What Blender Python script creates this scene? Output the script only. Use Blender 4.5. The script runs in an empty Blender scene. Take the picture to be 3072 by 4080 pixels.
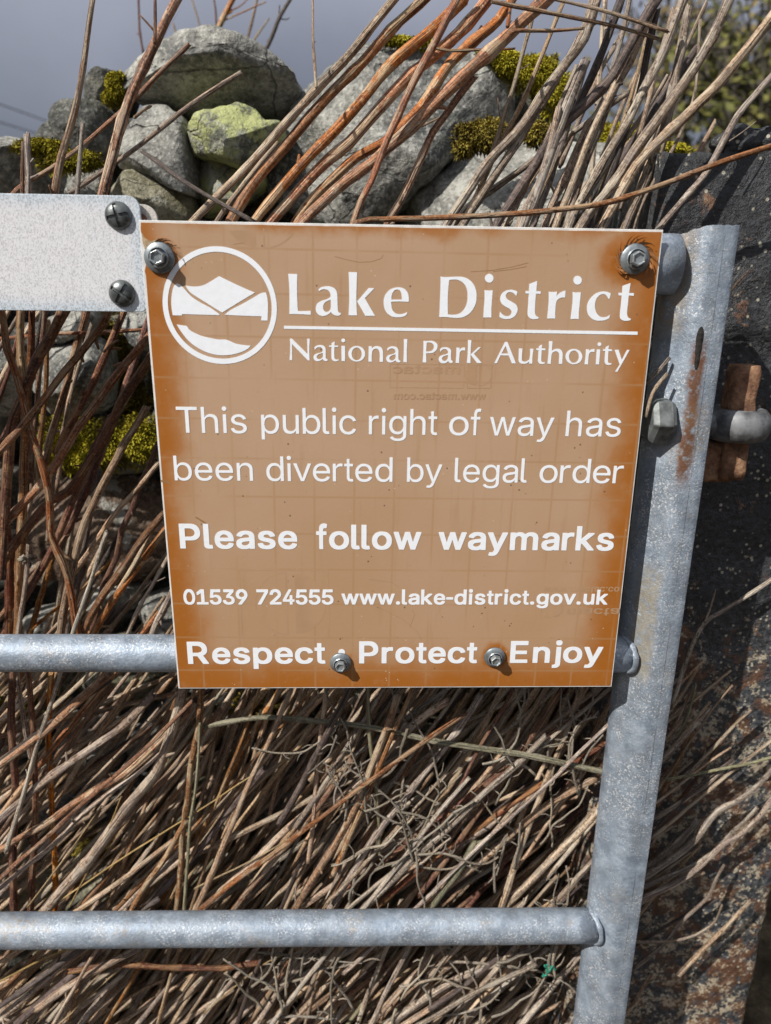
import bpy, bmesh, math, random
from mathutils import Vector, Matrix, noise as mnoise

# ------------------------------------------------------------------ camera, sky, sun, exposure
S = bpy.context.scene
COL = S.collection
CAM = Vector((-0.03247, -0.56321, 1.04585))
RT = Vector((0.99938, -0.03321, 0.01174))
DN = Vector((0.00142, -0.29504, -0.95548))
FW = Vector((0.03519, 0.95491, -0.29481))
cd = bpy.data.cameras.new('camera')
cam = bpy.data.objects.new('camera', cd); COL.objects.link(cam)
cam.matrix_world = Matrix(((RT.x, -DN.x, -FW.x, CAM.x), (RT.y, -DN.y, -FW.y, CAM.y), (RT.z, -DN.z, -FW.z, CAM.z), (0, 0, 0, 1)))
cd.sensor_fit = 'VERTICAL'; cd.sensor_height = 9.8; cd.sensor_width = 7.38
cd.lens = 2900 / 4080 * 9.8
cd.clip_start = 0.02; cd.clip_end = 3000
cd.dof.use_dof = True; cd.dof.focus_distance = 0.62; cd.dof.aperture_fstop = 1.6
S.camera = cam

SUN_DIR = Vector((0.566, 0.458, -0.685)).normalized()      # the way the light travels
SUN_EL = math.asin(-SUN_DIR.z)
SUN_AZ = math.atan2(-SUN_DIR.x, -SUN_DIR.y)
w = bpy.data.worlds.new('World'); S.world = w; w.use_nodes = True
nt = w.node_tree; nt.nodes.clear()
def wn(t, **k):
    n = nt.nodes.new(t)
    for a, b in k.items(): setattr(n, a, b)
    return n
sky = wn('ShaderNodeTexSky', sky_type='NISHITA', sun_disc=False, sun_elevation=SUN_EL, sun_rotation=SUN_AZ, dust_density=2.0)
tc = wn('ShaderNodeTexCoord'); sx = wn('ShaderNodeSeparateXYZ'); nt.links.new(tc.outputs['Generated'], sx.inputs[0])
cl = wn('ShaderNodeTexNoise'); cl.inputs['Scale'].default_value = 3.0; cl.inputs['Detail'].default_value = 5
nt.links.new(tc.outputs['Generated'], cl.inputs['Vector'])
ms = wn('ShaderNodeMath', operation='SUBTRACT'); ms.inputs[1].default_value = 0.25
mm = wn('ShaderNodeMath', operation='MULTIPLY_ADD'); mm.inputs[1].default_value = 0.20; nt.links.new(cl.outputs['Fac'], ms.inputs[0]); nt.links.new(ms.outputs[0], mm.inputs[0])
nt.links.new(sx.outputs['Z'], mm.inputs[2])
rp = wn('ShaderNodeValToRGB'); cr = rp.color_ramp
cr.elements[0].position = 0.0; cr.elements[0].color = (1.0, 1.05, 1.15, 1)
cr.elements[1].position = 1.0; cr.elements[1].color = (4.6, 4.9, 5.4, 1)
for p, c in ((0.25, (1.55, 1.64, 2.0, 1)), (0.36, (3.1, 3.22, 3.85, 1)), (0.48, (4.0, 4.15, 4.8, 1)), (0.65, (4.5, 4.7, 5.2, 1))):
    e = cr.elements.new(p); e.color = c
nt.links.new(mm.outputs[0], rp.inputs[0])
mx = wn('ShaderNodeMix', data_type='RGBA'); mx.inputs[0].default_value = 0.88
nt.links.new(sky.outputs[0], mx.inputs[6]); nt.links.new(rp.outputs[0], mx.inputs[7])
bg = wn('ShaderNodeBackground'); bg.inputs[1].default_value = 0.1; nt.links.new(mx.outputs[2], bg.inputs[0])
wo = wn('ShaderNodeOutputWorld'); nt.links.new(bg.outputs[0], wo.inputs[0])

sd = bpy.data.lights.new('sun', 'SUN'); sd.energy = 5.0; sd.angle = math.radians(0.5); sd.color = (1.0, 0.955, 0.885)
so = bpy.data.objects.new('sun', sd); COL.objects.link(so)
so.rotation_euler = SUN_DIR.to_track_quat('-Z', 'Y').to_euler(); so.location = (-2, -2, 4)
S.view_settings.view_transform = 'Standard'; S.view_settings.look = 'None'; S.view_settings.gamma = 1
S.view_settings.exposure = 0.2
S.render.engine = 'CYCLES'
S.cycles.max_bounces = 6; S.cycles.diffuse_bounces = 3; S.cycles.glossy_bounces = 3

# ------------------------------------------------------------------ helpers
KS = 3072 / 1666                        # measurements below are in photo coordinates 1666 wide
def ray(u, v):
    return RT * ((u * KS - 1536) / 2900) + DN * ((v * KS - 2040) / 2900) + FW
def at(u, v, Y):
    """world point that lies on the vertical plane y = Y"""
    d = ray(u, v); return CAM + d * ((Y - CAM.y) / d.y)
def depth(p): return (p - CAM).dot(FW)
def pxr(wpx, p): return wpx * KS / 2900 * depth(p) / 2         # radius in metres of something wpx wide in the photo
def mesh_obj(name, verts, faces, mat=None, parent=None, smooth=True, uvs=None, tint=None, loc=None):
    me = bpy.data.meshes.new(name)
    if loc is not None: verts = [tuple(Vector(v) - loc) for v in verts]
    me.from_pydata([tuple(v) for v in verts], [], faces); me.update()
    if mat: me.materials.append(mat)
    if smooth: me.polygons.foreach_set('use_smooth', [True] * len(me.polygons))
    if uvs:
        ul = me.uv_layers.new(name='UVMap')
        buf = []
        for l in me.loops: buf += uvs[l.vertex_index]
        ul.data.foreach_set('uv', buf)
    if tint:
        a = me.attributes.new('tint', 'FLOAT', 'POINT'); a.data.foreach_set('value', tint)
    o = bpy.data.objects.new(name, me); COL.objects.link(o)
    if parent: o.parent = parent
    if loc is not None: o.location = loc
    return o
def tag(o, label=None, cat=None, group=None, kind=None):
    if label: o['label'] = label
    if cat: o['category'] = cat
    if group: o['group'] = group
    if kind: o['kind'] = kind
    return o
def thing(name, label, cat, loc=(0, 0, 0), group=None):
    o = bpy.data.objects.new(name, None); COL.objects.link(o); o.location = loc
    o.empty_display_size = 0.02
    return tag(o, label, cat, group)
def bm_obj(name, bm, mat, parent=None, smooth=True, bevel=0, angle=0.6):
    me = bpy.data.meshes.new(name); bm.to_mesh(me); bm.free(); me.materials.append(mat)
    if smooth: me.polygons.foreach_set('use_smooth', [True] * len(me.polygons))
    o = bpy.data.objects.new(name, me); COL.objects.link(o)
    if parent: o.parent = parent
    if bevel:
        b = o.modifiers.new('bevel', 'BEVEL'); b.width = bevel; b.segments = 2; b.limit_method = 'ANGLE'; b.angle_limit = angle
        try: b.harden_normals = True
        except Exception: pass
    return o

class NB:
    """small builder for procedural materials"""
    def __init__(s, name):
        s.m = bpy.data.materials.new(name); s.m.use_nodes = True; s.t = s.m.node_tree; s.t.nodes.clear()
        s.out = s.t.nodes.new('ShaderNodeOutputMaterial'); s.b = s.t.nodes.new('ShaderNodeBsdfPrincipled')
        s.t.links.new(s.b.outputs[0], s.out.inputs[0]); s._tc = None
    def tc(s, k='Object'):
        if not s._tc: s._tc = s.t.nodes.new('ShaderNodeTexCoord')
        return s._tc.outputs[k]
    def put(s, sock, v):
        if isinstance(v, bpy.types.NodeSocket): s.t.links.new(v, sock)
        elif v is not None:
            if isinstance(v, tuple) and len(v) == 3 and sock.type == 'RGBA': v = v + (1,)
            sock.default_value = v
    def math(s, op, a, b=None, c=None, clamp=False):
        n = s.t.nodes.new('ShaderNodeMath'); n.operation = op; n.use_clamp = clamp
        s.put(n.inputs[0], a); s.put(n.inputs[1], b); s.put(n.inputs[2], c); return n.outputs[0]
    def sep(s, v):
        n = s.t.nodes.new('ShaderNodeSeparateXYZ'); s.put(n.inputs[0], v); return n.outputs
    def scale(s, v, k):
        n = s.t.nodes.new('ShaderNodeVectorMath'); n.operation = 'MULTIPLY'; s.put(n.inputs[0], v); n.inputs[1].default_value = k if isinstance(k, tuple) else (k, k, k); return n.outputs[0]
    def addv(s, v, k):
        n = s.t.nodes.new('ShaderNodeVectorMath'); n.operation = 'ADD'; s.put(n.inputs[0], v); s.put(n.inputs[1], k); return n.outputs[0]
    def dist(s, v, p):
        n = s.t.nodes.new('ShaderNodeVectorMath'); n.operation = 'DISTANCE'; s.put(n.inputs[0], v); n.inputs[1].default_value = p; return n.outputs['Value']
    def noise(s, v, sc, det=3, rough=0.55, dist=0.0):
        n = s.t.nodes.new('ShaderNodeTexNoise'); s.put(n.inputs['Vector'], v); n.inputs['Scale'].default_value = sc
        n.inputs['Detail'].default_value = det; n.inputs['Roughness'].default_value = rough; n.inputs['Distortion'].default_value = dist; return n.outputs[0]
    def vor(s, v, sc, feat='F1', out='Distance'):
        n = s.t.nodes.new('ShaderNodeTexVoronoi'); n.feature = feat; s.put(n.inputs['Vector'], v); n.inputs['Scale'].default_value = sc; return n.outputs[out]
    def mr(s, v, a, b, c=0.0, d=1.0, smooth=True):
        n = s.t.nodes.new('ShaderNodeMapRange'); n.interpolation_type = 'SMOOTHSTEP' if smooth else 'LINEAR'; n.clamp = True
        s.put(n.inputs[0], v); s.put(n.inputs[1], a); s.put(n.inputs[2], b); s.put(n.inputs[3], c); s.put(n.inputs[4], d); return n.outputs[0]
    def mix(s, f, a, b, blend='MIX'):
        n = s.t.nodes.new('ShaderNodeMix'); n.data_type = 'RGBA'; n.blend_type = blend; s.put(n.inputs[0], f); s.put(n.inputs[6], a); s.put(n.inputs[7], b); return n.outputs[2]
    def ramp(s, f, stops):
        n = s.t.nodes.new('ShaderNodeValToRGB'); s.put(n.inputs[0], f); r = n.color_ramp
        r.elements[0].position, r.elements[0].color = stops[0][0], (*stops[0][1], 1)
        r.elements[1].position, r.elements[1].color = stops[-1][0], (*stops[-1][1], 1)
        for p, c in stops[1:-1]: r.elements.new(p).color = (*c, 1)
        return n.outputs[0]
    def bump(s, h, st=0.5, d=0.001, nrm=None):
        n = s.t.nodes.new('ShaderNodeBump'); s.put(n.inputs['Height'], h); n.inputs['Strength'].default_value = st; n.inputs['Distance'].default_value = d
        if nrm is not None: s.put(n.inputs['Normal'], nrm)
        return n.outputs[0]
    def attr(s, name):
        n = s.t.nodes.new('ShaderNodeAttribute'); n.attribute_name = name; return n.outputs['Fac']
    def done(s, col, rough=0.6, metal=0.0, nrm=None, spec=0.5, **k):
        s.put(s.b.inputs['Base Color'], col); s.put(s.b.inputs['Roughness'], rough); s.put(s.b.inputs['Metallic'], metal)
        s.put(s.b.inputs['Specular IOR Level'], spec)
        if nrm is not None: s.put(s.b.inputs['Normal'], nrm)
        for a, b in k.items(): s.put(s.b.inputs[a], b)
        return s.m

# ------------------------------------------------------------------ materials
def mat_face():
    n = NB('faded_brown_vinyl'); P = n.tc(); x, y, z = n.sep(P)
    nz = n.noise(P, 26, 4, 0.6); nf = n.noise(P, 90, 3, 0.6); nl = n.noise(P, 7, 3)
    wob = n.math('ADD', n.math('MULTIPLY_ADD', nz, 0.030, -0.015), n.math('MULTIPLY_ADD', nl, 0.030, -0.015))
    def edge(d, wdt): return n.mr(n.math('ADD', d, wob), -0.004, wdt, 1.0, 0.0)
    low = n.mr(z, -0.02, -0.17)
    el = edge(n.math('ADD', x, 0.1895), n.math('MULTIPLY_ADD', low, 0.020, 0.032))
    er = edge(n.math('SUBTRACT', 0.1895, x), 0.044)
    eb = edge(n.math('ADD', z, 0.1885), 0.050)
    et = n.math('MULTIPLY', edge(n.math('SUBTRACT', 0.1885, z), 0.010), 0.75)
    e = n.math('MAXIMUM', n.math('MAXIMUM', el, er), n.math('MAXIMUM', eb, et))
    for bx, bz, r in BOLT_SPOTS:
        d = n.dist(P, (bx, 0, bz)); e = n.math('MAXIMUM', e, n.mr(n.math('ADD', d, wob), r * 0.35, r, 1.0, 0.0))
    base = n.mix(n.mr(nl, 0.35, 0.7), (0.438, 0.290, 0.190), (0.40, 0.253, 0.148))
    base = n.mix(n.math('MULTIPLY', low, 0.35), base, (0.38, 0.215, 0.105))
    gold = n.mix(n.mr(e, 0.0, 0.55, 0.0, 1.0, False), base, (0.365, 0.178, 0.075)); col = n.mix(n.mr(e, 0.35, 1.0), gold, (0.325, 0.110, 0.016))
    # faint grid of the backing sheet showing through
    gx = n.math('ADD', n.math('MULTIPLY_ADD', z, -0.0115, x), 0.0355 + 0.32 + 0.0013)
    gz = n.math('ADD', n.math('MULTIPLY_ADD', x, 0.009, z), -0.0778 + 0.3115 + 0.0006)
    def line(g, per):
        f = n.math('ABSOLUTE', n.math('SUBTRACT', n.math('FRACT', n.math('ADD', n.math('DIVIDE', g, per), 0.5)), 0.5))
        return n.mr(f, 0.016, 0.036, 1.0, 0.0)
    gl = n.math('MAXIMUM', line(gx, 0.032), line(gz, 0.03115))
    gl = n.math('MULTIPLY', gl, n.mr(n.noise(P, 11, 2), 0.36, 0.56))
    col = n.mix(n.math('MULTIPLY', gl, 0.50), col, (0.355, 0.205, 0.100))
    run = n.noise(n.scale(P, (1, 1, 0.10)), 120, 4, 0.65); col = n.mix(n.math('MULTIPLY', n.mr(run, 0.55, 0.72), 0.22), col, (0.30, 0.165, 0.075))
    # dirt specks and pale nicks
    vd = n.vor(P, 170); keep = n.mr(n.noise(P, 60, 1), 0.60, 0.64)
    col = n.mix(n.math('MULTIPLY', n.mr(vd, 0.10, 0.17, 1.0, 0.0), n.math('MULTIPLY', keep, 0.75)), col, (0.10, 0.06, 0.035))
    v2 = n.vor(n.addv(P, (3.1, 1.7, 2.2)), 210); k2 = n.mr(n.noise(P, 47, 1), 0.62, 0.66)
    col = n.mix(n.math('MULTIPLY', n.mr(v2, 0.08, 0.14, 1.0, 0.0), n.math('MULTIPLY', k2, 0.6)), col, (0.62, 0.52, 0.42))
    col = n.mix(n.math('MULTIPLY', n.mr(nf, 0.5, 0.8), 0.16), col, (0.46, 0.30, 0.19))
    nr = n.bump(n.noise(P, 300, 2), 0.12, 0.0004)
    return n.done(col, n.mr(nz, 0.3, 0.7, 0.34, 0.5), 0, nr, 0.4)
def mat_plain(name, col, rough=0.5, metal=0.0, spec=0.5, var=0.12, sc=60, bump=0.1):
    n = NB(name); P = n.tc(); f = n.noise(P, sc, 4)
    c2 = tuple(max(0, c * (1 - 2 * var)) for c in col)
    return n.done(n.mix(n.mr(f, 0.35, 0.7), col, c2), rough, metal, n.bump(f, bump, 0.001), spec)
def mat_galv(name='galvanised_steel', rust=None, oxide=0.5, brown=True):
    n = NB(name); P = n.tc(); x, y, z = n.sep(P)
    sp = n.vor(n.addv(n.scale(P, (1, 1, 0.8)), n.scale(P, 0)), 55, 'F1', 'Color'); spf = n.sep(sp)[0]
    ng = n.noise(P, 48, 7, 0.78); nf = n.noise(P, 380, 4, 0.7); big = n.noise(P, 9, 3)
    st = n.noise(n.scale(P, (1, 1, 0.12)), 130, 3)
    col = n.ramp(ng, [(0.38, (0.185, 0.226, 0.285)), (0.5, (0.262, 0.318, 0.392)), (0.62, (0.36, 0.42, 0.50))])
    col = n.mix(n.math('MULTIPLY', spf, 0.35), col, (0.20, 0.215, 0.23))
    col = n.mix(n.math('MULTIPLY', n.mr(st, 0.5, 0.75), 0.35), col, (0.26, 0.275, 0.29))
    fl = n.math('MULTIPLY', n.mr(n.noise(P, 520, 3, 0.75), 0.55, 0.60), n.mr(n.noise(P, 26, 4, 0.7), 0.40, 0.60))
    col = n.mix(n.math('MULTIPLY', fl, oxide), col, (0.66, 0.67, 0.68))
    dk = n.math('MULTIPLY', n.mr(n.vor(P, 160), 0.07, 0.13, 1.0, 0.0), n.mr(n.noise(P, 40, 1), 0.58, 0.62))
    col = n.mix(n.math('MULTIPLY', dk, 0.7), col, (0.08, 0.08, 0.08))
    rough = n.mr(ng, 0.3, 0.7, 0.42, 0.62)
    if brown:
        br = n.math('MULTIPLY', n.mr(n.noise(P, 17, 4, 0.7), 0.56, 0.70), n.mr(nf, 0.40, 0.6))
        col = n.mix(n.math('MULTIPLY', br, 0.5), col, (0.33, 0.26, 0.17))
    if rust:
        sm = n.math('ABSOLUTE', n.math('SUBTRACT', n.math('ADD', x, n.math('MULTIPLY', n.noise(P, 60, 2), 0.0008)), -0.0066))
        col = n.mix(n.math('MULTIPLY', n.mr(sm, 0.00012, 0.00045, 1.0, 0.0), n.mr(n.noise(P, 25, 3), 0.4, 0.55, 0.1, 0.7)), col, (0.09, 0.09, 0.095))
        for (x0, sl, z1, z2, wd, c, amt) in rust:
            dx = n.math('ABSOLUTE', n.math('SUBTRACT', n.math('ADD', n.math('MULTIPLY_ADD', n.math('SUBTRACT', z, z1), sl, x), n.math('MULTIPLY_ADD', n.noise(P, 45, 4, 0.7), 0.010, -0.005)), x0))
            m = n.mr(dx, wd * 0.35, wd, 1.0, 0.0)
            m = n.math('MULTIPLY', m, n.mr(z, z1 - 0.012, z1 + 0.012)); m = n.math('MULTIPLY', m, n.mr(z, z2 - 0.012, z2 + 0.012, 1.0, 0.0))
            m = n.math('MULTIPLY', m, n.mr(n.noise(P, 150, 4, 0.7), 0.32, 0.52))
            col = n.mix(n.math('MULTIPLY', m, amt), col, c)
    bp = n.bump(n.math('ADD', n.math('MULTIPLY', nf, 0.6), ng), 0.6, 0.0014)
    return n.done(col, rough, 0.35, bp, 0.5)
def mat_plate():
    n = NB('sanded_pale_metal'); P = n.tc(); x, y, z = n.sep(P)
    g = n.noise(n.scale(P, (1.0, 1, 0.55)), 1250, 2, 0.7); g2 = n.noise(n.scale(P, (1, 1, 0.5)), 900, 3, 0.7)
    col = n.mix(n.mr(g, 0.50, 0.60), (0.68, 0.685, 0.715), (0.48, 0.48, 0.50))
    col = n.mix(n.math('MULTIPLY', n.mr(g2, 0.54, 0.7), 0.35), col, (0.46, 0.46, 0.48))
    col = n.mix(n.math('MULTIPLY', n.mr(n.noise(P, 22, 5, 0.7), 0.5, 0.7), 0.30), col, (0.54, 0.56, 0.60))
    sc_ = n.noise(n.scale(P, (1, 1, 0.02)), 260, 2); col = n.mix(n.math('MULTIPLY', n.mr(sc_, 0.66, 0.70), 0.3), col, (0.80, 0.80, 0.82))
    wob = n.math('MULTIPLY', n.noise(P, 40, 3), 0.010)
    d = n.math('MINIMUM', n.math('SUBTRACT', PLATE[1], x), n.math('MINIMUM', n.math('SUBTRACT', PLATE[2], z), n.math('SUBTRACT', z, PLATE[3])))
    e = n.mr(n.math('ADD', d, wob), 0.003, 0.018, 1.0, 0.0)
    edge = n.mix(n.mr(g, 0.45, 0.6), (0.50, 0.60, 0.68), (0.26, 0.31, 0.36))
    col = n.mix(n.math('MULTIPLY', e, 0.75), col, edge)
    return n.done(col, 0.55, 0.0, n.bump(g, 0.25, 0.0006), 0.4)
def mat_iron():
    n = NB('tarred_rusting_iron'); P = n.tc(); x, y, z = n.sep(P)
    a = n.noise(P, 30, 8, 0.74, 0.5); b = n.noise(n.addv(P, (4, 2, 7)), 62, 7, 0.76); c = n.noise(P, 190, 4, 0.7); big = n.noise(P, 5.5, 2)
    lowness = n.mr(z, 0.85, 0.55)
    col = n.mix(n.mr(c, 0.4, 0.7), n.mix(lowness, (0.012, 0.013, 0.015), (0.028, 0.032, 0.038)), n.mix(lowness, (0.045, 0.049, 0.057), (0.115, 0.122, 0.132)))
    rust = n.math('MULTIPLY', n.mr(n.math('ADD', a, n.math('MULTIPLY_ADD', lowness, 0.10, -0.03)), 0.55, 0.62), 1.0)
    col = n.mix(rust, col, n.ramp(b, [(0.3, (0.040, 0.024, 0.018)), (0.5, (0.135, 0.066, 0.038)), (0.7, (0.27, 0.155, 0.08))]))
    cream = n.math('MULTIPLY', n.mr(n.math('ADD', b, n.math('MULTIPLY_ADD', lowness, 0.125, -0.045)), 0.58, 0.62), n.mr(c, 0.42, 0.55))
    col = n.mix(n.math('MULTIPLY', cream, 0.9), col, n.mix(n.noise(P, 80, 2), (0.42, 0.33, 0.22), (0.50, 0.46, 0.36)))
    sp = n.math('MULTIPLY', n.mr(n.vor(P, 135), 0.14, 0.27, 1.0, 0.0), n.mr(n.noise(P, 33, 2), 0.46, 0.54))
    col = n.mix(n.math('MULTIPLY', sp, 0.9), col, (0.46, 0.43, 0.34))
    h = n.math('ADD', n.math('MULTIPLY', a, 1.0), n.math('ADD', n.math('MULTIPLY', c, 0.35), n.math('MULTIPLY', b, 0.5)))
    return n.done(col, n.mr(c, 0.3, 0.7, 0.30, 0.55), 0, n.bump(h, 0.9, 0.005), 0.6)
def mat_rust():
    n = NB('flaking_rust'); P = n.tc(); a = n.noise(P, 90, 5, 0.7); b = n.noise(P, 28, 3)
    col = n.ramp(a, [(0.3, (0.085, 0.050, 0.036)), (0.5, (0.225, 0.120, 0.072)), (0.72, (0.40, 0.25, 0.15))])
    col = n.mix(n.math('MULTIPLY', n.mr(b, 0.58, 0.68), 0.6), col, (0.20, 0.19, 0.03))
    return n.done(col, 0.9, 0, n.bump(a, 0.9, 0.003), 0.2)
def mat_stone(name, lo, mid, hi, lich=None, lamt=0.5, olive=0.2):
    n = NB(name); P = n.addv(n.tc(), n.scale(n.tc('Object'), 0.0)); oi = n.t.nodes.new('ShaderNodeObjectInfo')
    P = n.addv(P, n.scale(oi.outputs['Random'], 9.0))
    big = n.noise(P, 7, 5, 0.62, 0.6); med = n.noise(P, 38, 5, 0.7); fin = n.noise(P, 190, 4, 0.7)
    col = n.ramp(n.math('ADD', n.math('MULTIPLY', big, 0.55), n.math('MULTIPLY', med, 0.45)), [(0.40, lo), (0.5, mid), (0.60, hi)])
    col = n.mix(n.math('MULTIPLY', n.mr(fin, 0.52, 0.64), 0.42), col, tuple(min(0.62, c * 1.7) for c in hi))
    col = n.mix(n.math('MULTIPLY', n.mr(fin, 0.47, 0.36), 0.45), col, tuple(c * 0.35 for c in lo))
    v = n.vor(P, 300); col = n.mix(n.math('MULTIPLY', n.mr(v, 0.16, 0.3, 1.0, 0.0), 0.35), col, (0.045, 0.047, 0.045))
    wn_ = n.t.nodes.new('ShaderNodeTexNoise'); n.put(wn_.inputs['Vector'], P); wn_.inputs['Scale'].default_value = 14; wn_.inputs['Detail'].default_value = 4
    ck = n.vor(n.addv(n.scale(P, (1, 1, 1.7)), n.scale(wn_.outputs[1], 0.10)), 6.5, 'DISTANCE_TO_EDGE')
    ckm = n.math('MULTIPLY', n.mr(ck, 0.003, 0.014, 1.0, 0.0), n.mr(big, 0.42, 0.55))
    col = n.mix(n.math('MULTIPLY', ckm, 0.45), col, tuple(c * 0.3 for c in lo))
    wl = n.math('MULTIPLY', n.mr(n.noise(n.addv(P, (2, 5, 1)), 15, 6, 0.72), 0.56, 0.60), 0.7)
    col = n.mix(wl, col, (0.44, 0.44, 0.40))
    ol = n.math('MULTIPLY', n.mr(n.noise(n.addv(P, (7, 1, 3)), 10, 4, 0.7), 0.52, 0.68), olive)
    col = n.mix(ol, col, (0.13, 0.12, 0.045))
    if lich:
        lm = n.math('MULTIPLY', n.mr(n.noise(n.addv(P, (5, 5, 9)), 18, 6, 0.75), 0.43, 0.52), lamt)
        col = n.mix(lm, col, lich)
    h = n.math('ADD', n.math('MULTIPLY', med, 0.8), n.math('ADD', n.math('MULTIPLY', fin, 0.4), n.math('MULTIPLY', big, 1.2)))
    h = n.math('SUBTRACT', h, n.math('MULTIPLY', ckm, 0.5))
    return n.done(col, 0.9, 0, n.bump(h, 0.8, 0.010), 0.2)
def mat_stem(name, dark, mid, pale, pamt=0.35, grey=(0.30, 0.26, 0.22), gamt=0.3, rough=0.62):
    n = NB(name); uv = n.tc('UV'); oi = n.t.nodes.new('ShaderNodeObjectInfo'); t = n.attr('tint')
    r = n.math('FRACT', n.math('ADD', n.math('MULTIPLY', oi.outputs['Random'], 7.3), n.math('MULTIPLY', t, 5.1)))
    P = n.addv(uv, n.scale(r, (11.0, 3.0, 17.0)))
    fib = n.noise(n.scale(P, (14, 34, 1)), 1.0, 4, 0.65, 0.3); pat = n.noise(n.scale(P, (1.6, 26, 1)), 1.0, 4, 0.6, 0.5)
    fine = n.noise(n.scale(P, (10, 330, 1)), 1.0, 3, 0.7); strk = n.noise(n.scale(P, (22, 9, 1)), 1.0, 3, 0.6)
    col = n.ramp(n.math('ADD', n.math('MULTIPLY', fib, 0.6), n.math('MULTIPLY', fine, 0.4)), [(0.40, dark), (0.49, mid), (0.60, tuple(min(0.7, c * 1.5) for c in mid))])
    speck = n.noise(n.scale(P, (7, 420, 1)), 1.0, 3, 0.75)
    col = n.mix(n.math('MULTIPLY', n.mr(speck, 0.56, 0.62), 0.55), col, pale)
    col = n.mix(n.math('MULTIPLY', n.mr(speck, 0.44, 0.38), 0.6), col, dark)
    pm = n.math('MULTIPLY', n.mr(pat, 0.52, 0.555), pamt)
    col = n.mix(pm, col, n.mix(n.mr(fine, 0.4, 0.6), pale, tuple(c * 0.72 for c in pale)))
    col = n.mix(n.math('MULTIPLY', n.mr(n.noise(n.scale(P, (2.2, 55, 3)), 1.0, 3), 0.54, 0.59), gamt), col, grey)
    col = n.mix(n.math('MULTIPLY', n.mr(strk, 0.56, 0.61), 0.85), col, tuple(c * 0.35 for c in dark))
    crack = n.noise(n.scale(P, (30, 14, 1)), 1.0, 2, 0.5)
    col = n.mix(n.math('MULTIPLY', n.mr(n.math('ABSOLUTE', n.math('SUBTRACT', crack, 0.5)), 0.030, 0.008), 0.65), col, tuple(c * 0.3 for c in dark))
    dots = n.math('MULTIPLY', n.mr(n.vor(n.scale(P, (5, 150, 1)), 1.0), 0.14, 0.24, 1.0, 0.0), n.mr(n.noise(n.scale(P, (3, 40, 1)), 1.0, 1), 0.5, 0.6))
    col = n.mix(n.math('MULTIPLY', dots, 0.85), col, (0.03, 0.02, 0.013))
    br = n.mr(r, 0, 1, 0.72, 1.25, False)
    hs = n.t.nodes.new('ShaderNodeHueSaturation'); n.put(hs.inputs['Color'], col); n.put(hs.inputs['Value'], br)
    n.put(hs.inputs['Hue'], n.mr(n.math('FRACT', n.math('MULTIPLY', r, 13.7)), 0, 1, 0.492, 0.508, False)); n.put(hs.inputs['Saturation'], n.mr(n.math('FRACT', n.math('MULTIPLY', r, 5.9)), 0, 1, 0.8, 1.08, False))
    h = n.math('ADD', n.math('MULTIPLY', fib, 1.0), n.math('ADD', n.math('MULTIPLY', fine, 0.35), n.math('MULTIPLY', strk, 0.8)))
    return n.done(hs.outputs[0], rough, 0, n.bump(h, 0.8, 0.0016), 0.35)
def mat_tinted(name, stops, rough=0.8):
    n = NB(name); t = n.attr('tint'); return n.done(n.ramp(t, stops), rough, 0, None, 0.2)

SZ = 0.90                                # height of the sign's middle
def sgn(x, z, y=0.0): return Vector((x, y, SZ + z))
BOLTS = [(346, 557, 0.0110, 0.0072), (1370, 560, 0.0110, 0.0072), (736, 1430, 0.0092, 0.0070), (1068, 1418, 0.0092, 0.0070)]
BOLT_SPOTS = []
for (u, v, r, h), rr in zip(BOLTS, (0.026, 0.032, 0.018, 0.018)):
    p = at(u, v, 0.0); BOLT_SPOTS.append((p.x, p.z - SZ, rr))
PLATE = (at(0, 544, 0.001).x - 0.10, at(308, 544, 0.001).x, at(150, 420, 0.001).z, at(150, 671, 0.001).z)

M = {}
M['white'] = mat_plain('white_letter_vinyl', (0.80, 0.83, 0.88), 0.45, var=0.02, sc=200)
M['board'] = mat_plain('white_board_edge', (0.72, 0.71, 0.69), 0.5, var=0.10, sc=120)
M['face'] = mat_face()
M['ghost'] = mat_plain('ghost_print', (0.405, 0.252, 0.146), 0.42, var=0.05, sc=40)
M['film'] = mat_plain('torn_orange_film', (0.42, 0.19, 0.075), 0.4, var=0.2, sc=150)
M['peel'] = mat_plain('old_glue_patch', (0.46, 0.33, 0.19), 0.7, var=0.25, sc=300)
M['scratch'] = mat_plain('scratch', (0.30, 0.170, 0.075), 0.5, var=0.1)
M['galv'] = mat_galv(oxide=0.75)
_px = at(1500, 740, 0.0)
M['bolt'] = mat_plain('zinc_bolt', (0.25, 0.28, 0.30), 0.42, 0.55, var=0.22, sc=180, bump=0.3)
M['boltlight'] = mat_plain('zinc_bolt_worn', (0.42, 0.46, 0.48), 0.3, 0.6, var=0.2, sc=260, bump=0.3)
M['seal'] = mat_plain('rubber_seal', (0.02, 0.02, 0.02), 0.7)
M['screw'] = mat_plain('dark_screw', (0.15, 0.165, 0.165), 0.4, 0.5, var=0.3, sc=150, bump=0.35)
M['plate'] = mat_plate()
M['bracket'] = mat_plain('pale_bracket', (0.56, 0.53, 0.49), 0.6, var=0.2, sc=500, bump=0.3)
M['galvdark'] = mat_plain('weathered_eye_steel', (0.20, 0.205, 0.215), 0.55, 0.2, var=0.35, sc=90, bump=0.4)
M['iron'] = mat_iron(); M['rust'] = mat_rust()
M['blackhole'] = mat_plain('near_black', (0.022, 0.018, 0.015), 0.9, var=0.45, sc=300, bump=0.6)
M['st_grey'] = mat_stone('stone_grey', (0.075, 0.080, 0.080), (0.20, 0.198, 0.182), (0.36, 0.355, 0.32), None, 0.5, 0.15)
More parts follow.
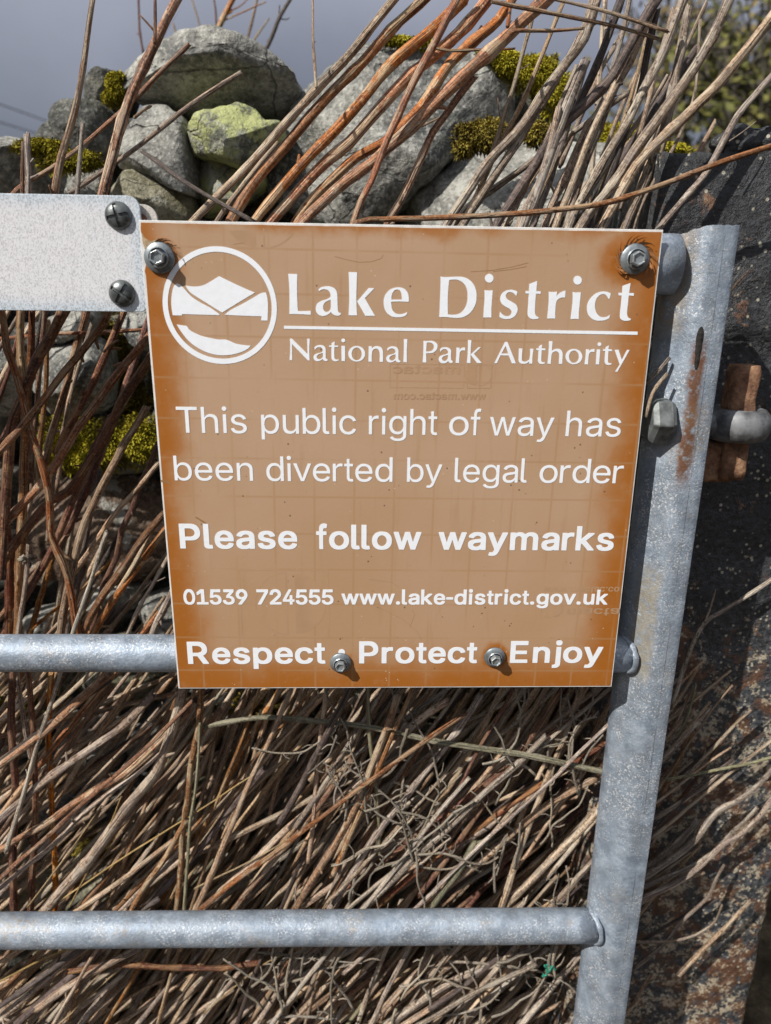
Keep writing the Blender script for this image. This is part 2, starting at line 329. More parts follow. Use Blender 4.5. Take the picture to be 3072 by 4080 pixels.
M['st_pale'] = mat_stone('stone_pale', (0.10, 0.102, 0.095), (0.25, 0.245, 0.22), (0.40, 0.39, 0.35), None, 0.4, 0.12)
M['st_olive'] = mat_stone('stone_olive', (0.075, 0.075, 0.055), (0.175, 0.165, 0.115), (0.30, 0.28, 0.205), None, 0.5, 0.5)
M['st_lichen'] = mat_stone('stone_lichen', (0.085, 0.09, 0.075), (0.21, 0.215, 0.17), (0.34, 0.34, 0.27), (0.44, 0.47, 0.20), 0.85, 0.10)
M['st_dark'] = mat_stone('stone_dark', (0.035, 0.037, 0.034), (0.095, 0.095, 0.085), (0.20, 0.20, 0.175), None, 0.4, 0.3)
M['st_red'] = mat_stone('stone_red', (0.05, 0.035, 0.026), (0.13, 0.088, 0.062), (0.215, 0.16, 0.12), None, 0.3, 0.2)
M['orange'] = mat_stem('bark_orange', (0.13, 0.032, 0.005), (0.40, 0.120, 0.014), (0.62, 0.42, 0.23), 0.85, (0.40, 0.22, 0.10), 0.30, 0.45)
M['brown'] = mat_stem('bark_brown', (0.075, 0.030, 0.013), (0.275, 0.115, 0.042), (0.54, 0.39, 0.24), 0.75, (0.33, 0.24, 0.17), 0.35, 0.55)
M['red'] = mat_stem('bark_red', (0.045, 0.015, 0.010), (0.155, 0.048, 0.024), (0.44, 0.24, 0.11), 0.6, (0.24, 0.14, 0.09), 0.35, 0.5)
M['tan'] = mat_stem('bark_tan', (0.13, 0.074, 0.042), (0.41, 0.275, 0.172), (0.66, 0.52, 0.37), 0.75, (0.30, 0.25, 0.20), 0.45, 0.65)
M['grey'] = mat_stem('bark_grey', (0.085, 0.058, 0.044), (0.315, 0.235, 0.175), (0.63, 0.54, 0.43), 0.75, (0.27, 0.22, 0.20), 0.5, 0.7)
M['dark'] = mat_stem('bark_dark', (0.028, 0.020, 0.018), (0.085, 0.060, 0.052), (0.21, 0.165, 0.135), 0.3, (0.15, 0.12, 0.105), 0.35, 0.6)
M['straw'] = mat_stem('straw', (0.20, 0.13, 0.05), (0.42, 0.29, 0.12), (0.55, 0.43, 0.23), 0.5, (0.4, 0.3, 0.18), 0.2, 0.5)
M['green'] = mat_stem('bark_greenish', (0.075, 0.070, 0.040), (0.22, 0.20, 0.115), (0.42, 0.38, 0.26), 0.5, (0.26, 0.25, 0.17), 0.4, 0.7)
M['twig'] = mat_stem('twig_pale', (0.13, 0.105, 0.078), (0.37, 0.305, 0.225), (0.48, 0.43, 0.35), 0.5, (0.30, 0.27, 0.23), 0.4, 0.75)
M['pith'] = mat_plain('cut_pith', (0.50, 0.41, 0.30), 0.9, var=0.3, sc=300)
M['moss'] = mat_tinted('moss_blades', [(0.0, (0.09, 0.072, 0.008)), (0.35, (0.27, 0.23, 0.016)), (0.7, (0.45, 0.39, 0.024)), (1.0, (0.58, 0.52, 0.06))])
M['mossdull'] = mat_tinted('moss_dull', [(0.0, (0.035, 0.026, 0.006)), (0.35, (0.13, 0.10, 0.018)), (0.7, (0.26, 0.20, 0.03)), (1.0, (0.38, 0.31, 0.07))])

# ------------------------------------------------------------------ setting: ground, wall
def mat_ground():
    n = NB('dead_litter_ground'); P = n.tc(); a = n.noise(P, 14, 6, 0.7); b = n.noise(P, 1.3, 3)
    col = n.ramp(a, [(0.3, (0.018, 0.013, 0.009)), (0.5, (0.060, 0.045, 0.028)), (0.7, (0.15, 0.115, 0.07))])
    far = n.mix(n.mr(b, 0.4, 0.6), (0.05, 0.065, 0.02), (0.10, 0.10, 0.04))
    col = n.mix(n.mr(n.sep(P)[1], 0.9, 1.6), col, far)
    return n.done(col, 0.95, 0, n.bump(a, 0.8, 0.03), 0.1)
g = 600
gv = [(-g, -g, 0), (g, -g, 0), (g, g, 0), (-g, g, 0)]
tag(mesh_obj('ground', gv, [(0, 1, 2, 3)], mat_ground(), smooth=False), kind='structure')

def resample_closed(pts, n):
    P = [Vector((a, b)) for a, b in pts]; L = [0.0]
    for i in range(len(P)): L.append(L[-1] + (P[(i + 1) % len(P)] - P[i]).length)
    out = []
    for k in range(n):
        t = L[-1] * k / n; i = max(j for j in range(len(P)) if L[j] <= t)
        f = (t - L[i]) / max(1e-9, L[i + 1] - L[i]); out.append(P[i].lerp(P[(i + 1) % len(P)], f))
    return out
def stone(outline, Y, D, mat, parent, seed=0, facets=(), nseg=72, rough=0.05, name='stone', label=None, ring=30, nf=16):
    rnd = random.Random(seed)
    pts = resample_closed(outline, nseg)
    # light smoothing keeps the traced outline but rounds its corners
    pts = [(pts[i - 1] + pts[i] * 2 + pts[(i + 1) % nseg]) / 4 for i in range(nseg)]
    cu = sum(p.x for p in pts) / nseg; cv = sum(p.y for p in pts) / nseg
    C = at(cu, cv, Y); B = [(at(p.x, p.y, Y) - C) * 1.05 for p in pts]
    R = sum(b.length for b in B) / nseg
    vs = []
    for j in range(ring + 1):
        ph = -math.pi / 2 + math.pi * j / ring
        c = max(0.0, math.cos(ph)) ** 0.62; s = math.copysign(abs(math.sin(ph)) ** 0.85, math.sin(ph))
        for i in range(nseg): vs.append(B[i] * c + Vector((0, -D * s, 0)))
    planes = list(facets)
    for k in range(nf):
        n = Vector((rnd.uniform(-1, 1), rnd.uniform(-1.3, 0.0), rnd.uniform(-1, 1))).normalized()
        planes.append((n.x, n.y, n.z, rnd.uniform(0.66, 0.90) if n.y < -0.45 else rnd.uniform(0.84, 0.95)))
    for (nx, ny, nz, fr) in planes:
        n = Vector((nx, ny, nz)).normalized(); d = max(v.dot(n) for v in vs) * fr
        for i, v in enumerate(vs):
            e = v.dot(n) - d
            if e > 0: vs[i] = v - n * (e * 0.96)
    off = Vector((seed * 3.7, seed * 1.3, seed * 5.1))
    out = []
    for v in vs:
        dirn = v.normalized() if v.length > 1e-6 else Vector((0, -1, 0))
        q = v / R
        h = mnoise.fractal(q * 1.6 + off, 0.9, 2.0, 4) * rough * 0.7 + mnoise.fractal(q * 7 + off, 0.8, 2.0, 3) * rough * 0.32
        rid = 1 - abs(mnoise.noise(q * 3.1 + off * 2)); h -= max(0, rid - 0.86) * rough * 1.6
        out.append(v + dirn * (h * R))
    F = []
    for j in range(ring):
        for i in range(nseg):
            a = j * nseg + i; b = j * nseg + (i + 1) % nseg; F.append((a, a + nseg, b + nseg, b))
    o = mesh_obj(name, out, F, mat, parent); o.location = C
    if label: o['label'] = label
    return o, C, R
def moss(parent, patches, Y, n, mat, seed=0, length=0.0052, bulge=0.012, name='moss', label=None):
    """cushion of small curved blades on a low mound; patches are ellipses u, v, ru, rv"""
    rnd = random.Random(seed); vs = []; fs = []; tn = []
    o0 = parent.location
    area = [p[2] * p[3] for p in patches]; tot = sum(area)
    for p, a in zip(patches, area):
        C = at(p[0], p[1], Y); ex = at(p[0] + p[2], p[1], Y) - C; ez = at(p[0], p[1] - p[3], Y) - C
        rx, rz = ex.length, ez.length
        # mound under the blades
        b0 = len(vs); nu, nv = 18, 9
        for j in range(nv + 1):
            t = math.pi / 2 * j / nv
            for i in range(nu):
                ph = 2 * math.pi * i / nu
                q = Vector((rx * 0.9 * math.cos(t) * math.cos(ph), -bulge * 0.8 * math.sin(t), rz * 0.9 * math.cos(t) * math.sin(ph)))
                q *= 1 + 0.28 * mnoise.noise(q * 60 + C * 7); vs.append(C + q - o0); tn.append(0.12)
        for j in range(nv):
            for i in range(nu):
                a0 = b0 + j * nu + i; a1 = b0 + j * nu + (i + 1) % nu; fs.append((a0, a1, a1 + nu, a0 + nu))
        cnt = int(2.4 * n * a / tot)
        for k in range(cnt):
            rr = math.sqrt(rnd.random()) * rnd.choice([0.95, 1.0, 1.05, 1.25, 1.45]); ph = rnd.uniform(0, 2 * math.pi)
            lx, lz = rr * math.cos(ph), rr * math.sin(ph); ht = math.sqrt(max(0, 1 - min(1, rr) ** 2))
            q = Vector((rx * lx, -bulge * ht, rz * lz))
            q *= 1 + 0.28 * mnoise.noise(q * 60 + C * 7)
            nrm = Vector((lx * 0.9, -ht - 0.2, lz * 0.9 + 0.5)).normalized()
            d = (nrm + Vector((rnd.uniform(-1, 1), rnd.uniform(-1, 1), rnd.uniform(-1, 1))) * 0.75).normalized()
            L = length * rnd.uniform(0.35, 1.15); sd_ = d.cross(Vector((rnd.uniform(-1, 1), rnd.uniform(-1, 1), rnd.uniform(-1, 1)))).normalized() * L * 0.16
            base = C + q - o0; mid = base + d * L * 0.55 + nrm * L * 0.08; tip = base + d * L + Vector((0, 0, -L * 0.25))
            i0 = len(vs); vs += [base - sd_, base + sd_, mid + sd_ * 0.9, mid - sd_ * 0.9, tip]
            fs += [(i0, i0 + 1, i0 + 2, i0 + 3), (i0 + 3, i0 + 2, i0 + 4)]
            tt = min(1, max(0, 0.46 + 0.55 * mnoise.noise(q * 45 + C * 3) + rnd.uniform(-0.3, 0.3))); tn += [tt * 0.5, tt * 0.5, tt, tt, min(1, tt * 1.15)]
    o = mesh_obj(name, vs, fs, mat, parent, smooth=False, tint=tn)
    if label: o['label'] = label
    return o

wall = thing('dry_stone_wall', 'rough grey dry stone wall with moss, behind the gate and dead stems', 'wall', (0, 0.45, 0))
def W(outline, Y, D, mat, seed, facets=(), **k):
    o, C, R = stone(outline, Y - 0.45, D, M[mat], wall, seed, facets, **k); return o
# stones are built in wall space, so shift the planes: at() wants world y
def W(outline, Y, D, mat, seed, facets=(), **k):
    o, C, R = stone(outline, Y, D, M[mat], wall, seed, facets, **k); o.location = C - Vector((0, 0.45, 0)); return o
def MS(st, patches, Y, n, mat='moss', seed=0, **k):
    keep = st.location.copy(); st.location = keep + Vector((0, 0.45, 0)); o = moss(st, patches, Y, n, M[mat], seed, **k); st.location = keep; return o
for kk, ol in enumerate(([(60, 330), (130, 250), (230, 235), (300, 260), (300, 420), (60, 430)], [(250, 245), (420, 225), (640, 240), (650, 330), (600, 420), (300, 400)], [(400, 380), (560, 330), (700, 360), (760, 520), (420, 520)], [(760, 400), (900, 340), (1010, 290), (1080, 300), (1000, 500), (780, 520)], [(1120, 300), (1250, 260), (1300, 330), (1290, 500), (1130, 480)])):
    W(ol, 0.56, 0.06, 'st_dark', 300 + kk)
s_t1 = W([(260, 165), (280, 145), (350, 128), (415, 99), (470, 86), (515, 103), (575, 123), (615, 153), (645, 195), (637, 230), (610, 258), (565, 252), (530, 240), (480, 245), (425, 262), (380, 235), (320, 225), (280, 205)], 0.44, 0.13, 'st_grey', 1, [(0.12, -0.62, -1, 0.36), (-0.25, -1, 0.35, 0.66), (0.5, -0.6, 0.6, 0.8)], nseg=96, nf=5, label='broad arched grey coping stone on top of the wall')
s_t2 = W([(190, 222), (195, 180), (230, 160), (265, 160), (285, 200), (270, 240), (220, 245)], 0.47, 0.07, 'st_dark', 2, label='small dark round stone left of the arched coping stone')
MS(s_t2, [(250, 182, 14, 18), (258, 200, 13, 20), (243, 212, 14, 12), (262, 172, 9, 9)], 0.405, 2600, 'moss', 4, bulge=0.014)
W([(126, 240), (148, 228), (200, 223), (250, 232), (262, 280), (240, 330), (212, 372), (190, 345), (132, 300)], 0.43, 0.09, 'st_dark', 3, [(-0.2, -1, 0.1, 0.7)])
W([(270, 285), (310, 235), (355, 229), (392, 250), (415, 290), (423, 340), (422, 424), (380, 412), (340, 388), (300, 372), (262, 362), (256, 320)], 0.39, 0.11, 'st_grey', 4, [(-0.25, -1, 0.2, 0.62), (0.8, -0.6, 0, 0.7)], label='grey stone under the arched coping stone')
W([(412, 282), (435, 260), (480, 244), (520, 227), (550, 238), (572, 268), (608, 264), (614, 312), (578, 352), (530, 368), (480, 348), (435, 342), (408, 320)], 0.39, 0.10, 'st_lichen', 5, [(0.1, -1, 0.35, 0.66), (-0.6, -0.6, -0.5, 0.75)], label='stone covered in yellow green lichen')
W([(424, 345), (480, 346), (535, 368), (570, 352), (575, 400), (520, 440), (480, 455), (440, 468), (418, 425)], 0.43, 0.09, 'st_lichen', 6, [(0, -1, -0.2, 0.7)])
W([(236, 415), (275, 378), (310, 370), (362, 394), (415, 424), (422, 480), (350, 500), (270, 490), (238, 450)], 0.40, 0.10, 'st_olive', 7, [(0, -0.9, 0.5, 0.72)])
s_t8 = W([(-60, 330), (0, 318), (50, 308), (92, 318), (128, 350), (137, 390), (118, 440), (-40, 445), (-75, 390)], 0.42, 0.10, 'st_pale', 8, [(0, -1, 0.3, 0.7)])
MS(s_t8, [(85, 318, 40, 12), (120, 325, 20, 14)], 0.36, 2000, 'moss', 5, bulge=0.014)
s_8b = W([(118, 365), (150, 350), (205, 348), (236, 380), (240, 440), (130, 450)], 0.43, 0.09, 'st_grey', 9)
MS(s_8b, [(150, 352, 48, 17), (188, 350, 22, 16)], 0.355, 2600, 'moss', 6, bulge=0.014)
s_b1 = W([(566, 380), (592, 320), (618, 260), (645, 200), (678, 142), (725, 110), (780, 101), (833, 98), (885, 90), (958, 110), (1073, 128), (1143, 158), (1180, 192), (1160, 232), (1110, 255), (1045, 285), (993, 330), (933, 390), (880, 440), (833, 478), (750, 492), (675, 482), (630, 442), (583, 418)], 0.42, 0.13, 'st_grey', 10, [(0.75, -0.4, -0.6, 0.66), (-0.15, -1, 0.28, 0.52), (-0.75, -0.7, 0.1, 0.7), (0.1, -0.7, 0.9, 0.8)], nseg=120, ring=44, label='biggest boulder of the wall, behind the orange stems')
MS(s_b1, [(905, 95, 45, 9), (855, 92, 30, 8)], 0.40, 1500, 'moss', 7, bulge=0.012)
s_b3 = W([(1060, 190), (1075, 150), (1150, 148), (1205, 185), (1225, 245), (1200, 330), (1100, 340), (1050, 290)], 0.50, 0.09, 'st_dark', 11)  # dark stone colour stands in for the shadow this one sits in
MS(s_b3, [(1095, 140, 38, 20), (1150, 160, 50, 30), (1192, 200, 34, 36), (1060, 122, 25, 9)], 0.415, 6500, 'moss', 8, bulge=0.017, length=0.0062, label='bright yellow green moss cushion')
s_b2 = W([(858, 455), (905, 420), (943, 385), (998, 340), (1058, 308), (1093, 297), (1153, 308), (1233, 318), (1313, 328), (1340, 375), (1330, 510), (1000, 520), (870, 505)], 0.38, 0.12, 'st_pale', 12, [(0.1, -1, 0.2, 0.62), (-0.6, -0.7, 0.5, 0.7)], nseg=96, label='pale lichened stone low on the right of the boulder')
MS(s_b2, [(1040, 298, 46, 26), (1000, 322, 14, 14), (1070, 282, 20, 14), (1160, 292, 28, 18)], 0.30, 4200, 'mossdull', 9, bulge=0.014, length=0.0062)
s_b4 = W([(1280, 345), (1320, 318), (1400, 318), (1440, 330), (1450, 420), (1430, 520), (1290, 520)], 0.42, 0.09, 'st_dark', 13)
MS(s_b4, [(1340, 302, 40, 26), (1385, 312, 20, 16), (1435, 324, 45, 9)], 0.35, 3600, 'moss', 10, bulge=0.014, length=0.0062)
# stones seen between the stems on the left
W([(98, 775), (128, 735), (190, 728), (228, 758), (238, 820), (228, 885), (165, 905), (112, 893), (96, 840)], 0.33, 0.08, 'st_pale', 20, [(0, -1, 0.2, 0.62)], label='large pale stone below the metal plate')
W([(105, 688), (175, 660), (205, 690), (195, 722), (150, 738), (108, 735)], 0.35, 0.07, 'st_pale', 21)
W([(270, 655), (345, 655), (350, 760), (300, 745), (272, 700)], 0.34, 0.06, 'st_grey', 22)
W([(-40, 740), (25, 765), (42, 830), (32, 900), (-40, 900)], 0.33, 0.07, 'st_pale', 23)
s_m5 = W([(40, 700), (110, 695), (100, 760), (60, 775), (30, 745)], 0.38, 0.06, 'st_dark', 24)
s_dm = W([(190, 690), (300, 680), (330, 780), (320, 900), (240, 905), (215, 800)], 0.44, 0.07, 'st_dark', 25)
MS(s_dm, [(205, 702, 30, 28), (240, 730, 26, 40), (265, 800, 34, 60), (290, 860, 30, 40)], 0.395, 4200, 'mossdull', 11, bulge=0.017)
s_ms = W([(60, 930), (200, 905), (345, 925), (350, 1025), (200, 1030), (70, 1020)], 0.36, 0.06, 'st_grey', 26)
MS(s_ms, [(140, 958, 60, 42), (225, 960, 55, 38), (305, 950, 45, 40), (190, 985, 60, 30)], 0.31, 7000, 'moss', 12, bulge=0.017, length=0.0062, label='bright green moss band between wall stones')
W([(50, 1050), (150, 1030), (270, 1040), (352, 1060), (352, 1240), (240, 1275), (120, 1255), (55, 1180)], 0.33, 0.08, 'st_red', 27, [(0, -1, 0.15, 0.6)], label='broad reddish brown stone')
W([(-30, 1010), (45, 1020), (60, 1110), (40, 1190), (-30, 1190)], 0.35, 0.07, 'st_dark', 28)
W([(80, 1205), (125, 1195), (135, 1240), (110, 1260), (80, 1245)], 0.33, 0.05, 'st_pale', 29)
W([(155, 1275), (230, 1252), (305, 1275), (300, 1310), (220, 1325), (160, 1315)], 0.31, 0.05, 'st_pale', 30)
W([(300, 1300), (350, 1285), (395, 1300), (390, 1365), (320, 1370)], 0.31, 0.05, 'st_pale', 31)
W([(55, 1330), (120, 1315), (150, 1350), (120, 1400), (50, 1400)], 0.31, 0.05, 'st_pale', 32)
# lower courses, mostly hidden by stems, gate and sign
rnd = random.Random(77); k = 40
for v0, hh, Y in ((1100, 120, 0.37), (560, 150, 0.40), (700, 150, 0.38), (860, 140, 0.36), (1000, 140, 0.36), (1250, 130, 0.33), (1390, 120, 0.31), (1520, 130, 0.30), (1660, 140, 0.29), (1810, 150, 0.28), (1970, 160, 0.27)):
    u = 380 if v0 < 1390 else -60
    while u < (1420 if v0 < 1000 else 1330):
        ww = rnd.uniform(140, 265); a = rnd.uniform(-14, 14)
        pl = [(u, v0 + 20 + a), (u + ww * 0.3, v0 + a * 0.3), (u + ww * 0.75, v0 + 5 - a), (u + ww - 6, v0 + hh * 0.3), (u + ww, v0 + hh * 0.75), (u + ww * 0.7, v0 + hh - 4), (u + ww * 0.25, v0 + hh), (u - 4, v0 + hh * 0.7)]
        st = W(pl, Y + rnd.uniform(-0.02, 0.03), 0.07, rnd.choice(['st_pale', 'st_olive', 'st_grey', 'st_dark', 'st_olive']), k, nseg=40, ring=18)
        if v0 > 1390 and rnd.random() < 0.3: MS(st, [(u + ww * 0.4, v0 + 10, ww * 0.35, 24)], Y - 0.06, 1200, 'mossdull', k, bulge=0.012)
        k += 1; u += ww + rnd.uniform(0, 10)
# the wall carries on to the left, outside the picture: one joined stretch of the same stonework
vs, fs = [], []; k = 700
for v0, hh, Y in ((250, 170, 0.44), (420, 150, 0.42), (560, 150, 0.40), (700, 150, 0.38), (860, 140, 0.37), (1000, 140, 0.36), (1130, 130, 0.35), (1250, 130, 0.34), (1390, 120, 0.32), (1520, 130, 0.31), (1660, 140, 0.30), (1810, 150, 0.29)):
    u = -640
    while u < -110:
        ww = rnd.uniform(120, 240); pl = [(u, v0 + 20), (u + ww * 0.3, v0 + rnd.uniform(-12, 8)), (u + ww * 0.75, v0 + 5), (u + ww - 6, v0 + hh * 0.3), (u + ww, v0 + hh * 0.75), (u + ww * 0.7, v0 + hh - 4), (u + ww * 0.25, v0 + hh), (u - 4, v0 + hh * 0.7)]
        st = W(pl, Y + rnd.uniform(-0.02, 0.03), 0.08, 'st_pale', k, nseg=32, ring=14); b = len(vs)
        vs += [tuple(v.co + st.location) for v in st.data.vertices]; fs += [tuple(b + i for i in p.vertices) for p in st.data.polygons]
        me = st.data; bpy.data.objects.remove(st); bpy.data.meshes.remove(me); k += 1; u += ww + rnd.uniform(0, 10)
tag(mesh_obj('outer_courses', vs, fs, M['st_pale'], wall), kind='stuff')
# dark rubble heart of the wall
bm = bmesh.new(); nx, nz = 50, 26
vv = [[bm.verts.new((-1.25 + 1.72 * i / nx, 0.08 + 0.03 * mnoise.fractal(Vector((i * 0.4, j * 0.4, 3)), 1, 2, 3), 1.12 * j / nz)) for i in range(nx + 1)] for j in range(nz + 1)]
bk = [[bm.verts.new((-1.25 + 1.72 * i / nx, 0.45, 1.12 * j / nz)) for i in range(nx + 1)] for j in (0, nz)]
for j in range(nz):
    for i in range(nx): bm.faces.new((vv[j][i], vv[j][i + 1], vv[j + 1][i + 1], vv[j + 1][i]))
for i in range(nx): bm.faces.new((vv[nz][i], vv[nz][i + 1], bk[1][i + 1], bk[1][i])); bm.faces.new((bk[0][i], bk[1][i], bk[1][i + 1], bk[0][i + 1]))
core = bm_obj('rubble_core', bm, M['st_dark'], wall); core['label'] = 'dark packed rubble filling behind the face stones'

# ------------------------------------------------------------------ iron gatepost
YI = 0.105
pa = at(1620, 2212, YI); pb = at(1666, 1890, YI); xr = (pa.x + pb.x) / 2
xl = at(1432, 350, YI).x; ztop = at(1520, 330, YI).z
post = thing('iron_gatepost', 'black tarred iron gatepost with rust and cream patches beside the wall', 'gatepost', ((xl + xr) / 2, YI + 0.09, 0))
def local(o, v): return Vector(v) - o.location
bm = bmesh.new(); nxp, nzp = 46, 150
def ifr(i, j):
    fx = i / nxp; x = xl + (xr - xl) * fx; z = ztop * j / nzp
    if j == nzp: z += 0.008 * mnoise.noise(Vector((x * 40, 0, 1))) + (0.016 if x > at(1565, 320, YI).x else 0)
    y = YI + 0.0028 * mnoise.fractal(Vector((x * 22, 5, z * 22)), 0.9, 2, 4)
    if z > at(1600, 722, YI).z: y -= 0.005
    ed = min(fx, 1 - fx) * (xr - xl)
    if ed < 0.006: y += (0.006 - ed) * 0.7
    return local(post, (x, y, z))
vv = [[bm.verts.new(ifr(i, j)) for i in range(nxp + 1)] for j in range(nzp + 1)]
bl = [bm.verts.new(local(post, (xl, YI + 0.19, ztop * j / nzp))) for j in range(nzp + 1)]
br_ = [bm.verts.new(local(post, (xr, YI + 0.19, ztop * j / nzp))) for j in range(nzp + 1)]
for j in range(nzp):
    for i in range(nxp): bm.faces.new((vv[j][i], vv[j][i + 1], vv[j + 1][i + 1], vv[j + 1][i]))
    bm.faces.new((bl[j], vv[j][0], vv[j + 1][0], bl[j + 1])); bm.faces.new((vv[j][nxp], br_[j], br_[j + 1], vv[j + 1][nxp])); bm.faces.new((br_[j], bl[j], bl[j + 1], br_[j + 1]))
bm.faces.new([vv[nzp][i] for i in range(nxp + 1)] + [br_[nzp], bl[nzp]])
bm_obj('post_body', bm, M['iron'], post)
# crusty scab of tar and rust along the top
rnd = random.Random(3); bm = bmesh.new()
for k in range(26):
    c = at(rnd.uniform(1560, 1680), rnd.uniform(296, 318), YI + 0.004)
    r = rnd.uniform(0.006, 0.013); mt = Matrix.Translation(local(post, c)) @ Matrix.Diagonal((r * 1.3, r * 0.8, r * 0.8, 1))
    bmesh.ops.create_icosphere(bm, subdivisions=3, radius=1, matrix=mt)
for v in bm.verts: v.co += Vector((mnoise.noise(v.co * 130), mnoise.noise(v.co * 130 + Vector((5, 0, 0))), mnoise.noise(v.co * 130 + Vector((0, 9, 0))))) * 0.004
bm_obj('rust_crust', bm, M['iron'], post)
# hinge pin with its lower block, rusted
def lathe_bar(bm, cx, cy, z0, z1, rx, ry, pw=3.2, seg=28, rings=14, nz_=0.0016):
    rows = []
    for j in range(rings + 1):
        z = z0 + (z1 - z0) * j / rings; row = []
        for i in range(seg):
            t = 2 * math.pi * i / seg; c, s = math.cos(t), math.sin(t); q = (abs(c) ** pw + abs(s) ** pw) ** (-1 / pw)
            e = 1 - 0.10 * (j in (0, rings))
            p = Vector((cx + rx * c * q * e, cy + ry * s * q * e, z)); p += Vector((c, s, 0)) * nz_ * mnoise.fractal(p * 90, 0.9, 2, 3); row.append(bm.verts.new(p))
        rows.append(row)
    for j in range(rings):
        for i in range(seg): bm.faces.new((rows[j][i], rows[j][(i + 1) % seg], rows[j + 1][(i + 1) % seg], rows[j + 1][i]))
    bm.faces.new(rows[0][::-1]); bm.faces.new(rows[-1])
YP = 0.052
a = at(1589, 788, YP); b = at(1589, 960, YP); wl_ = (at(1617, 840, YP) - at(1560, 840, YP)).length / 2
bm = bmesh.new(); px = (at(1589, 915, YP)).x
lathe_bar(bm, px - post.location.x, YP - post.location.y, b.z - 0.03, a.z, wl_ * 0.95, wl_ * 0.95, 9.0, 36)
pin = bm_obj('hinge_pin', bm, M['rust'], post)
c0 = at(1578, 962, YP - 0.015); c1 = at(1578, 1050, YP - 0.015); hw = (at(1617, 1000, YP) - at(1538, 1000, YP)).length / 2
bm = bmesh.new(); lathe_bar(bm, c0.x - post.location.x, YP + 0.012 - post.location.y, c1.z, c0.z, hw, hw * 0.95, 12.0, 40, 12, 0.0014)
bm_obj('hinge_block', bm, M['rust'], post)

# ------------------------------------------------------------------ gate: post, rails, welds, eye bolt
gate = thing('field_gate', 'galvanised tubular steel field gate with round rails and worn end post', 'gate', (0.245, 0.026, 0))
YG = 0.026
x_top = x_bot = 0.2274; z_top = at(1590, 487, 0.004).z; z_bot = 0.3
half = 0.0214; yfront = 0.0046
def post_c(z): return x_top + (x_bot - x_top) * (z_top - z) / (z_top - z_bot)
r0 = at(1508, 780, yfront).x - gate.location.x
r1 = at(1478, 1020, yfront).x - gate.location.x
zz0, zz1 = at(1480, 1040, yfront).z, at(1515, 745, yfront).z
slope = -(r0 - r1) / (zz1 - zz0)
M['galv_post'] = mat_galv('galvanised_post', [(r1, slope, zz0, zz1, 0.0075, (0.17, 0.075, 0.035), 0.95), (r1 + 0.004, slope, zz0 + 0.05, zz1 - 0.05, 0.013, (0.30, 0.19, 0.10), 0.6),
    (at(1468, 600, 0.012).x - gate.location.x, 0.0, at(1490, 720, 0.0).z, z_top - 0.0, 0.012, (0.34, 0.27, 0.19), 0.7),
    (at(1405, 1300, 0.008).x - gate.location.x, 0.0, at(1450, 1480, 0.0).z, at(1450, 1240, 0.0).z, 0.010, (0.36, 0.30, 0.20), 0.6)], 0.9)
key = [(-0.0170, 0.0440), (-0.0206, 0.0400), (-0.0214, 0.0340), (-0.0212, 0.0300), (-0.0196, 0.0262), (-0.0162, 0.0222), (-0.0122, 0.0176), (-0.0084, 0.0126), (-0.0046, 0.0084), (-0.0004, 0.0058), (0.0040, 0.0048), (0.0100, yfront), (0.0160, yfront)]
prof = []                                 # D section: rounded on the left, flat with a sharp arris on the right
for i in range(len(key) - 1):
    p0, p1, p2, p3 = (Vector(key[max(0, i - 1)]), Vector(key[i]), Vector(key[i + 1]), Vector(key[min(len(key) - 1, i + 2)]))
    for q in range(3):
        f = q / 3; v = 0.5 * ((2 * p1) + (p2 - p0) * f + (2 * p0 - 5 * p1 + 4 * p2 - p3) * f * f + (3 * p1 - p0 - 3 * p2 + p3) * f ** 3); prof.append((v.x, v.y - YG))
prof += [(x, y - YG) for x, y in ((0.0161, yfront), (0.0204, yfront + 0.0002), (0.0211, yfront + 0.0008), (0.0213, yfront + 0.0022), (0.0213, 0.036), (0.0206, 0.041), (0.0165, 0.044))]
bm = bmesh.new(); rows = []; NZ = 110
for j in range(NZ + 1):
    z = z_top * j / NZ; row = []
    for (dx, dy) in prof:
        zz = z
        if j == NZ: zz = z_top - 0.010 * max(0.0, (-dx - 0.004) / half) + 0.0012 * mnoise.noise(Vector((dx * 200, dy * 200, 0)))
        wv = 0.0004 * mnoise.noise(Vector((dx * 60, dy * 60, z * 30)))
        row.append(bm.verts.new((post_c(z) + dx * (1 + wv * 10) - gate.location.x, YG + dy * (1 + wv * 10) - gate.location.y, zz)))
    rows.append(row)
nP = len(prof)
for j in range(NZ):
    for i in range(nP): bm.faces.new((rows[j][i], rows[j][(i + 1) % nP], rows[j + 1][(i + 1) % nP], rows[j + 1][i]))
inn = [bm.verts.new((v.co.x * 0.92 + (post_c(z_top) - gate.location.x) * 0.08, v.co.y * 0.92, v.co.z)) for v in rows[-1]]
inb = [bm.verts.new((v.co.x, v.co.y, v.co.z - 0.05)) for v in inn]
for i in range(nP):
    k2 = (i + 1) % nP
    bm.faces.new((rows[-1][i], rows[-1][k2], inn[k2], inn[i])); bm.faces.new((inn[i], inn[k2], inb[k2], inb[i]))
bm.faces.new(inb)
bmesh.ops.recalc_face_normals(bm, faces=bm.faces)
o = bm_obj('end_post', bm, M['galv_post'], gate)
o.data.polygons.foreach_set('use_smooth', [True] * len(o.data.polygons))
es = o.modifiers.new('edge', 'EDGE_SPLIT'); es.split_angle = math.radians(38)
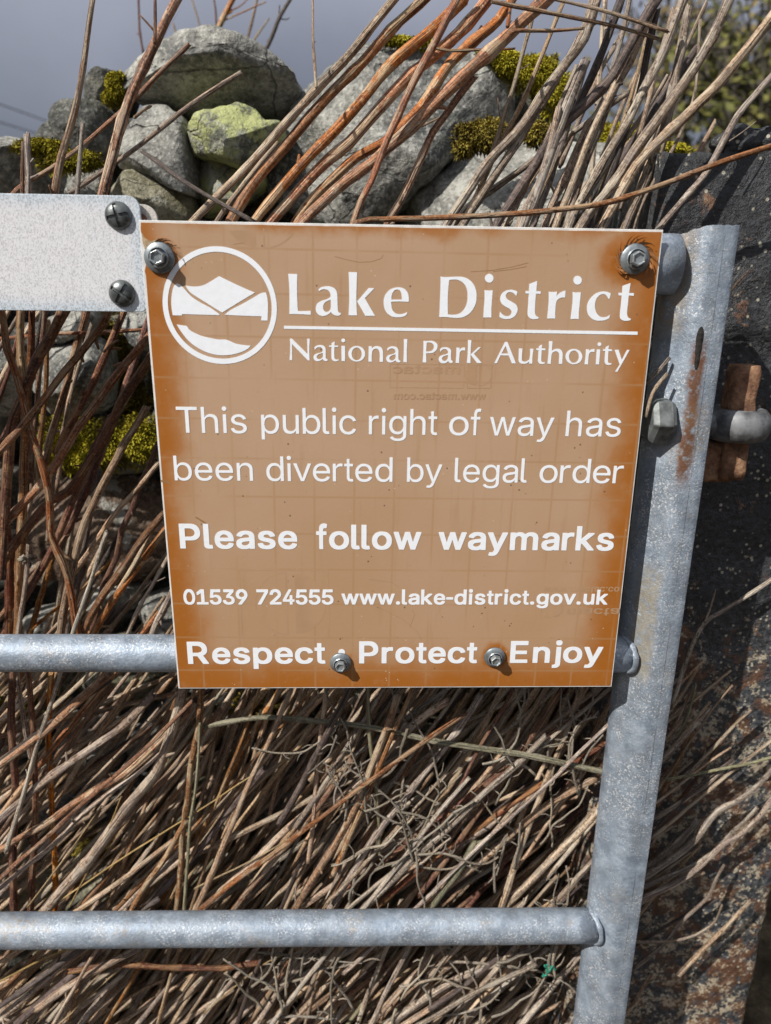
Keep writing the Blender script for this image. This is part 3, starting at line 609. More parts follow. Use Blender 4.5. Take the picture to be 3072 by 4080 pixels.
def tube(name, p, q, r, mat, parent, seg=32, rings=40, wob=0.0003):
    bm = bmesh.new(); d = (q - p).normalized(); a_ = d.orthogonal().normalized(); b_ = d.cross(a_); rows = []
    for j in range(rings + 1):
        c = p.lerp(q, j / rings); rows.append([])
        for i in range(seg):
            t = 2 * math.pi * i / seg; v = c + (a_ * math.cos(t) + b_ * math.sin(t)) * (r + wob * mnoise.noise((c + a_ * math.cos(t) * r) * 25)); rows[-1].append(bm.verts.new(v - parent.location))
    for j in range(rings):
        for i in range(seg): bm.faces.new((rows[j][i], rows[j][(i + 1) % seg], rows[j + 1][(i + 1) % seg], rows[j + 1][i]))
    bm.faces.new(rows[0][::-1]); bm.faces.new(rows[-1]); bmesh.ops.recalc_face_normals(bm, faces=bm.faces)
    return bm_obj(name, bm, mat, parent)
def weld(c, axis_r, parent, seed, tk=0.0020, ax=Vector((1, 0, 0))):
    """lumpy bead round the end of a rail"""
    bm = bmesh.new(); seg, tub = 48, 10; rows = []
    for i in range(seg):
        t = 2 * math.pi * i / seg; rd = Vector((0, math.cos(t), math.sin(t))); row = []
        k1 = tk * (1 + 0.55 * mnoise.noise(Vector((math.cos(t) * 2.4, math.sin(t) * 2.4, seed))))
        for j in range(tub):
            s = 2 * math.pi * j / tub; row.append(bm.verts.new(c + rd * (axis_r + k1 * 0.75 * math.cos(s)) + Vector((1, 0, 0)) * k1 * 1.5 * math.sin(s) + Vector((0.006 * (abs(math.cos(t))), 0, 0)) - parent.location))
        rows.append(row)
    for i in range(seg):
        for j in range(tub): bm.faces.new((rows[i][j], rows[(i + 1) % seg][j], rows[(i + 1) % seg][(j + 1) % tub], rows[i][(j + 1) % tub]))
    return bm_obj('weld', bm, M['galv'], parent)
def rail(u0, v0, u1, v1, r, seed):
    p = at(u0, v0, YG); q = at(u1, v1, YG); d = (q - p).normalized(); p = p - d * 0.25
    xe = post_c(q.z) - half * 0.80; q = q + d * ((xe - q.x) / d.x)
    o = tube('rail', p, q, r, M['galv'], gate)
    if r < 0.02: weld(Vector((post_c(q.z) - half * 0.92, YG, q.z)), r, gate, seed, 0.0019)
    return o
rl = rail(0, 545, 1440, 572, 0.0228, 1); rl['label'] = 'thick top rail mostly hidden behind the sign'
rl = rail(0, 1411, 1350, 1413, 0.0166, 2); rl['label'] = 'middle rail crossing behind the lower edge of the sign'
rl = rail(0, 2011, 1285, 1999.5, 0.0169, 3); rl['label'] = 'lowest visible rail below the sign'
# eye bolt through the post: nut on the left, eye round the hinge pin on the right
pc = at(1590, 915, YP); zE = pc.z; xs0 = at(1400, 912, YG).x
eye = tube('eye_bolt', Vector((xs0 - 0.004, YG + 0.01, zE)), Vector((px - wl_ * 1.2, YP - 0.004, zE)), 0.0098, M['galvdark'], gate, 24, 12)
bm = bmesh.new(); seg, tub = 40, 16; RR, rr = wl_ * 1.0 + 0.0085, 0.0112; rows = []
for i in range(seg):
    t = 2 * math.pi * i / seg; row = []
    for j in range(tub):
        s = 2 * math.pi * j / tub; rr2 = RR + rr * math.cos(s) * 0.85
        row.append(bm.verts.new(Vector((px + rr2 * math.cos(t) * 0.96, YP + rr2 * math.sin(t), zE + rr * 1.25 * math.sin(s))) - gate.location))
    rows.append(row)
for i in range(seg):
    for j in range(tub): bm.faces.new((rows[i][j], rows[(i + 1) % seg][j], rows[(i + 1) % seg][(j + 1) % tub], rows[i][(j + 1) % tub]))
bmesh.ops.recalc_face_normals(bm, faces=bm.faces)
bm_obj('eye_ring', bm, M['galvdark'], eye)
def hexprism(bm, c, ax, r, h, taper=0.86, rot=0.0):
    a_ = ax.orthogonal().normalized(); b_ = ax.cross(a_); rows = []
    for (t, s) in ((0, taper), (0.22, 1.0), (0.78, 1.0), (1.0, taper)):
        rows.append([bm.verts.new(c + ax * (h * t) + (a_ * math.cos(rot + k * math.pi / 3) + b_ * math.sin(rot + k * math.pi / 3)) * r * s) for k in range(6)])
    for j in range(3):
        for i in range(6): bm.faces.new((rows[j][i], rows[j][(i + 1) % 6], rows[j + 1][(i + 1) % 6], rows[j + 1][i]))
    bm.faces.new(rows[0][::-1]); bm.faces.new(rows[-1]); bmesh.ops.recalc_face_normals(bm, faces=bm.faces)
bm = bmesh.new(); hexprism(bm, Vector((at(1395, 912, 0.016).x, 0.0165, at(1421, 912, 0.006).z)) - gate.location, Vector((1, 0, 0)), 0.0200, at(1447, 912, 0.016).x - at(1395, 912, 0.016).x, 0.84, 0.35)
bm_obj('nut', bm, mat_plain('dull_nut', (0.19, 0.205, 0.205), 0.55, 0.35, var=0.3, sc=120, bump=0.3), eye, smooth=False, bevel=0.0012)
# worn slot in the post face; its shaded hollow is near-black colour, not cut
bm = bmesh.new(); c = at(1508, 762, yfront); zc = c.z; yy = yfront
for (dz, rr_) in ((0.011, 0.0032), (0.004, 0.0029), (-0.005, 0.0022)):
    mt = Matrix.Translation(Vector((at(1510, 762, yy).x, yy + 0.0012, zc + dz)) - gate.location) @ Matrix.Diagonal((rr_, 0.0017, 0.010, 1)); bmesh.ops.create_icosphere(bm, subdivisions=3, radius=1, matrix=mt)
bm_obj('slot', bm, M['blackhole'], gate)

# ------------------------------------------------------------------ sign
sign = thing('notice_sign', 'square brown notice sign with white lettering bolted to the steel gate', 'sign', (0, 0, SZ))
CORN = [(-0.19058, 0.18976), (0.18941, 0.18858), (0.19058, -0.18976), (-0.18941, -0.18858)]
def prism(name, poly, y0, y1, mat, parent, bevel=0):
    bm = bmesh.new(); f = [bm.verts.new((x, y0, z)) for x, z in poly]; b = [bm.verts.new((x, y1, z)) for x, z in poly]; n = len(poly)
    bm.faces.new(f); bm.faces.new(b[::-1])
    for i in range(n): bm.faces.new((f[i], b[i], b[(i + 1) % n], f[(i + 1) % n]))
    bmesh.ops.recalc_face_normals(bm, faces=bm.faces)
    return bm_obj(name, bm, mat, parent, smooth=False, bevel=bevel)
prism('board', CORN, 0.0, 0.0032, M['board'], sign, 0.0004)
def s2(u, v):
    p = at(u / KS, v / KS, 0.0); return (p.x, p.z - SZ)
rnd = random.Random(5)
def jag(p, q, n, amp):
    out = []
    for i in range(n):
        t = i / n; out.append((p[0] + (q[0] - p[0]) * t + rnd.uniform(-amp, amp), p[1] + (q[1] - p[1]) * t + rnd.uniform(-amp, amp)))
    return out
A_, B_, C_, D_ = (-0.18905, 0.1880), (0.18815, 0.1869), (0.1894, -0.1885), (-0.18815, -0.18735)
fp = jag(A_, B_, 40, 0.00012) + jag(B_, C_, 40, 0.00012) + jag(C_, D_, 40, 0.00010) + [D_]
left = [(581, 1400), (583, 1200), (582, 1100), (577, 1080), (585, 1040), (590, 1000), (600, 985), (592, 965), (575, 950), (566, 938), (562, 921), (561, 913)]
left = [(583 - 0 * k, y) for k, y in ()] + left
lz = []
for (u, v) in left:
    x, z = s2(u, v); lz.append((x, z))
# the film's left edge: straight from the bottom up to the torn part, then the tear
x0, z0_ = D_; x1, z1_ = lz[0]
fp += [(x0 + (-0.1888 - x0) * 0.5, (z0_ + z1_) / 2), (-0.1887, z1_)] + lz[2:]
prism('brown_film', fp, -0.0003, 0.0004, M['face'], sign)
# old glue left where the film has torn off
gp = [s2(*q) for q in ((565, 925), (578, 948), (600, 962), (632, 950), (606, 972), (590, 1000), (577, 992), (568, 960))]
prism('glue_patch', gp, -0.00045, 0.0003, M['peel'], sign)

def fill(name, contours, y, th, mat, parent, label=None):
    """flat lettering cut from closed outlines in metres on the sign"""
    c = bpy.data.curves.new(name, 'CURVE'); c.dimensions = '2D'; c.fill_mode = 'BOTH'; c.extrude = th / 2
    for pts in contours:
        s = c.splines.new('POLY'); s.points.add(len(pts) - 1); s.use_cyclic_u = True
        for q, p in zip(s.points, pts): q.co = (p[0], p[1], 0, 1)
    co = bpy.data.objects.new(name, c); COL.objects.link(co); bpy.context.view_layer.update()
    me = bpy.data.meshes.new_from_object(co.evaluated_get(bpy.context.evaluated_depsgraph_get()))
    bpy.data.objects.remove(co); bpy.data.curves.remove(c)
    for v in me.vertices: v.co = Vector((v.co.x, y - v.co.z, v.co.y))
    me.materials.clear(); me.materials.append(mat)
    o = bpy.data.objects.new(name, me); COL.objects.link(o); o.parent = parent
    if label: o['label'] = label
    return o
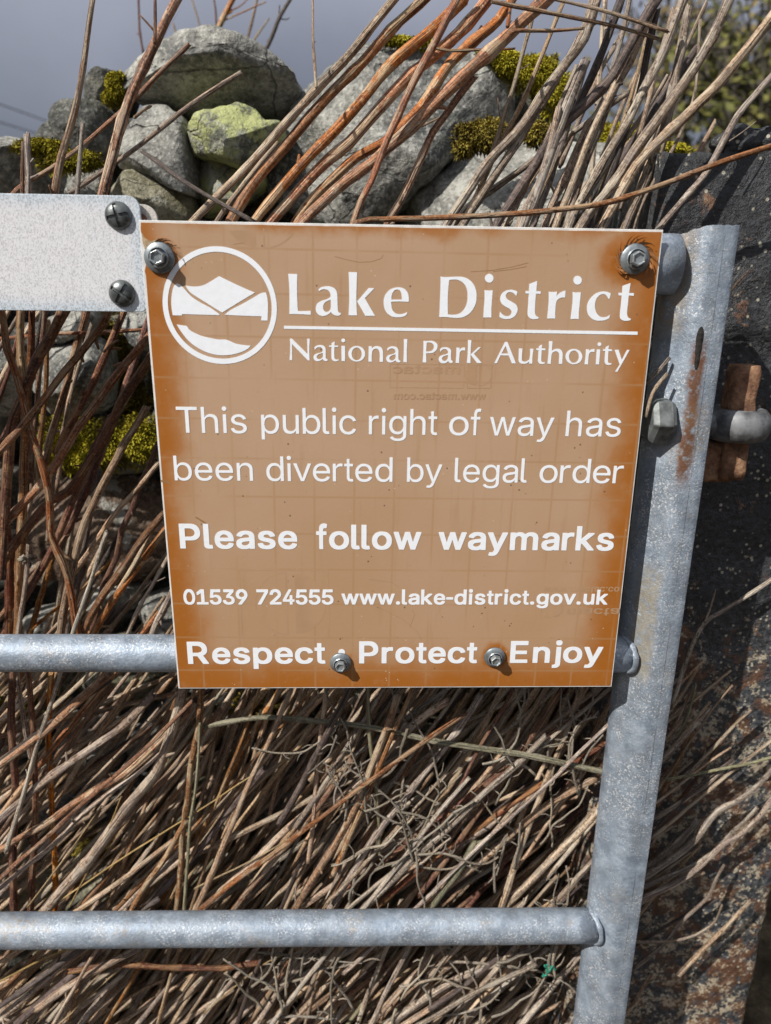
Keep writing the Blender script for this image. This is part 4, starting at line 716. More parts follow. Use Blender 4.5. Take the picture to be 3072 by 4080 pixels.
ARTD = {"title": "-1703 3090 132 -1 -1 -26 -2 -27 -1 -26 -2 -27 -1 -26 -1 -37 -1 -37 0 -37 -1 -37 0 -37 1 -40 1 -41 1 -40 2 -41 2 -40 17 -3 18 -2 31 1 32 1 31 1 31 2 32 2 -3 -58 -36 2 -36 2 -36 2 -37 1 -36 1 -27 1 -27 0 -28 0 -27 -1 -27 0 2 38 1 37 2 37 1 37 2 37 1 43 0 42 1 42 0 42 -1 42 -1 34 -2 34 -2 35 -3 34/-1265 2877 13 12 14 11 15 8 15 5 15 4 16 3 16 2 15 2 17 0 16 0 16 -2 16 -4 14 -4 13 -6 14 -7 12 -8 11 -10 9 -12 8 -13 5 -15 4 -15 3 -17 1 -17 1 -18 0 -17 0 -18 0 -22 1 -23 0 -22 1 -23 1 -22 0 -14 1 -14 1 -15 3 -13 6 -14 10 -11 12 -4 13 1 1 -12 -4 -10 -13 -11 -15 -5 -18 -1 -17 0 -18 3 -13 5 -13 8 -12 8 -10 9 -8 10 -8 11 -12 -13 -13 -12 -14 -11 -15 -8 -15 -7 -16 -5 -15 -3 -15 -2 -14 0 -15 2 -14 4 -14 6 -12 8 -11 9 -9 10 -7 12 -6 12 -4 13 -2 17 0 17 2 16 3 14 4 13 6 12 8 12 13 11 15 10 15 9 16 8 15 6 16 5 16 4 16 5 15 5 15 6 14 7 13 8 13 9 5 9 0 12 0 12 -1 13 -4 12 -7 14 -9 12 -12 11 -11 6 -13 6 -13 3 -14 3 -15 0 -15 -3 -15 -4 -14 -7 -13 -8 -12 -9/-1085 2734 -12 -4 -13 -4 -12 -5 -16 -7 -16 -8 -14 -10 -11 -12 -9 -12 -6 -14 -4 -14 -1 -15 0 -15 2 -13 4 -13 7 -11 8 -9 10 -7 11 -4 14 0 13 4 13 6 11 10 9 13 7 13 4 12 2 13/-819 3125 124 1 -2 -43 -1 -45 -2 -44 -1 -44 -2 -44 -1 -33 -1 -32 -1 -32 -1 -32 1 -33 1 -46 1 -46 3 -46 2 -47 3 -46 -127 1 3 41 3 41 2 41 2 41 2 40 0 50 0 50 -1 49 0 50 -1 49 -1 32 -1 32 -1 31 -2 32/-695 2713 171 193 85 -2 -142 -143 153 -251 -144 -2 -13 22 -13 23 -13 22 -13 23 -14 22 -11 19 -11 19 -12 18 -11 19/70 2716 2 16 1 17 0 17 -2 15 -2 15 -3 15 -4 15 -5 14 -8 15 -9 13 -11 13 -12 11 -15 9 -16 7 -17 6 -17 4 -16 3 -17 0 -16 0 -16 -2 -18 -4 -17 -3 -17 -5 -16 -6 -16 -8 -15 -9 -14 -10 -12 -12 -12 -12 -11 -14 -9 -13 -8 -15 -7 -15 -6 -16 -4 -16 -3 -14 -2 -15 -1 -15 1 -15 0 -16 2 -15 2 -15 3 -15 4 -15 5 -15 6 -13 6 -13 8 -13 9 -12 10 -11 12 -11 13 -9 13 -9 14 -8 14 -7 14 -4 15 -4 14 -2 15 -2 15 -1 15 0 16 0 16 1 16 2 15 3 18 4 17 5 16 8 14 9 10 13 6 16 4 17 -14 -7 -15 -7 -15 -6 -15 -5 -17 -4 -16 -2 -16 -2 -17 0 -18 2 -18 4 -16 7 -14 9 -13 10 -11 12 -9 13 -6 13 -4 13 -3 14 -2 15 -3 14 -2 16 -1 17 0 17 18 2 18 2 19 1 18 1 18 1 33 0 34 -1 33 -1 33 -1/-185 2745 0 17 0 16 2 16 3 14 4 15 5 14 7 13 9 13 10 11 13 9 12 4 13 2 14 0 18 -4 14 -9 9 -11 6 -12 5 -13 3 -13 3 -16 2 -16 1 -16 1 -16 0 -16/535 3080 15 -2 15 -2 15 -2 15 -1 15 0 20 0 20 1 20 2 20 1 20 2 18 0 18 1 18 1 18 1 18 0 16 -1 15 0 16 -1 16 -2 15 -3 17 -4 17 -6 16 -6 15 -8 15 -9 16 -10 15 -12 14 -13 13 -13 12 -15 11 -16 9 -16 8 -17 7 -18 7 -18 4 -17 4 -17 2 -17 2 -17 1 -18 0 -19 1 -20 -1 -19 -2 -20 -4 -19 -5 -18 -6 -18 -8 -17 -9 -17 -9 -17 -10 -16 -11 -15 -12 -14 -13 -14 -13 -12 -14 -11 -15 -10 -16 -9 -16 -8 -17 -7 -17 -5 -18 -4 -18 -4 -19 -2 -18 -1 -18 -1 -19 1 -18 1 -18 1 -18 1 -18 2 -19 2 -18 2 -18 2 -18 1 -19 0 -19 0 -19 -1 -19 -2 -19 -1 0 26 1 26 0 26 1 26 0 25 0 35 0 35 1 34 0 35 0 34 0 30 0 30 1 30 0 30 -1 30 0 26 -1 25 -1 26 -1 25/666 3033 14 2 15 2 14 2 14 0 14 1 14 0 14 0 14 -2 14 -3 14 -4 14 -4 14 -6 12 -7 14 -8 12 -10 12 -11 11 -11 10 -12 8 -13 7 -13 6 -14 5 -15 5 -14 4 -17 3 -17 2 -18 2 -17 1 -17 0 -17 0 -18 0 -17 -2 -17 -2 -17 -4 -16 -4 -16 -5 -15 -6 -15 -6 -15 -7 -13 -8 -12 -8 -12 -10 -12 -10 -11 -10 -8 -10 -8 -11 -7 -12 -6 -12 -5 -15 -5 -16 -3 -16 -3 -16 -1 -16 -1 -16 0 -16 1 -15 1 -16 2 -16 3 -1 26 -2 26 -1 26 -2 26 -1 26 -1 26 -1 26 -1 26 0 26 0 26 0 25 0 26 1 26 1 26 2 25 1 21 2 20 1 20 2 20/1323 3066 -3 -20 -8 -17 -13 -14 -17 -9 -20 -4 -20 3 -18 9 -15 14 -10 17 -4 19 2 20 8 17 13 14 18 9 19 4 20 -3 18 -9 15 -14 10 -17/1198 2895 15 -1 15 -1 15 -1 15 0 12 0 13 1 13 0 12 1 13 1 -1 -28 -1 -27 -1 -28 0 -27 -1 -28 -1 -24 0 -23 -1 -24 -1 -24 1 -24 0 -27 2 -27 1 -27 2 -27 2 -27 -13 0 -13 1 -14 0 -13 0 -13 0 -14 0 -15 -1 -14 -1 -14 -1 0 27 1 28 0 27 1 27 0 27 1 24 1 23 1 24 1 24 0 24 -1 28 -1 27 -1 28 -2 28/1692 2880 -13 5 -12 5 -13 5 -13 4 -14 3 -14 2 -15 2 -14 0 -14 -2 -13 -2 -14 -2 -13 -4 -13 -5 -12 -6 -12 -8 -11 -8 -10 -9 -9 -10 -8 -12 -6 -13 -5 -14 -4 -15 -1 -12 0 -12 1 -12 3 -12 5 -13 7 -13 8 -12 9 -11 11 -9 11 -7 12 -8 13 -6 12 -7 12 -6 12 -6 12 -5 12 -6 11 -7 12 -10 11 -11 8 -13 2 -13 -1 -13 -5 -13 -8 -12 -11 -10 -13 -8 -15 -4 -15 -1 -15 2 -13 3 -12 5 -11 6 -11 7 -13 9 -11 10 -11 11 -11 11 -6 -74 13 -7 14 -7 14 -5 14 -5 16 -3 16 -3 15 -1 16 0 15 1 15 3 15 3 15 4 13 5 13 7 12 8 11 9 10 10 9 11 7 12 6 12 5 14 4 14 2 13 0 14 -1 14 -3 14 -5 13 -6 10 -7 10 -9 9 -9 9 -12 8 -13 8 -13 7 -14 7 -13 7 -12 6 -12 6 -12 6 -12 6 -11 8 -10 9 -8 11 -6 12 -3 10 0 11 3 11 6 12 8 10 10 8 12 6 14 2 13 0 12 -1 12 -3 12 -4 10 -5 11 -8 9 -8 9 -9 9 -10 8 -10/1977 3036 -3 -146 67 0 1 -38 -71 3 0 -24 -1 -25 0 -25 0 -24 0 -25 0 -26 1 -26 0 -26 1 -26 2 -27 1 -14 3 -15 5 -14 4 -10 7 -10 8 -7 11 -7 13 -5 14 -4 -2 -12 -5 -7 -14 -5 -16 -2 -15 -1 -16 -2 -15 0 -15 2 -13 3 -12 4 -12 6 -10 7 -11 11 -9 13 -6 14 -3 13 -1 14 -1 14 0 13 0 26 0 27 0 26 0 26 0 26 0 24 0 25 0 25 1 24 0 25 -51 2 -1 36 53 -1 -3 99/2162 2884 13 -1 12 -1 13 -1 13 0 12 0 13 0 12 1 13 2 12 1 12 2 -3 -71 8 12 9 12 10 12 11 10 11 10 15 8 15 8 17 6 16 5 17 5 1 -100 -13 1 -14 -1 -12 0 -13 -2 -12 -3 -11 -4 -11 -5 -10 -6 -9 -7 -8 -8 -7 -10 -5 -11 -3 -11 -2 -12 -2 -17 -1 -18 -1 -18 1 -17 0 -18 1 -28 1 -28 2 -28 2 -28 2 -28 -12 1 -11 1 -12 1 -12 0 -12 0 -13 0 -12 -1 -13 0 -13 -1 -13 -1 2 23 1 24 1 24 1 24 1 24 0 25 0 26 1 25 -1 26 0 25 -1 29 -2 28 -2 28 -3 28/2644 3054 -1 -19 -8 -18 -12 -14 -17 -9 -19 -3 -20 2 -19 9 -15 14 -10 17 -5 19 1 20 8 17 12 14 17 9 19 3 20 -2 18 -9 16 -14 10 -17/2522 2883 12 -1 12 -1 13 -2 12 0 12 -1 13 1 12 1 13 1 12 1 12 2 0 -31 -1 -31 0 -31 0 -31 -1 -31 0 -25 -1 -26 -1 -25 0 -26 0 -26 1 -21 1 -22 2 -21 1 -22 2 -21 -12 1 -13 1 -12 0 -12 1 -12 0 -13 0 -13 -1 -13 -1 -12 -1 -13 -2 2 30 1 29 1 30 2 29 1 29 1 26 0 25 1 26 0 25 0 26 -1 23 -2 24 -2 23 -3 23/3099 2870 -12 5 -13 6 -12 5 -13 4 -13 2 -12 3 -13 1 -12 1 -13 1 -14 -1 -15 -2 -14 -2 -14 -3 -13 -4 -15 -6 -14 -6 -14 -8 -13 -8 -12 -10 -14 -12 -13 -13 -12 -14 -12 -14 -10 -16 -8 -14 -6 -16 -6 -15 -5 -17 -3 -16 -2 -14 0 -13 1 -14 2 -14 2 -14 3 -14 4 -14 5 -14 6 -14 7 -13 9 -12 9 -11 11 -11 11 -10 12 -9 12 -8 13 -7 13 -6 13 -5 14 -4 15 -3 14 -2 15 -1 15 0 14 0 15 1 14 1 15 2 14 2 14 4 13 4 13 6 12 5 12 7 12 6 13 50 -10 -6 -9 -7 -10 -6 -10 -5 -10 -4 -12 -4 -13 -3 -13 -1 -13 -1 -13 1 -14 1 -13 2 -13 5 -11 6 -11 7 -10 9 -10 9 -8 10 -8 10 -7 10 -7 11 -5 11 -4 12 -5 14 -4 15 -3 15 -2 14 -1 15 0 16 1 16 2 16 3 15 4 16 5 12 6 11 7 11 9 10 9 10 10 8 12 7 13 5 14 4 13 2 14 0 14 -4 12 -7 11 -9 10 -10 8 -9 7 -9 7 -10 6 -10 15 1/3381 3024 -6 -145 74 1 1 -40 -77 5 1 -24 0 -23 0 -24 1 -23 0 -24 0 -27 -1 -28 0 -27 0 -28 2 -28 1 -11 3 -11 3 -11 5 -11 6 -9 7 -9 9 -7 11 -5 12 -3 12 -3 -1 -12 -6 -8 -11 -5 -11 -3 -12 -2 -12 -1 -11 -2 -12 -1 -12 1 -11 1 -13 3 -13 5 -12 5 -11 7 -10 9 -8 11 -5 12 -2 12 -2 12 0 11 -1 12 0 12 0 28 0 28 0 27 1 28 0 27 -1 24 0 23 0 24 -1 23 -1 23 -47 2 -3 37 55 -2 -7 99", "underline": "-1786 2351 5356 -31 3 -48 -5361 36", "subtitle": "-1702 2166 26 1 233 -229 -1 228 39 -2 -3 -28 -2 -28 -3 -28 -2 -29 -1 -28 -1 -35 0 -36 1 -35 1 -36 1 -36 -24 0 -236 242 -3 -240 -40 1 4 29 3 30 3 30 2 30 2 29 1 34 1 34 0 34 -1 34/-1338 2042 11 9 13 8 13 7 16 5 16 4 17 1 17 -1 16 -2 16 -6 12 -8 11 -11 7 -13 3 -14 2 -15 -1 -14 0 -15 0 -14 0 -15 -1 -15 0 -14 0 -15 0 -15 5 -15 12 -8 15 -4 -2 -10 -5 -8 -14 -6 -16 0 -13 4 -12 8 -9 9 -7 11 -10 -9 -11 -8 -12 -6 -14 -6 -15 -4 -15 -2 -15 2 -15 4 -12 7 -10 13 -7 14 -4 16 2 16 7 14 9 10 11 8 12 6 15 5 15 4 16 2 15 5 13 4 12 6 10 8 5 13 0 15 -5 15 -9 12 -14 8 -17 3 -12 0 -13 -2 -12 -5 -10 -7 -10 -9 -8 -10 -9 -10/-1213 1957 -14 -3 -13 -3 -14 -4 -12 -5 -13 -6 -11 -8 -10 -10 -6 -13 0 -14 6 -12 10 -10 14 -5 15 0 11 3 10 5 10 8 7 9 7 10 3 11 2 16 0 15/-241 2032 12 10 12 8 13 7 16 5 17 4 16 1 17 -1 17 -2 16 -6 13 -9 11 -11 7 -12 4 -14 2 -15 0 -15 0 -15 1 -14 0 -15 0 -14 0 -15 0 -14 1 -16 5 -15 12 -8 15 -4 -1 -10 -5 -8 -14 -6 -16 0 -14 4 -11 8 -10 9 -7 11 -10 -9 -11 -8 -12 -6 -14 -6 -14 -4 -15 -2 -16 2 -15 4 -13 7 -10 13 -7 14 -5 16 2 16 7 14 8 10 11 9 11 6 15 5 16 3 16 3 15 4 13 4 12 6 9 8 6 14 -1 14 -5 16 -10 12 -15 8 -16 3 -13 0 -13 -2 -11 -5 -11 -7 -9 -9 -9 -10 -8 -10/-112 1948 -14 -3 -13 -3 -13 -4 -13 -5 -12 -7 -12 -8 -9 -10 -6 -13 0 -14 7 -12 11 -9 13 -6 15 0 12 3 10 5 9 8 8 9 5 10 4 11 1 16 -1 16/-1032 2131 -3 -60 56 -1 -2 -23 -56 2 -1 -31 -2 -31 0 -31 0 -31 1 -32 3 -13 9 -11 11 -6 13 -2 16 2 15 4 0 -10 -5 -8 -15 -8 -17 -4 -15 -1 -14 1 -14 4 -11 7 -10 10 -7 11 -3 11 -1 13 0 12 0 29 1 29 0 29 0 28 1 29 -36 0 1 21 36 0 3 36/-874 2147 -2 -11 -7 -10 -9 -6 -12 -2 -11 2 -9 6 -7 9 -2 11 2 11 7 10 9 6 12 2 11 -2 9 -6 7 -9/-931 2066 56 0 -3 -225 -53 0/-572 1952 -3 -26 -9 -24 -16 -23 -20 -18 -24 -15 -27 -8 -29 -4 -29 3 -27 9 -24 13 -20 19 -16 21 -9 25 -3 26 3 26 10 24 15 22 20 19 24 14 27 9 29 3 28 -3 27 -8 25 -14 20 -18 15 -22 10 -24/-624 1949 -2 -21 -5 -20 -9 -19 -12 -15 -15 -12 -16 -7 -17 -2 -17 2 -16 7 -15 11 -12 15 -9 18 -6 21 -2 21 2 21 6 20 9 19 12 15 15 11 16 7 17 3 17 -2 16 -7 14 -11 13 -15 9 -18 5 -21/-518 2065 45 0 1 -33 10 9 10 8 11 7 12 6 16 4 16 1 17 -1 15 -3 15 -4 13 -8 12 -12 10 -14 7 -16 3 -15 2 -15 0 -15 0 -16 1 -23 1 -23 0 -23 0 -23 0 -23 -52 1 1 23 0 23 1 22 0 23 -1 23 -1 16 -3 17 -5 15 -6 12 -9 10 -10 8 -12 4 -13 1 -12 -3 -14 -6 -13 -9 -10 -12 -6 -13 -2 -14 -1 -15 -2 -25 -1 -24 0 -25 0 -25 0 -25 -52 1/11 2174 53 0 -1 -33 -1 -32 -1 -32 -1 -32 0 -33 0 -36 0 -36 1 -36 1 -36 0 -37 -53 2 1 36 2 36 1 36 1 35 0 36 0 32 0 33 -1 32 -1 33/308 2151 14 0 13 -1 14 0 13 0 14 0 11 1 12 1 11 1 12 0 11 -1 11 -1 10 -2 10 -3 10 -3 9 -5 8 -5 8 -6 7 -7 6 -7 5 -8 4 -8 2 -10 1 -9 0 -9 -1 -9 -1 -10 -3 -9 -3 -8 -4 -9 -6 -8 -7 -8 -7 -8 -8 -6 -8 -6 -9 -5 -8 -4 -10 -3 -9 -2 -9 -2 -15 -2 -16 -1 -15 0 -15 0 -15 1 0 -14 0 -14 1 -13 0 -14 0 -13 1 -15 1 -14 0 -14 1 -14 0 -14 -54 -1 1 21 1 21 1 20 1 21 0 21 1 22 0 23 0 23 0 22 0 23 0 21 0 21 -1 20 0 21/359 2126 11 2 12 1 11 0 10 -1 11 -1 10 -3 10 -4 9 -4 7 -6 7 -6 5 -8 4 -8 3 -9 1 -9 0 -10 -1 -9 -2 -10 -4 -9 -5 -8 -8 -8 -8 -7 -10 -6 -11 -4 -13 -3 -13 -1 -14 -1 -13 0 -14 1 0 13 0 14 0 14 1 14 0 13 1 13 1 12 0 13 1 12/564 2031 7 6 7 7 7 5 8 4 10 3 10 2 10 2 10 0 10 0 10 0 10 -1 10 -1 10 -3 10 -3 10 -6 9 -6 8 -8 7 -10 4 -10 2 -11 1 -12 0 -11 1 -13 0 -13 -1 -13 0 -13 0 -13 1 -10 1 -11 1 -10 4 -10 6 -8 8 -7 10 -6 -1 -12 -5 -9 -7 -4 -9 -1 -9 0 -9 2 -8 4 -8 4 -6 6 -5 7 -5 8 -5 -7 -6 -7 -7 -6 -7 -5 -10 -4 -10 -4 -11 -2 -11 -1 -10 0 -11 1 -10 2 -10 3 -9 6 -8 6 -8 8 -5 9 -5 10 -2 11 0 11 2 9 2 9 3 8 6 7 7 6 9 5 9 4 10 4 9 4 12 3 11 3 12 2 12 2 11 4 9 4 8 5 6 7 2 10 -1 9 -2 10 -5 9 -7 8 -8 7 -10 4 -9 3 -11 1 -11 -1 -11 -2 -10 -4 -9 -7 -8 -8 -7 -8 -6 -9 -6 -9/687 1945 -11 -2 -12 -3 -11 -2 -11 -4 -11 -4 -8 -4 -8 -5 -7 -6 -5 -7 -4 -8 -1 -8 1 -9 4 -8 6 -8 8 -5 9 -5 10 -2 10 0 11 4 9 5 8 8 5 7 4 8 3 9 2 8 1 11 0 10 0 10/812 2055 51 1 -2 -37 7 10 6 8 8 8 9 5 10 4 11 3 10 1 12 1 11 1 2 -46 -12 2 -11 1 -12 0 -11 -1 -8 -3 -8 -5 -7 -6 -5 -7 -4 -9 -3 -10 -1 -11 -1 -10 -1 -26 -1 -25 0 -26 0 -26 1 -26 -54 1 2 23 1 22 1 22 1 22 1 22 0 24 0 23 -1 24 -1 23/984 2170 53 -1 -1 -23 -1 -23 -2 -23 0 -23 -1 -24 0 -22 0 -23 0 -23 1 -22 0 -23 1 -22 1 -23 0 -22 1 -23 1 -22 -55 0 1 22 1 23 2 22 1 22 0 23 1 24 0 24 0 25 0 24 0 24 -1 22 0 22 -1 21 -1 22/1034 1955 114 109 38 1 -103 -99 128 -136 -72 -1/1551 2147 36 0 149 -318 -61 -2 -56 118 -126 3 -50 -119 -40 0/1563 2089 48 -115 -105 1/1769 2052 54 0 -1 -31 0 -32 -1 -32 1 -32 2 -32 3 -15 8 -12 16 -9 17 -2 15 1 13 4 13 6 14 7 12 9 7 12 4 30 1 31 -1 32 -2 31 -3 32 51 0 -2 -23 -1 -23 -2 -23 -1 -23 -1 -23 0 -22 1 -22 1 -21 1 -22 1 -22 -50 1 0 33 -10 -11 -12 -9 -12 -8 -16 -6 -16 -3 -17 -1 -16 1 -17 2 -16 6 -13 9 -10 12 -7 13 -4 18 0 18 0 18 -1 27 -1 27 -1 26 -1 27/2122 2115 -4 -57 58 -2 -1 -27 -55 1 1 -30 0 -29 1 -30 1 -30 2 -29 2 -13 6 -12 12 -7 13 -4 12 1 12 4 1 -12 -4 -9 -13 -5 -15 -2 -15 0 -15 1 -15 3 -13 7 -11 15 -7 19 -2 13 1 14 0 13 -1 25 0 24 -1 24 0 24 0 24 -34 1 1 27 35 0 3 33/3150 2111 -3 -57 58 -2 0 -28 -55 1 1 -29 1 -30 2 -30 2 -29 2 -30 3 -13 7 -12 11 -7 14 -3 12 0 11 4 2 -12 -4 -9 -13 -5 -15 -2 -15 0 -15 1 -15 3 -13 7 -12 15 -7 19 -2 13 -1 14 0 14 -1 24 -1 24 -1 25 -1 24 -1 24 -34 1 0 27 35 0 3 33/2224 2164 53 0 -1 -145 14 10 15 10 16 7 16 5 16 2 16 0 15 -1 15 -5 13 -7 12 -11 9 -14 8 -15 4 -16 3 -15 1 -17 1 -25 1 -25 1 -25 0 -26 0 -25 -53 -1 0 23 0 23 0 22 -1 23 -1 22 -1 17 -2 16 -5 15 -8 11 -10 9 -12 7 -14 3 -15 0 -13 -4 -13 -6 -12 -9 -8 -12 -5 -14 -2 -16 -1 -15 -1 -16 0 -20 0 -19 0 -20 1 -20 1 -19 -52 1 1 30 2 30 0 30 1 31 0 30 0 37 -1 37 -1 38 -2 37/2755 1939 -1 -26 -7 -24 -14 -23 -19 -18 -23 -14 -27 -9 -29 -3 -29 2 -28 9 -26 13 -23 19 -17 22 -12 24 -5 26 1 25 7 25 14 22 19 18 23 14 27 9 29 3 29 -3 28 -8 26 -13 22 -18 17 -22 12 -24/2702 1937 0 -21 -4 -20 -8 -18 -10 -15 -14 -11 -16 -7 -17 -3 -17 3 -17 6 -16 11 -13 15 -11 18 -7 20 -4 21 0 21 4 19 8 18 11 15 13 11 16 7 17 3 17 -2 17 -7 15 -11 14 -15 11 -17 7 -20/2801 2048 49 0 -1 -35 9 12 9 11 12 9 18 5 18 3 19 2 1 -47 -20 5 -19 1 -18 -6 -15 -11 -7 -15 -3 -16 -1 -17 -1 -25 0 -25 1 -25 1 -25 1 -25 -55 -1 2 24 2 24 1 23 1 24 0 24 0 21 -1 21 -1 22 -1 21/3031 2127 -2 -11 -5 -9 -9 -6 -11 -3 -11 2 -10 7 -8 9 -3 10 1 11 6 10 8 6 11 2 12 -2 10 -6 7 -9/2971 2048 51 1 2 -225 -52 -1/3247 2045 59 1 66 -154 65 154 40 0 -156 -333 -36 3 63 110", "emblem": "-1884 2619 -1 55 -6 55 -9 54 -12 53 -16 53 -19 51 -23 50 -26 48 -29 47 -32 44 -34 43 -38 40 -40 37 -42 35 -45 32 -46 29 -49 26 -50 22 -51 19 -52 16 -54 13 -54 9 -54 5 -55 2 -55 -2 -54 -5 -54 -9 -54 -13 -52 -16 -52 -19 -50 -22 -48 -26 -46 -29 -45 -32 -42 -35 -40 -37 -38 -40 -35 -43 -31 -44 -29 -47 -26 -48 -23 -50 -19 -51 -16 -53 -12 -53 -9 -54 -6 -55 -2 -55 2 -54 6 -55 9 -54 12 -53 16 -53 19 -51 23 -50 26 -48 29 -47 31 -44 35 -43 38 -40 40 -37 42 -35 45 -32 46 -29 48 -26 50 -22 52 -20 52 -16 54 -12 54 -9 54 -5 55 -2 55 2 54 5 54 9 54 12 52 16 51 20 50 22 49 26 46 29 45 32 42 35 40 37 38 40 34 43 32 44 29 47 26 48 23 50 19 51 16 53 12 53 9 54 6 55/-1960 2621 -1 50 -5 49 -8 50 -12 48 -14 48 -18 46 -20 46 -24 44 -26 42 -29 40 -32 39 -34 36 -36 34 -38 32 -41 29 -42 26 -44 24 -45 20 -47 18 -48 14 -48 11 -49 8 -50 5 -50 2 -49 -2 -50 -5 -49 -8 -49 -11 -47 -14 -47 -18 -45 -20 -44 -24 -42 -26 -41 -29 -38 -32 -37 -34 -34 -36 -31 -39 -29 -40 -27 -42 -23 -44 -21 -46 -17 -46 -15 -48 -11 -48 -8 -50 -5 -49 -1 -50 1 -50 5 -49 8 -49 11 -49 15 -47 17 -47 21 -45 23 -44 27 -43 29 -40 31 -39 34 -36 37 -34 38 -32 41 -29 42 -26 44 -23 45 -21 47 -17 47 -15 49 -11 49 -8 50 -5 49 -2 50 2 50 5 49 8 48 11 48 15 47 17 45 21 44 23 42 26 41 29 38 32 36 34 34 36 32 39 29 40 26 43 24 44 20 45 18 47 14 47 12 49 8 49 5 49/-3203 2908 18 -3 17 -2 18 -2 18 -2 17 -1 20 -1 20 -1 20 1 19 1 20 2 18 3 18 4 18 5 18 6 17 7 24 11 22 11 23 12 22 13 22 12 17 10 15 10 16 9 16 10 16 10 14 6 14 5 39 -18 40 -19 39 -19 40 -19 40 -18 38 -17 39 -17 39 -17 39 -17 39 -16 23 -10 23 -9 23 -9 23 -9 24 -9 -54 -30 -54 -31 -53 -31 -54 -31 -54 -31 -45 -27 -46 -26 -45 -27 -45 -27 -45 -27 -99 57 -24 15 -23 15 -23 15 -24 14 -23 15 -28 17 -28 17 -27 17 -28 17 -27 17 -20 12 -19 12 -20 12 -18 13 -18 14 -10 9 -8 10 -8 11 -7 11 -8 11 -5 11 -6 11 -4 11/-3422 2486 -3 23 -2 22 -2 23 -2 23 -1 23 0 22 0 21 1 22 2 21 2 21 2 20 3 19 4 19 4 19 5 19 5 19 5 18 6 18 7 18 9 17 7 13 10 12 11 10 13 7 12 2 13 -3 12 -5 11 -6 12 -8 10 -10 10 -10 10 -10 9 -11 21 -23 19 -24 20 -24 20 -23 22 -21 24 -19 25 -18 25 -16 27 -16 26 -15 30 -17 30 -15 30 -15 30 -15 30 -17 26 -17 26 -18 26 -19 25 -19 25 -19 -10 -8 -56 1 -56 0 -55 1 -56 1 -56 1 -54 1 -53 1 -54 1 -53 1 -54 1 -2 -21/-2660 2501 17 14 17 14 18 14 18 12 18 12 38 21 39 20 39 19 39 19 38 20 37 19 36 20 37 21 36 20 36 20 18 10 17 11 18 11 18 10 19 8 13 4 12 2 13 2 13 1 14 0 7 -10 5 -12 4 -18 3 -18 3 -18 2 -18 2 -19 1 -17 1 -17 0 -17 0 -17 0 -17 -2 -41 -3 -40 -3 -40 -3 -41 -4 -41 -96 2 11 59 -54 1 -55 1 -55 1 -54 2 -55 1 -54 2 -55 2 -54 2 -55 2/-3375 2356 14 -2 13 -3 14 -2 14 -2 13 -2 15 -2 14 -2 14 -1 15 -2 14 -1 8 -7 8 -8 7 -12 6 -13 9 -11 11 -10 12 -8 12 -9 13 -8 14 -7 18 -10 20 -9 19 -9 20 -8 20 -8 26 -8 26 -7 27 -7 27 -6 26 -6 27 -5 26 -6 27 -5 26 -4 27 -4 23 -1 22 1 23 1 22 0 22 -2 14 -3 13 -4 14 -5 12 -6 13 -5 16 -7 15 -7 15 -7 16 -6 15 -6 18 -5 18 -3 18 -4 18 -2 18 -3 26 -3 27 -3 27 -2 27 -2 27 -2 -8 -10 -9 -9 -10 -9 -9 -9 -11 -8 -17 -11 -18 -10 -19 -10 -19 -8 -19 -8 -25 -9 -25 -8 -25 -7 -25 -6 -26 -6 -27 -5 -27 -4 -28 -4 -27 -2 -27 -2 -27 0 -28 1 -27 1 -27 3 -26 4 -27 6 -27 6 -27 8 -26 8 -26 10 -27 11 -27 12 -26 13 -26 14 -25 15 -25 17 -24 18 -24 18 -22 20 -22 20 -20 22 -20 23 -18 24 -17 24 -17 25 -16 24 -15 24 -14 24 -13 25"}
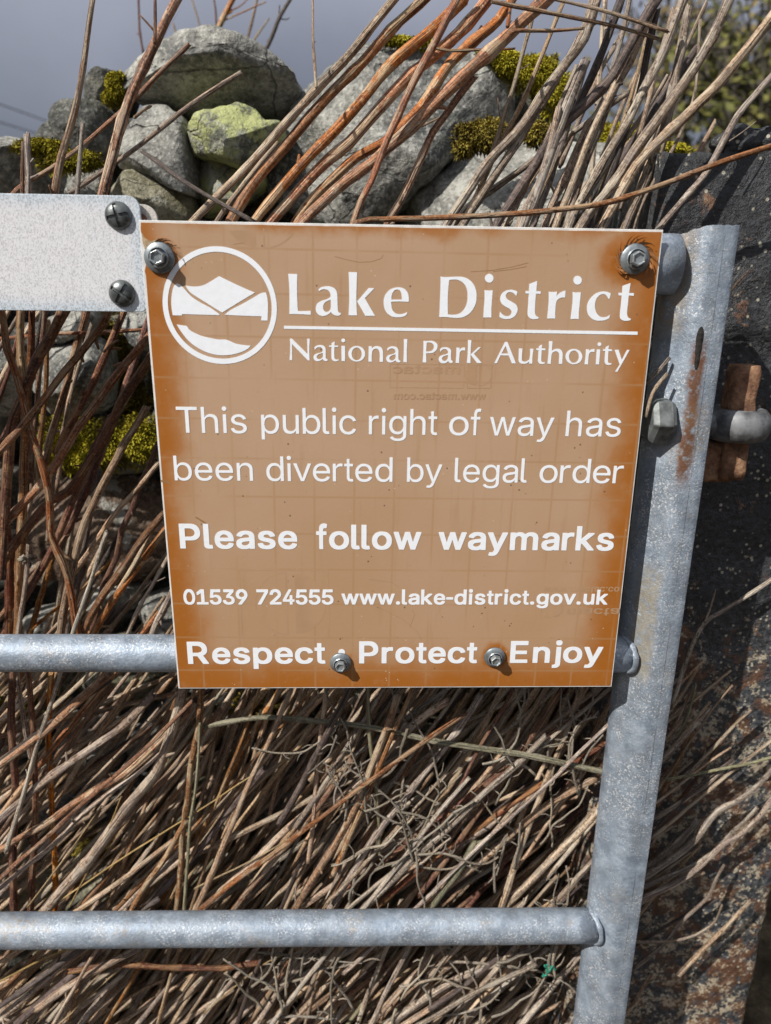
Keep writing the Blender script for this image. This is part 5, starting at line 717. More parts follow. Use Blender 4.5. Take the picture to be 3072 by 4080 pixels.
GLYR = {"T": "273 1 82 -1 5 1 2 4 1 620 2 3 5 0 213 1 2 2 1 6 0 72 -1 4 -2 2 -529 1 -6 -1 -3 -2 0 -78 1 -5 2 -1 215 -1 5 -1 2 -3 0 -615 1 -6", "a": "214 -10 21 0 21 1 16 3 26 6 18 7 23 14 13 10 29 36 2 3 3 1 3 -2 1 -2 0 -61 2 -6 6 0 70 0 4 0 2 3 0 339 -3 39 -6 27 -13 31 -14 20 -15 17 -21 15 -20 11 -21 8 -22 6 -61 8 -20 0 -19 -2 -27 -4 -26 -7 -24 -9 -27 -13 -20 -14 -24 -23 -19 -26 -12 -25 0 -4 3 -2 70 -20 6 0 3 1 10 17 11 14 15 14 20 12 24 10 16 4 20 3 33 0 28 -4 19 -7 14 -9 15 -14 8 -12 6 -14 6 -23 1 -18 -1 -9 -5 -12 -10 -8 -10 -5 -19 -4 -85 -10 -75 -13 -30 -7 -20 -7 -24 -11 -17 -11 -11 -9 -20 -23 -10 -21 -7 -27 -1 -25 2 -24 1 -11 7 -25 16 -29 13 -16 9 -8 17 -13 23 -13 34 -12 30 -5/231 62 -30 4 -25 8 -10 5 -11 8 -12 13 -8 12 -4 14 -1 7 0 18 2 12 4 11 9 14 7 8 9 6 11 7 19 7 55 13 83 11 34 8 19 8 4 0 2 -6 0 -56 -3 -28 -4 -18 -7 -15 -16 -24 -22 -19 -17 -11 -17 -7 -36 -9 -24 -1", "b": "311 -9 15 -1 34 3 39 9 10 4 33 17 26 20 10 10 22 26 19 34 11 26 7 19 10 50 3 48 -3 48 -12 55 -14 39 -21 36 -22 26 -8 8 -27 21 -23 13 -17 8 -35 10 -45 5 -28 -2 -30 -6 -19 -7 -23 -13 -15 -11 -14 -14 -25 -33 -4 -3 -3 1 -2 2 0 4 -1 269 -1 2 -5 2 -75 -1 -4 -3 0 -7 0 -702 2 -2 4 -1 70 0 6 1 2 5 0 69 2 4 3 1 6 -3 27 -36 14 -14 15 -11 18 -11 22 -8 28 -5/305 64 -27 3 -29 9 -21 13 -19 16 -9 10 -11 16 -12 23 -10 31 -7 41 -2 35 3 40 5 26 5 15 6 20 10 19 16 22 13 13 12 9 24 14 26 7 34 3 31 -3 29 -9 20 -12 11 -9 12 -11 14 -18 14 -28 12 -36 6 -43 0 -41 -2 -20 -5 -30 -9 -29 -13 -27 -19 -25 -21 -19 -24 -14 -28 -8 -28 -3", "c": "284 -9 19 -1 20 2 20 2 23 5 27 10 21 10 16 9 21 17 16 16 13 16 11 16 8 15 10 28 -1 3 -4 2 -67 16 -7 1 -4 -4 -16 -33 -16 -17 -15 -15 -37 -18 -52 -7 -33 3 -25 8 -8 3 -18 11 -18 15 -9 11 -15 21 -12 25 -8 25 -3 14 -4 26 0 18 -2 10 2 33 7 37 13 38 10 19 13 18 24 24 26 15 29 8 33 3 42 -5 11 -4 31 -14 6 -5 27 -27 14 -30 4 -5 6 0 67 16 5 2 2 3 -1 5 -7 18 -9 18 -11 17 -12 14 -15 15 -20 17 -20 11 -16 8 -29 11 -35 7 -36 4 -52 -5 -42 -12 -38 -18 -37 -29 -24 -26 -20 -32 -6 -11 -14 -35 -12 -51 -3 -45 3 -56 10 -45 17 -43 25 -39 29 -32 28 -21 10 -5 33 -16 17 -5 30 -6", "d": "267 -9 15 -1 24 2 27 5 24 10 17 10 18 13 12 13 25 34 5 3 3 -1 2 -4 1 -69 2 -5 5 -1 70 0 5 1 1 2 1 702 -1 7 -3 3 -77 1 -4 -2 -2 -2 0 -269 -1 -4 -2 -2 -2 0 -3 1 -25 34 -13 13 -19 14 -16 9 -12 5 -12 4 -26 6 -26 2 -40 -3 -10 -2 -36 -10 -17 -8 -21 -12 -27 -21 -24 -26 -11 -15 -17 -29 -15 -39 -11 -52 -3 -46 2 -36 1 -21 9 -44 11 -32 9 -19 19 -32 21 -25 10 -10 26 -20 41 -21 39 -9/283 64 -27 3 -27 8 -27 16 -18 17 -7 9 -10 14 -11 22 -12 33 -7 40 -2 33 3 40 5 25 6 21 5 12 10 23 16 22 22 21 25 15 29 8 34 3 30 -3 23 -6 9 -4 18 -11 13 -10 9 -9 15 -20 15 -29 10 -33 6 -43 0 -44 -2 -19 -4 -27 -10 -31 -14 -29 -16 -23 -23 -20 -25 -14 -25 -7 -29 -3", "e": "289 -9 15 -1 28 2 32 5 33 9 30 14 23 15 14 11 10 11 14 16 16 26 7 19 1 5 -6 3 -67 16 -7 0 -4 -3 -11 -20 -13 -17 -9 -9 -9 -7 -24 -12 -23 -7 -23 -3 -32 0 -15 1 -26 6 -30 13 -16 10 -10 8 -17 20 -15 24 -11 27 -7 35 0 21 7 2 372 0 5 2 1 7 0 33 -1 11 0 21 -9 48 -9 29 -12 28 -22 33 -22 24 -20 15 -28 17 -23 10 -33 9 -27 5 -26 2 -48 -5 -42 -12 -37 -18 -34 -26 -9 -9 -20 -23 -21 -36 -15 -37 -4 -13 -9 -41 -3 -49 3 -51 11 -48 16 -42 22 -34 7 -9 27 -27 30 -22 18 -9 24 -11 38 -9 12 -1/140 302 -3 3 0 8 7 32 9 21 8 14 8 12 11 13 10 9 14 12 26 13 29 9 23 1 17 0 18 -1 29 -8 23 -12 19 -17 17 -19 13 -25 10 -28 6 -30 -1 -5 -6 -3", "f": "116 1 77 -1 4 1 2 4 1 438 2 2 4 0 108 0 4 1 2 4 1 61 -3 5 -5 1 -107 0 -6 2 -1 7 0 51 2 22 2 8 5 17 9 16 11 10 6 4 19 6 20 2 30 -3 13 -3 4 1 2 3 18 68 0 4 -4 3 -22 6 -13 2 -34 3 -27 -2 -29 -6 -21 -8 -19 -11 -21 -18 -13 -17 -14 -29 -8 -32 -2 -22 0 -75 -1 -7 -5 -2 -91 0 -5 -1 -1 -2 -1 -62 2 -6 6 -1 90 0 4 -1 2 -2 0 -434 1 -5", "g": "275 -179 24 -1 40 3 33 5 34 9 8 3 28 12 28 19 23 22 17 27 11 33 3 29 0 527 -1 5 -3 2 -71 1 -6 -1 -2 -5 0 -71 -2 -4 -3 0 -6 3 -25 33 -15 14 -14 11 -16 9 -27 11 -27 6 -34 1 -38 -3 -38 -11 -40 -20 -24 -19 -12 -11 -21 -25 -20 -32 -17 -42 -11 -50 -3 -47 3 -54 10 -47 17 -40 23 -37 26 -27 25 -18 8 -5 29 -14 44 -12 40 -4 33 2 31 7 19 7 17 9 16 12 13 13 28 35 4 2 4 -3 0 -99 -5 -33 -12 -24 -8 -9 -17 -15 -27 -14 -35 -9 -30 -2 -38 0 -29 4 -23 7 -14 6 -13 7 -15 12 -26 27 -4 2 -18 -7 -45 -22 -5 -3 0 -4 6 -10 18 -20 21 -17 16 -11 18 -9 33 -13 30 -7 37 -5/273 82 -16 1 -24 7 -24 11 -25 20 -17 20 -14 27 -10 30 -6 35 -2 29 2 30 6 35 10 30 14 28 17 22 19 17 27 15 33 8 19 2 15 0 17 -2 20 -4 13 -4 19 -10 7 -5 18 -16 16 -20 16 -31 10 -34 5 -25 1 -24 -1 -47 -6 -33 -11 -31 -14 -24 -17 -21 -18 -15 -26 -13 -29 -7 -18 -2", "h": "77 1 76 -1 4 1 2 2 1 306 1 25 6 26 10 22 5 9 10 14 17 16 17 11 22 9 22 5 18 2 14 0 27 -3 26 -10 8 -4 19 -15 12 -14 8 -14 10 -28 2 -8 3 -33 1 -316 2 -2 3 -1 73 0 4 1 2 4 1 330 -4 38 -6 27 -13 36 -22 33 -18 16 -25 17 -26 11 -13 4 -20 4 -36 4 -32 -3 -12 -3 -28 -8 -30 -16 -30 -25 -22 -30 -3 -3 -2 -1 -1 3 0 6 0 264 -1 4 -4 3 -75 0 -4 -1 -2 -5 0 -701 0 -6", "i": "77 1 76 -1 4 1 2 4 1 505 -2 5 -3 2 -75 0 -4 -1 -2 -4 0 -503 0 -6/115 615 15 1 9 3 10 5 10 8 10 12 4 10 3 8 2 14 -2 14 -2 8 -5 11 -9 11 -10 8 -5 3 -12 4 -14 2 -20 -3 -13 -6 -10 -7 -7 -9 -5 -10 -4 -11 -2 -14 3 -18 5 -13 9 -12 17 -13 11 -5", "l": "188 -2 14 -1 31 3 17 4 3 2 0 3 -14 62 -4 2 -12 -2 -28 1 -15 4 -6 4 -6 7 -4 10 -3 14 -1 22 0 578 -2 5 -5 1 -74 -1 -4 -2 -1 -7 0 -592 3 -33 11 -32 14 -19 5 -6 18 -12 10 -5 25 -8", "n": "77 1 76 -1 5 1 1 2 1 308 1 23 5 21 3 9 8 18 16 25 15 13 17 11 25 11 20 4 19 2 13 0 27 -3 30 -11 25 -20 18 -25 11 -34 4 -35 0 -317 3 -2 5 -1 71 0 5 2 2 7 0 324 -4 38 -7 36 -16 35 -13 19 -13 15 -10 9 -20 14 -7 4 -24 10 -33 8 -36 4 -42 -5 -30 -9 -33 -17 -28 -24 -28 -40 -1 2 -1 6 0 72 -1 5 -3 2 -5 0 -68 0 -5 -2 -1 -7 0 -499 0 -6", "o": "284 -9 12 -1 37 3 50 12 37 18 32 23 7 7 24 26 22 35 17 42 11 53 4 46 -4 47 -11 54 -17 42 -22 35 -13 15 -16 17 -32 24 -38 19 -44 12 -47 5 -49 -5 -42 -12 -38 -18 -37 -29 -24 -26 -20 -32 -6 -11 -14 -35 -12 -51 -3 -45 3 -56 10 -45 17 -43 25 -39 29 -32 28 -21 10 -5 33 -16 17 -5 30 -6/282 64 -25 3 -30 9 -23 14 -17 16 -8 9 -16 24 -10 21 -9 26 -7 39 -2 33 2 29 6 33 6 21 7 19 10 18 15 22 22 22 27 16 29 8 35 3 32 -3 28 -8 28 -16 23 -23 13 -18 10 -19 13 -39 7 -37 1 -35 -3 -36 -4 -25 -7 -22 -15 -33 -20 -27 -21 -19 -26 -14 -27 -8 -29 -3", "p": "77 -170 76 0 5 1 1 2 1 239 0 4 2 2 3 1 4 -3 25 -33 16 -16 12 -9 21 -13 23 -9 24 -4 18 -1 25 0 17 1 20 3 35 9 21 10 20 12 26 21 16 18 14 18 19 33 15 42 11 52 3 47 -3 47 -11 53 -16 43 -23 38 -25 28 -17 14 -16 12 -31 16 -42 12 -33 4 -28 0 -16 -2 -24 -5 -27 -11 -16 -10 -16 -12 -15 -15 -22 -31 -6 -3 -3 1 -2 4 0 70 -2 5 -6 1 -68 0 -4 0 -3 -2 -1 -676 0 -5/298 65 -16 1 -24 7 -10 4 -18 10 -6 4 -16 15 -19 25 -13 27 -10 33 -6 37 -2 31 2 31 6 36 10 32 14 28 19 24 19 16 25 13 27 8 18 2 25 0 17 -2 28 -8 25 -14 21 -18 18 -25 13 -27 10 -34 6 -40 0 -45 -6 -42 -10 -32 -14 -29 -17 -24 -21 -19 -27 -16 -17 -5 -14 -3 -17 -2", "r": "77 1 76 -1 5 1 1 2 1 320 2 22 8 28 9 16 15 18 16 13 13 8 13 6 12 4 18 4 20 2 34 -1 16 -3 4 1 3 5 0 69 -1 4 -2 4 -17 2 -28 0 -17 -2 -12 -2 -27 -8 -24 -13 -22 -17 -18 -22 -10 -19 -5 -4 -2 1 -1 4 0 68 -2 5 -6 1 -67 0 -4 0 -3 -2 -1 -506 0 -6", "s": "243 -9 19 -1 27 2 43 6 34 11 29 15 24 18 22 24 13 23 7 19 3 14 2 28 -4 29 -12 29 -16 22 -7 7 -25 18 -36 17 -41 13 -87 20 -23 6 -20 8 -21 14 -11 11 -6 12 -4 19 2 13 2 11 10 18 15 13 9 5 17 9 26 7 30 2 17 -1 15 -2 26 -8 19 -12 15 -15 11 -16 8 -17 4 -3 5 0 27 6 43 10 0 5 -6 17 -12 23 -15 21 -17 19 -23 16 -26 12 -26 9 -34 6 -30 2 -29 -2 -35 -6 -39 -12 -27 -15 -26 -19 -17 -19 -11 -18 -5 -9 -7 -22 -3 -28 4 -36 11 -29 20 -26 25 -19 33 -17 12 -5 40 -12 83 -19 30 -8 17 -7 13 -10 9 -8 7 -11 5 -12 2 -18 -4 -18 -12 -20 -17 -15 -19 -10 -10 -4 -30 -7 -33 -2 -26 2 -28 7 -20 9 -14 11 -11 11 -11 18 -8 20 -3 4 -7 0 -56 -12 -13 -3 -3 -2 0 -5 7 -23 12 -25 15 -21 22 -21 24 -16 26 -11 37 -10 27 -3", "t": "229 -4 15 -1 26 2 26 5 2 1 0 5 -12 58 -3 5 -5 1 -40 -4 -17 1 -14 5 -7 3 -9 8 -6 10 -4 9 -3 21 0 316 2 3 4 1 94 0 6 1 2 6 0 62 -2 2 -4 1 -94 0 -6 1 -2 6 0 125 -1 6 -3 2 -4 1 -74 -1 -3 -2 -1 -4 -1 -131 -2 -2 -3 -1 -69 0 -6 -1 -2 -5 1 -62 1 -3 5 -1 71 0 3 -1 2 -2 0 -324 4 -30 12 -31 21 -27 31 -21 31 -10", "u": "247 -6 12 0 36 3 35 10 22 11 16 10 20 18 30 40 1 -1 1 -6 0 -71 1 -6 5 -2 69 0 4 0 3 3 1 505 -1 6 -2 3 -77 0 -3 0 -2 -2 -1 -308 -2 -24 -6 -27 -10 -23 -11 -17 -22 -21 -16 -10 -20 -9 -20 -5 -17 -2 -21 0 -24 3 -29 11 -26 19 -18 26 -11 30 -4 39 -1 317 -2 3 -5 0 -72 0 -3 0 -2 -2 -1 -330 3 -39 8 -35 11 -27 15 -25 12 -15 19 -16 21 -14 27 -11 29 -6", "v": "231 1 81 -1 5 1 3 2 197 498 4 11 -1 4 -6 1 -79 0 -4 0 -3 -3 -113 -303 -37 -118 -2 -5 -2 -1 -3 5 -41 126 -111 296 -2 3 -6 0 -79 0 -4 0 -1 -2 0 -4 9 -25 189 -477 3 -6", "w": "196 1 78 -1 4 1 3 2 89 303 25 99 3 7 2 1 3 -7 26 -101 20 -73 69 -229 3 -2 4 -1 73 0 6 2 4 8 154 493 3 9 -1 4 -6 1 -76 0 -4 0 -3 -3 -66 -226 -28 -105 -19 -78 -1 -5 -3 -2 -3 6 -17 75 -28 108 -64 227 -3 3 -5 0 -77 0 -6 -1 -4 -12 -62 -216 -29 -107 -18 -79 -2 -6 -2 1 -2 3 -20 89 -29 106 -64 219 -3 3 -5 0 -75 0 -6 -1 -1 -4 2 -6 155 -494 3 -9", "y": "119 -173 15 0 18 1 23 4 20 6 17 7 18 11 17 15 13 15 12 17 19 36 214 533 15 39 1 3 -1 3 -6 0 -77 0 -5 0 -3 -3 -114 -303 -38 -119 -3 -4 -4 7 -40 123 -111 296 -2 3 -6 0 -79 0 -4 0 -1 -2 2 -11 199 -505 -1 -4 -24 -57 -12 -17 -17 -16 -13 -7 -16 -4 -14 -1 -16 1 -24 3 -5 -2 -17 -53 -1 -6 4 -3 18 -3"}
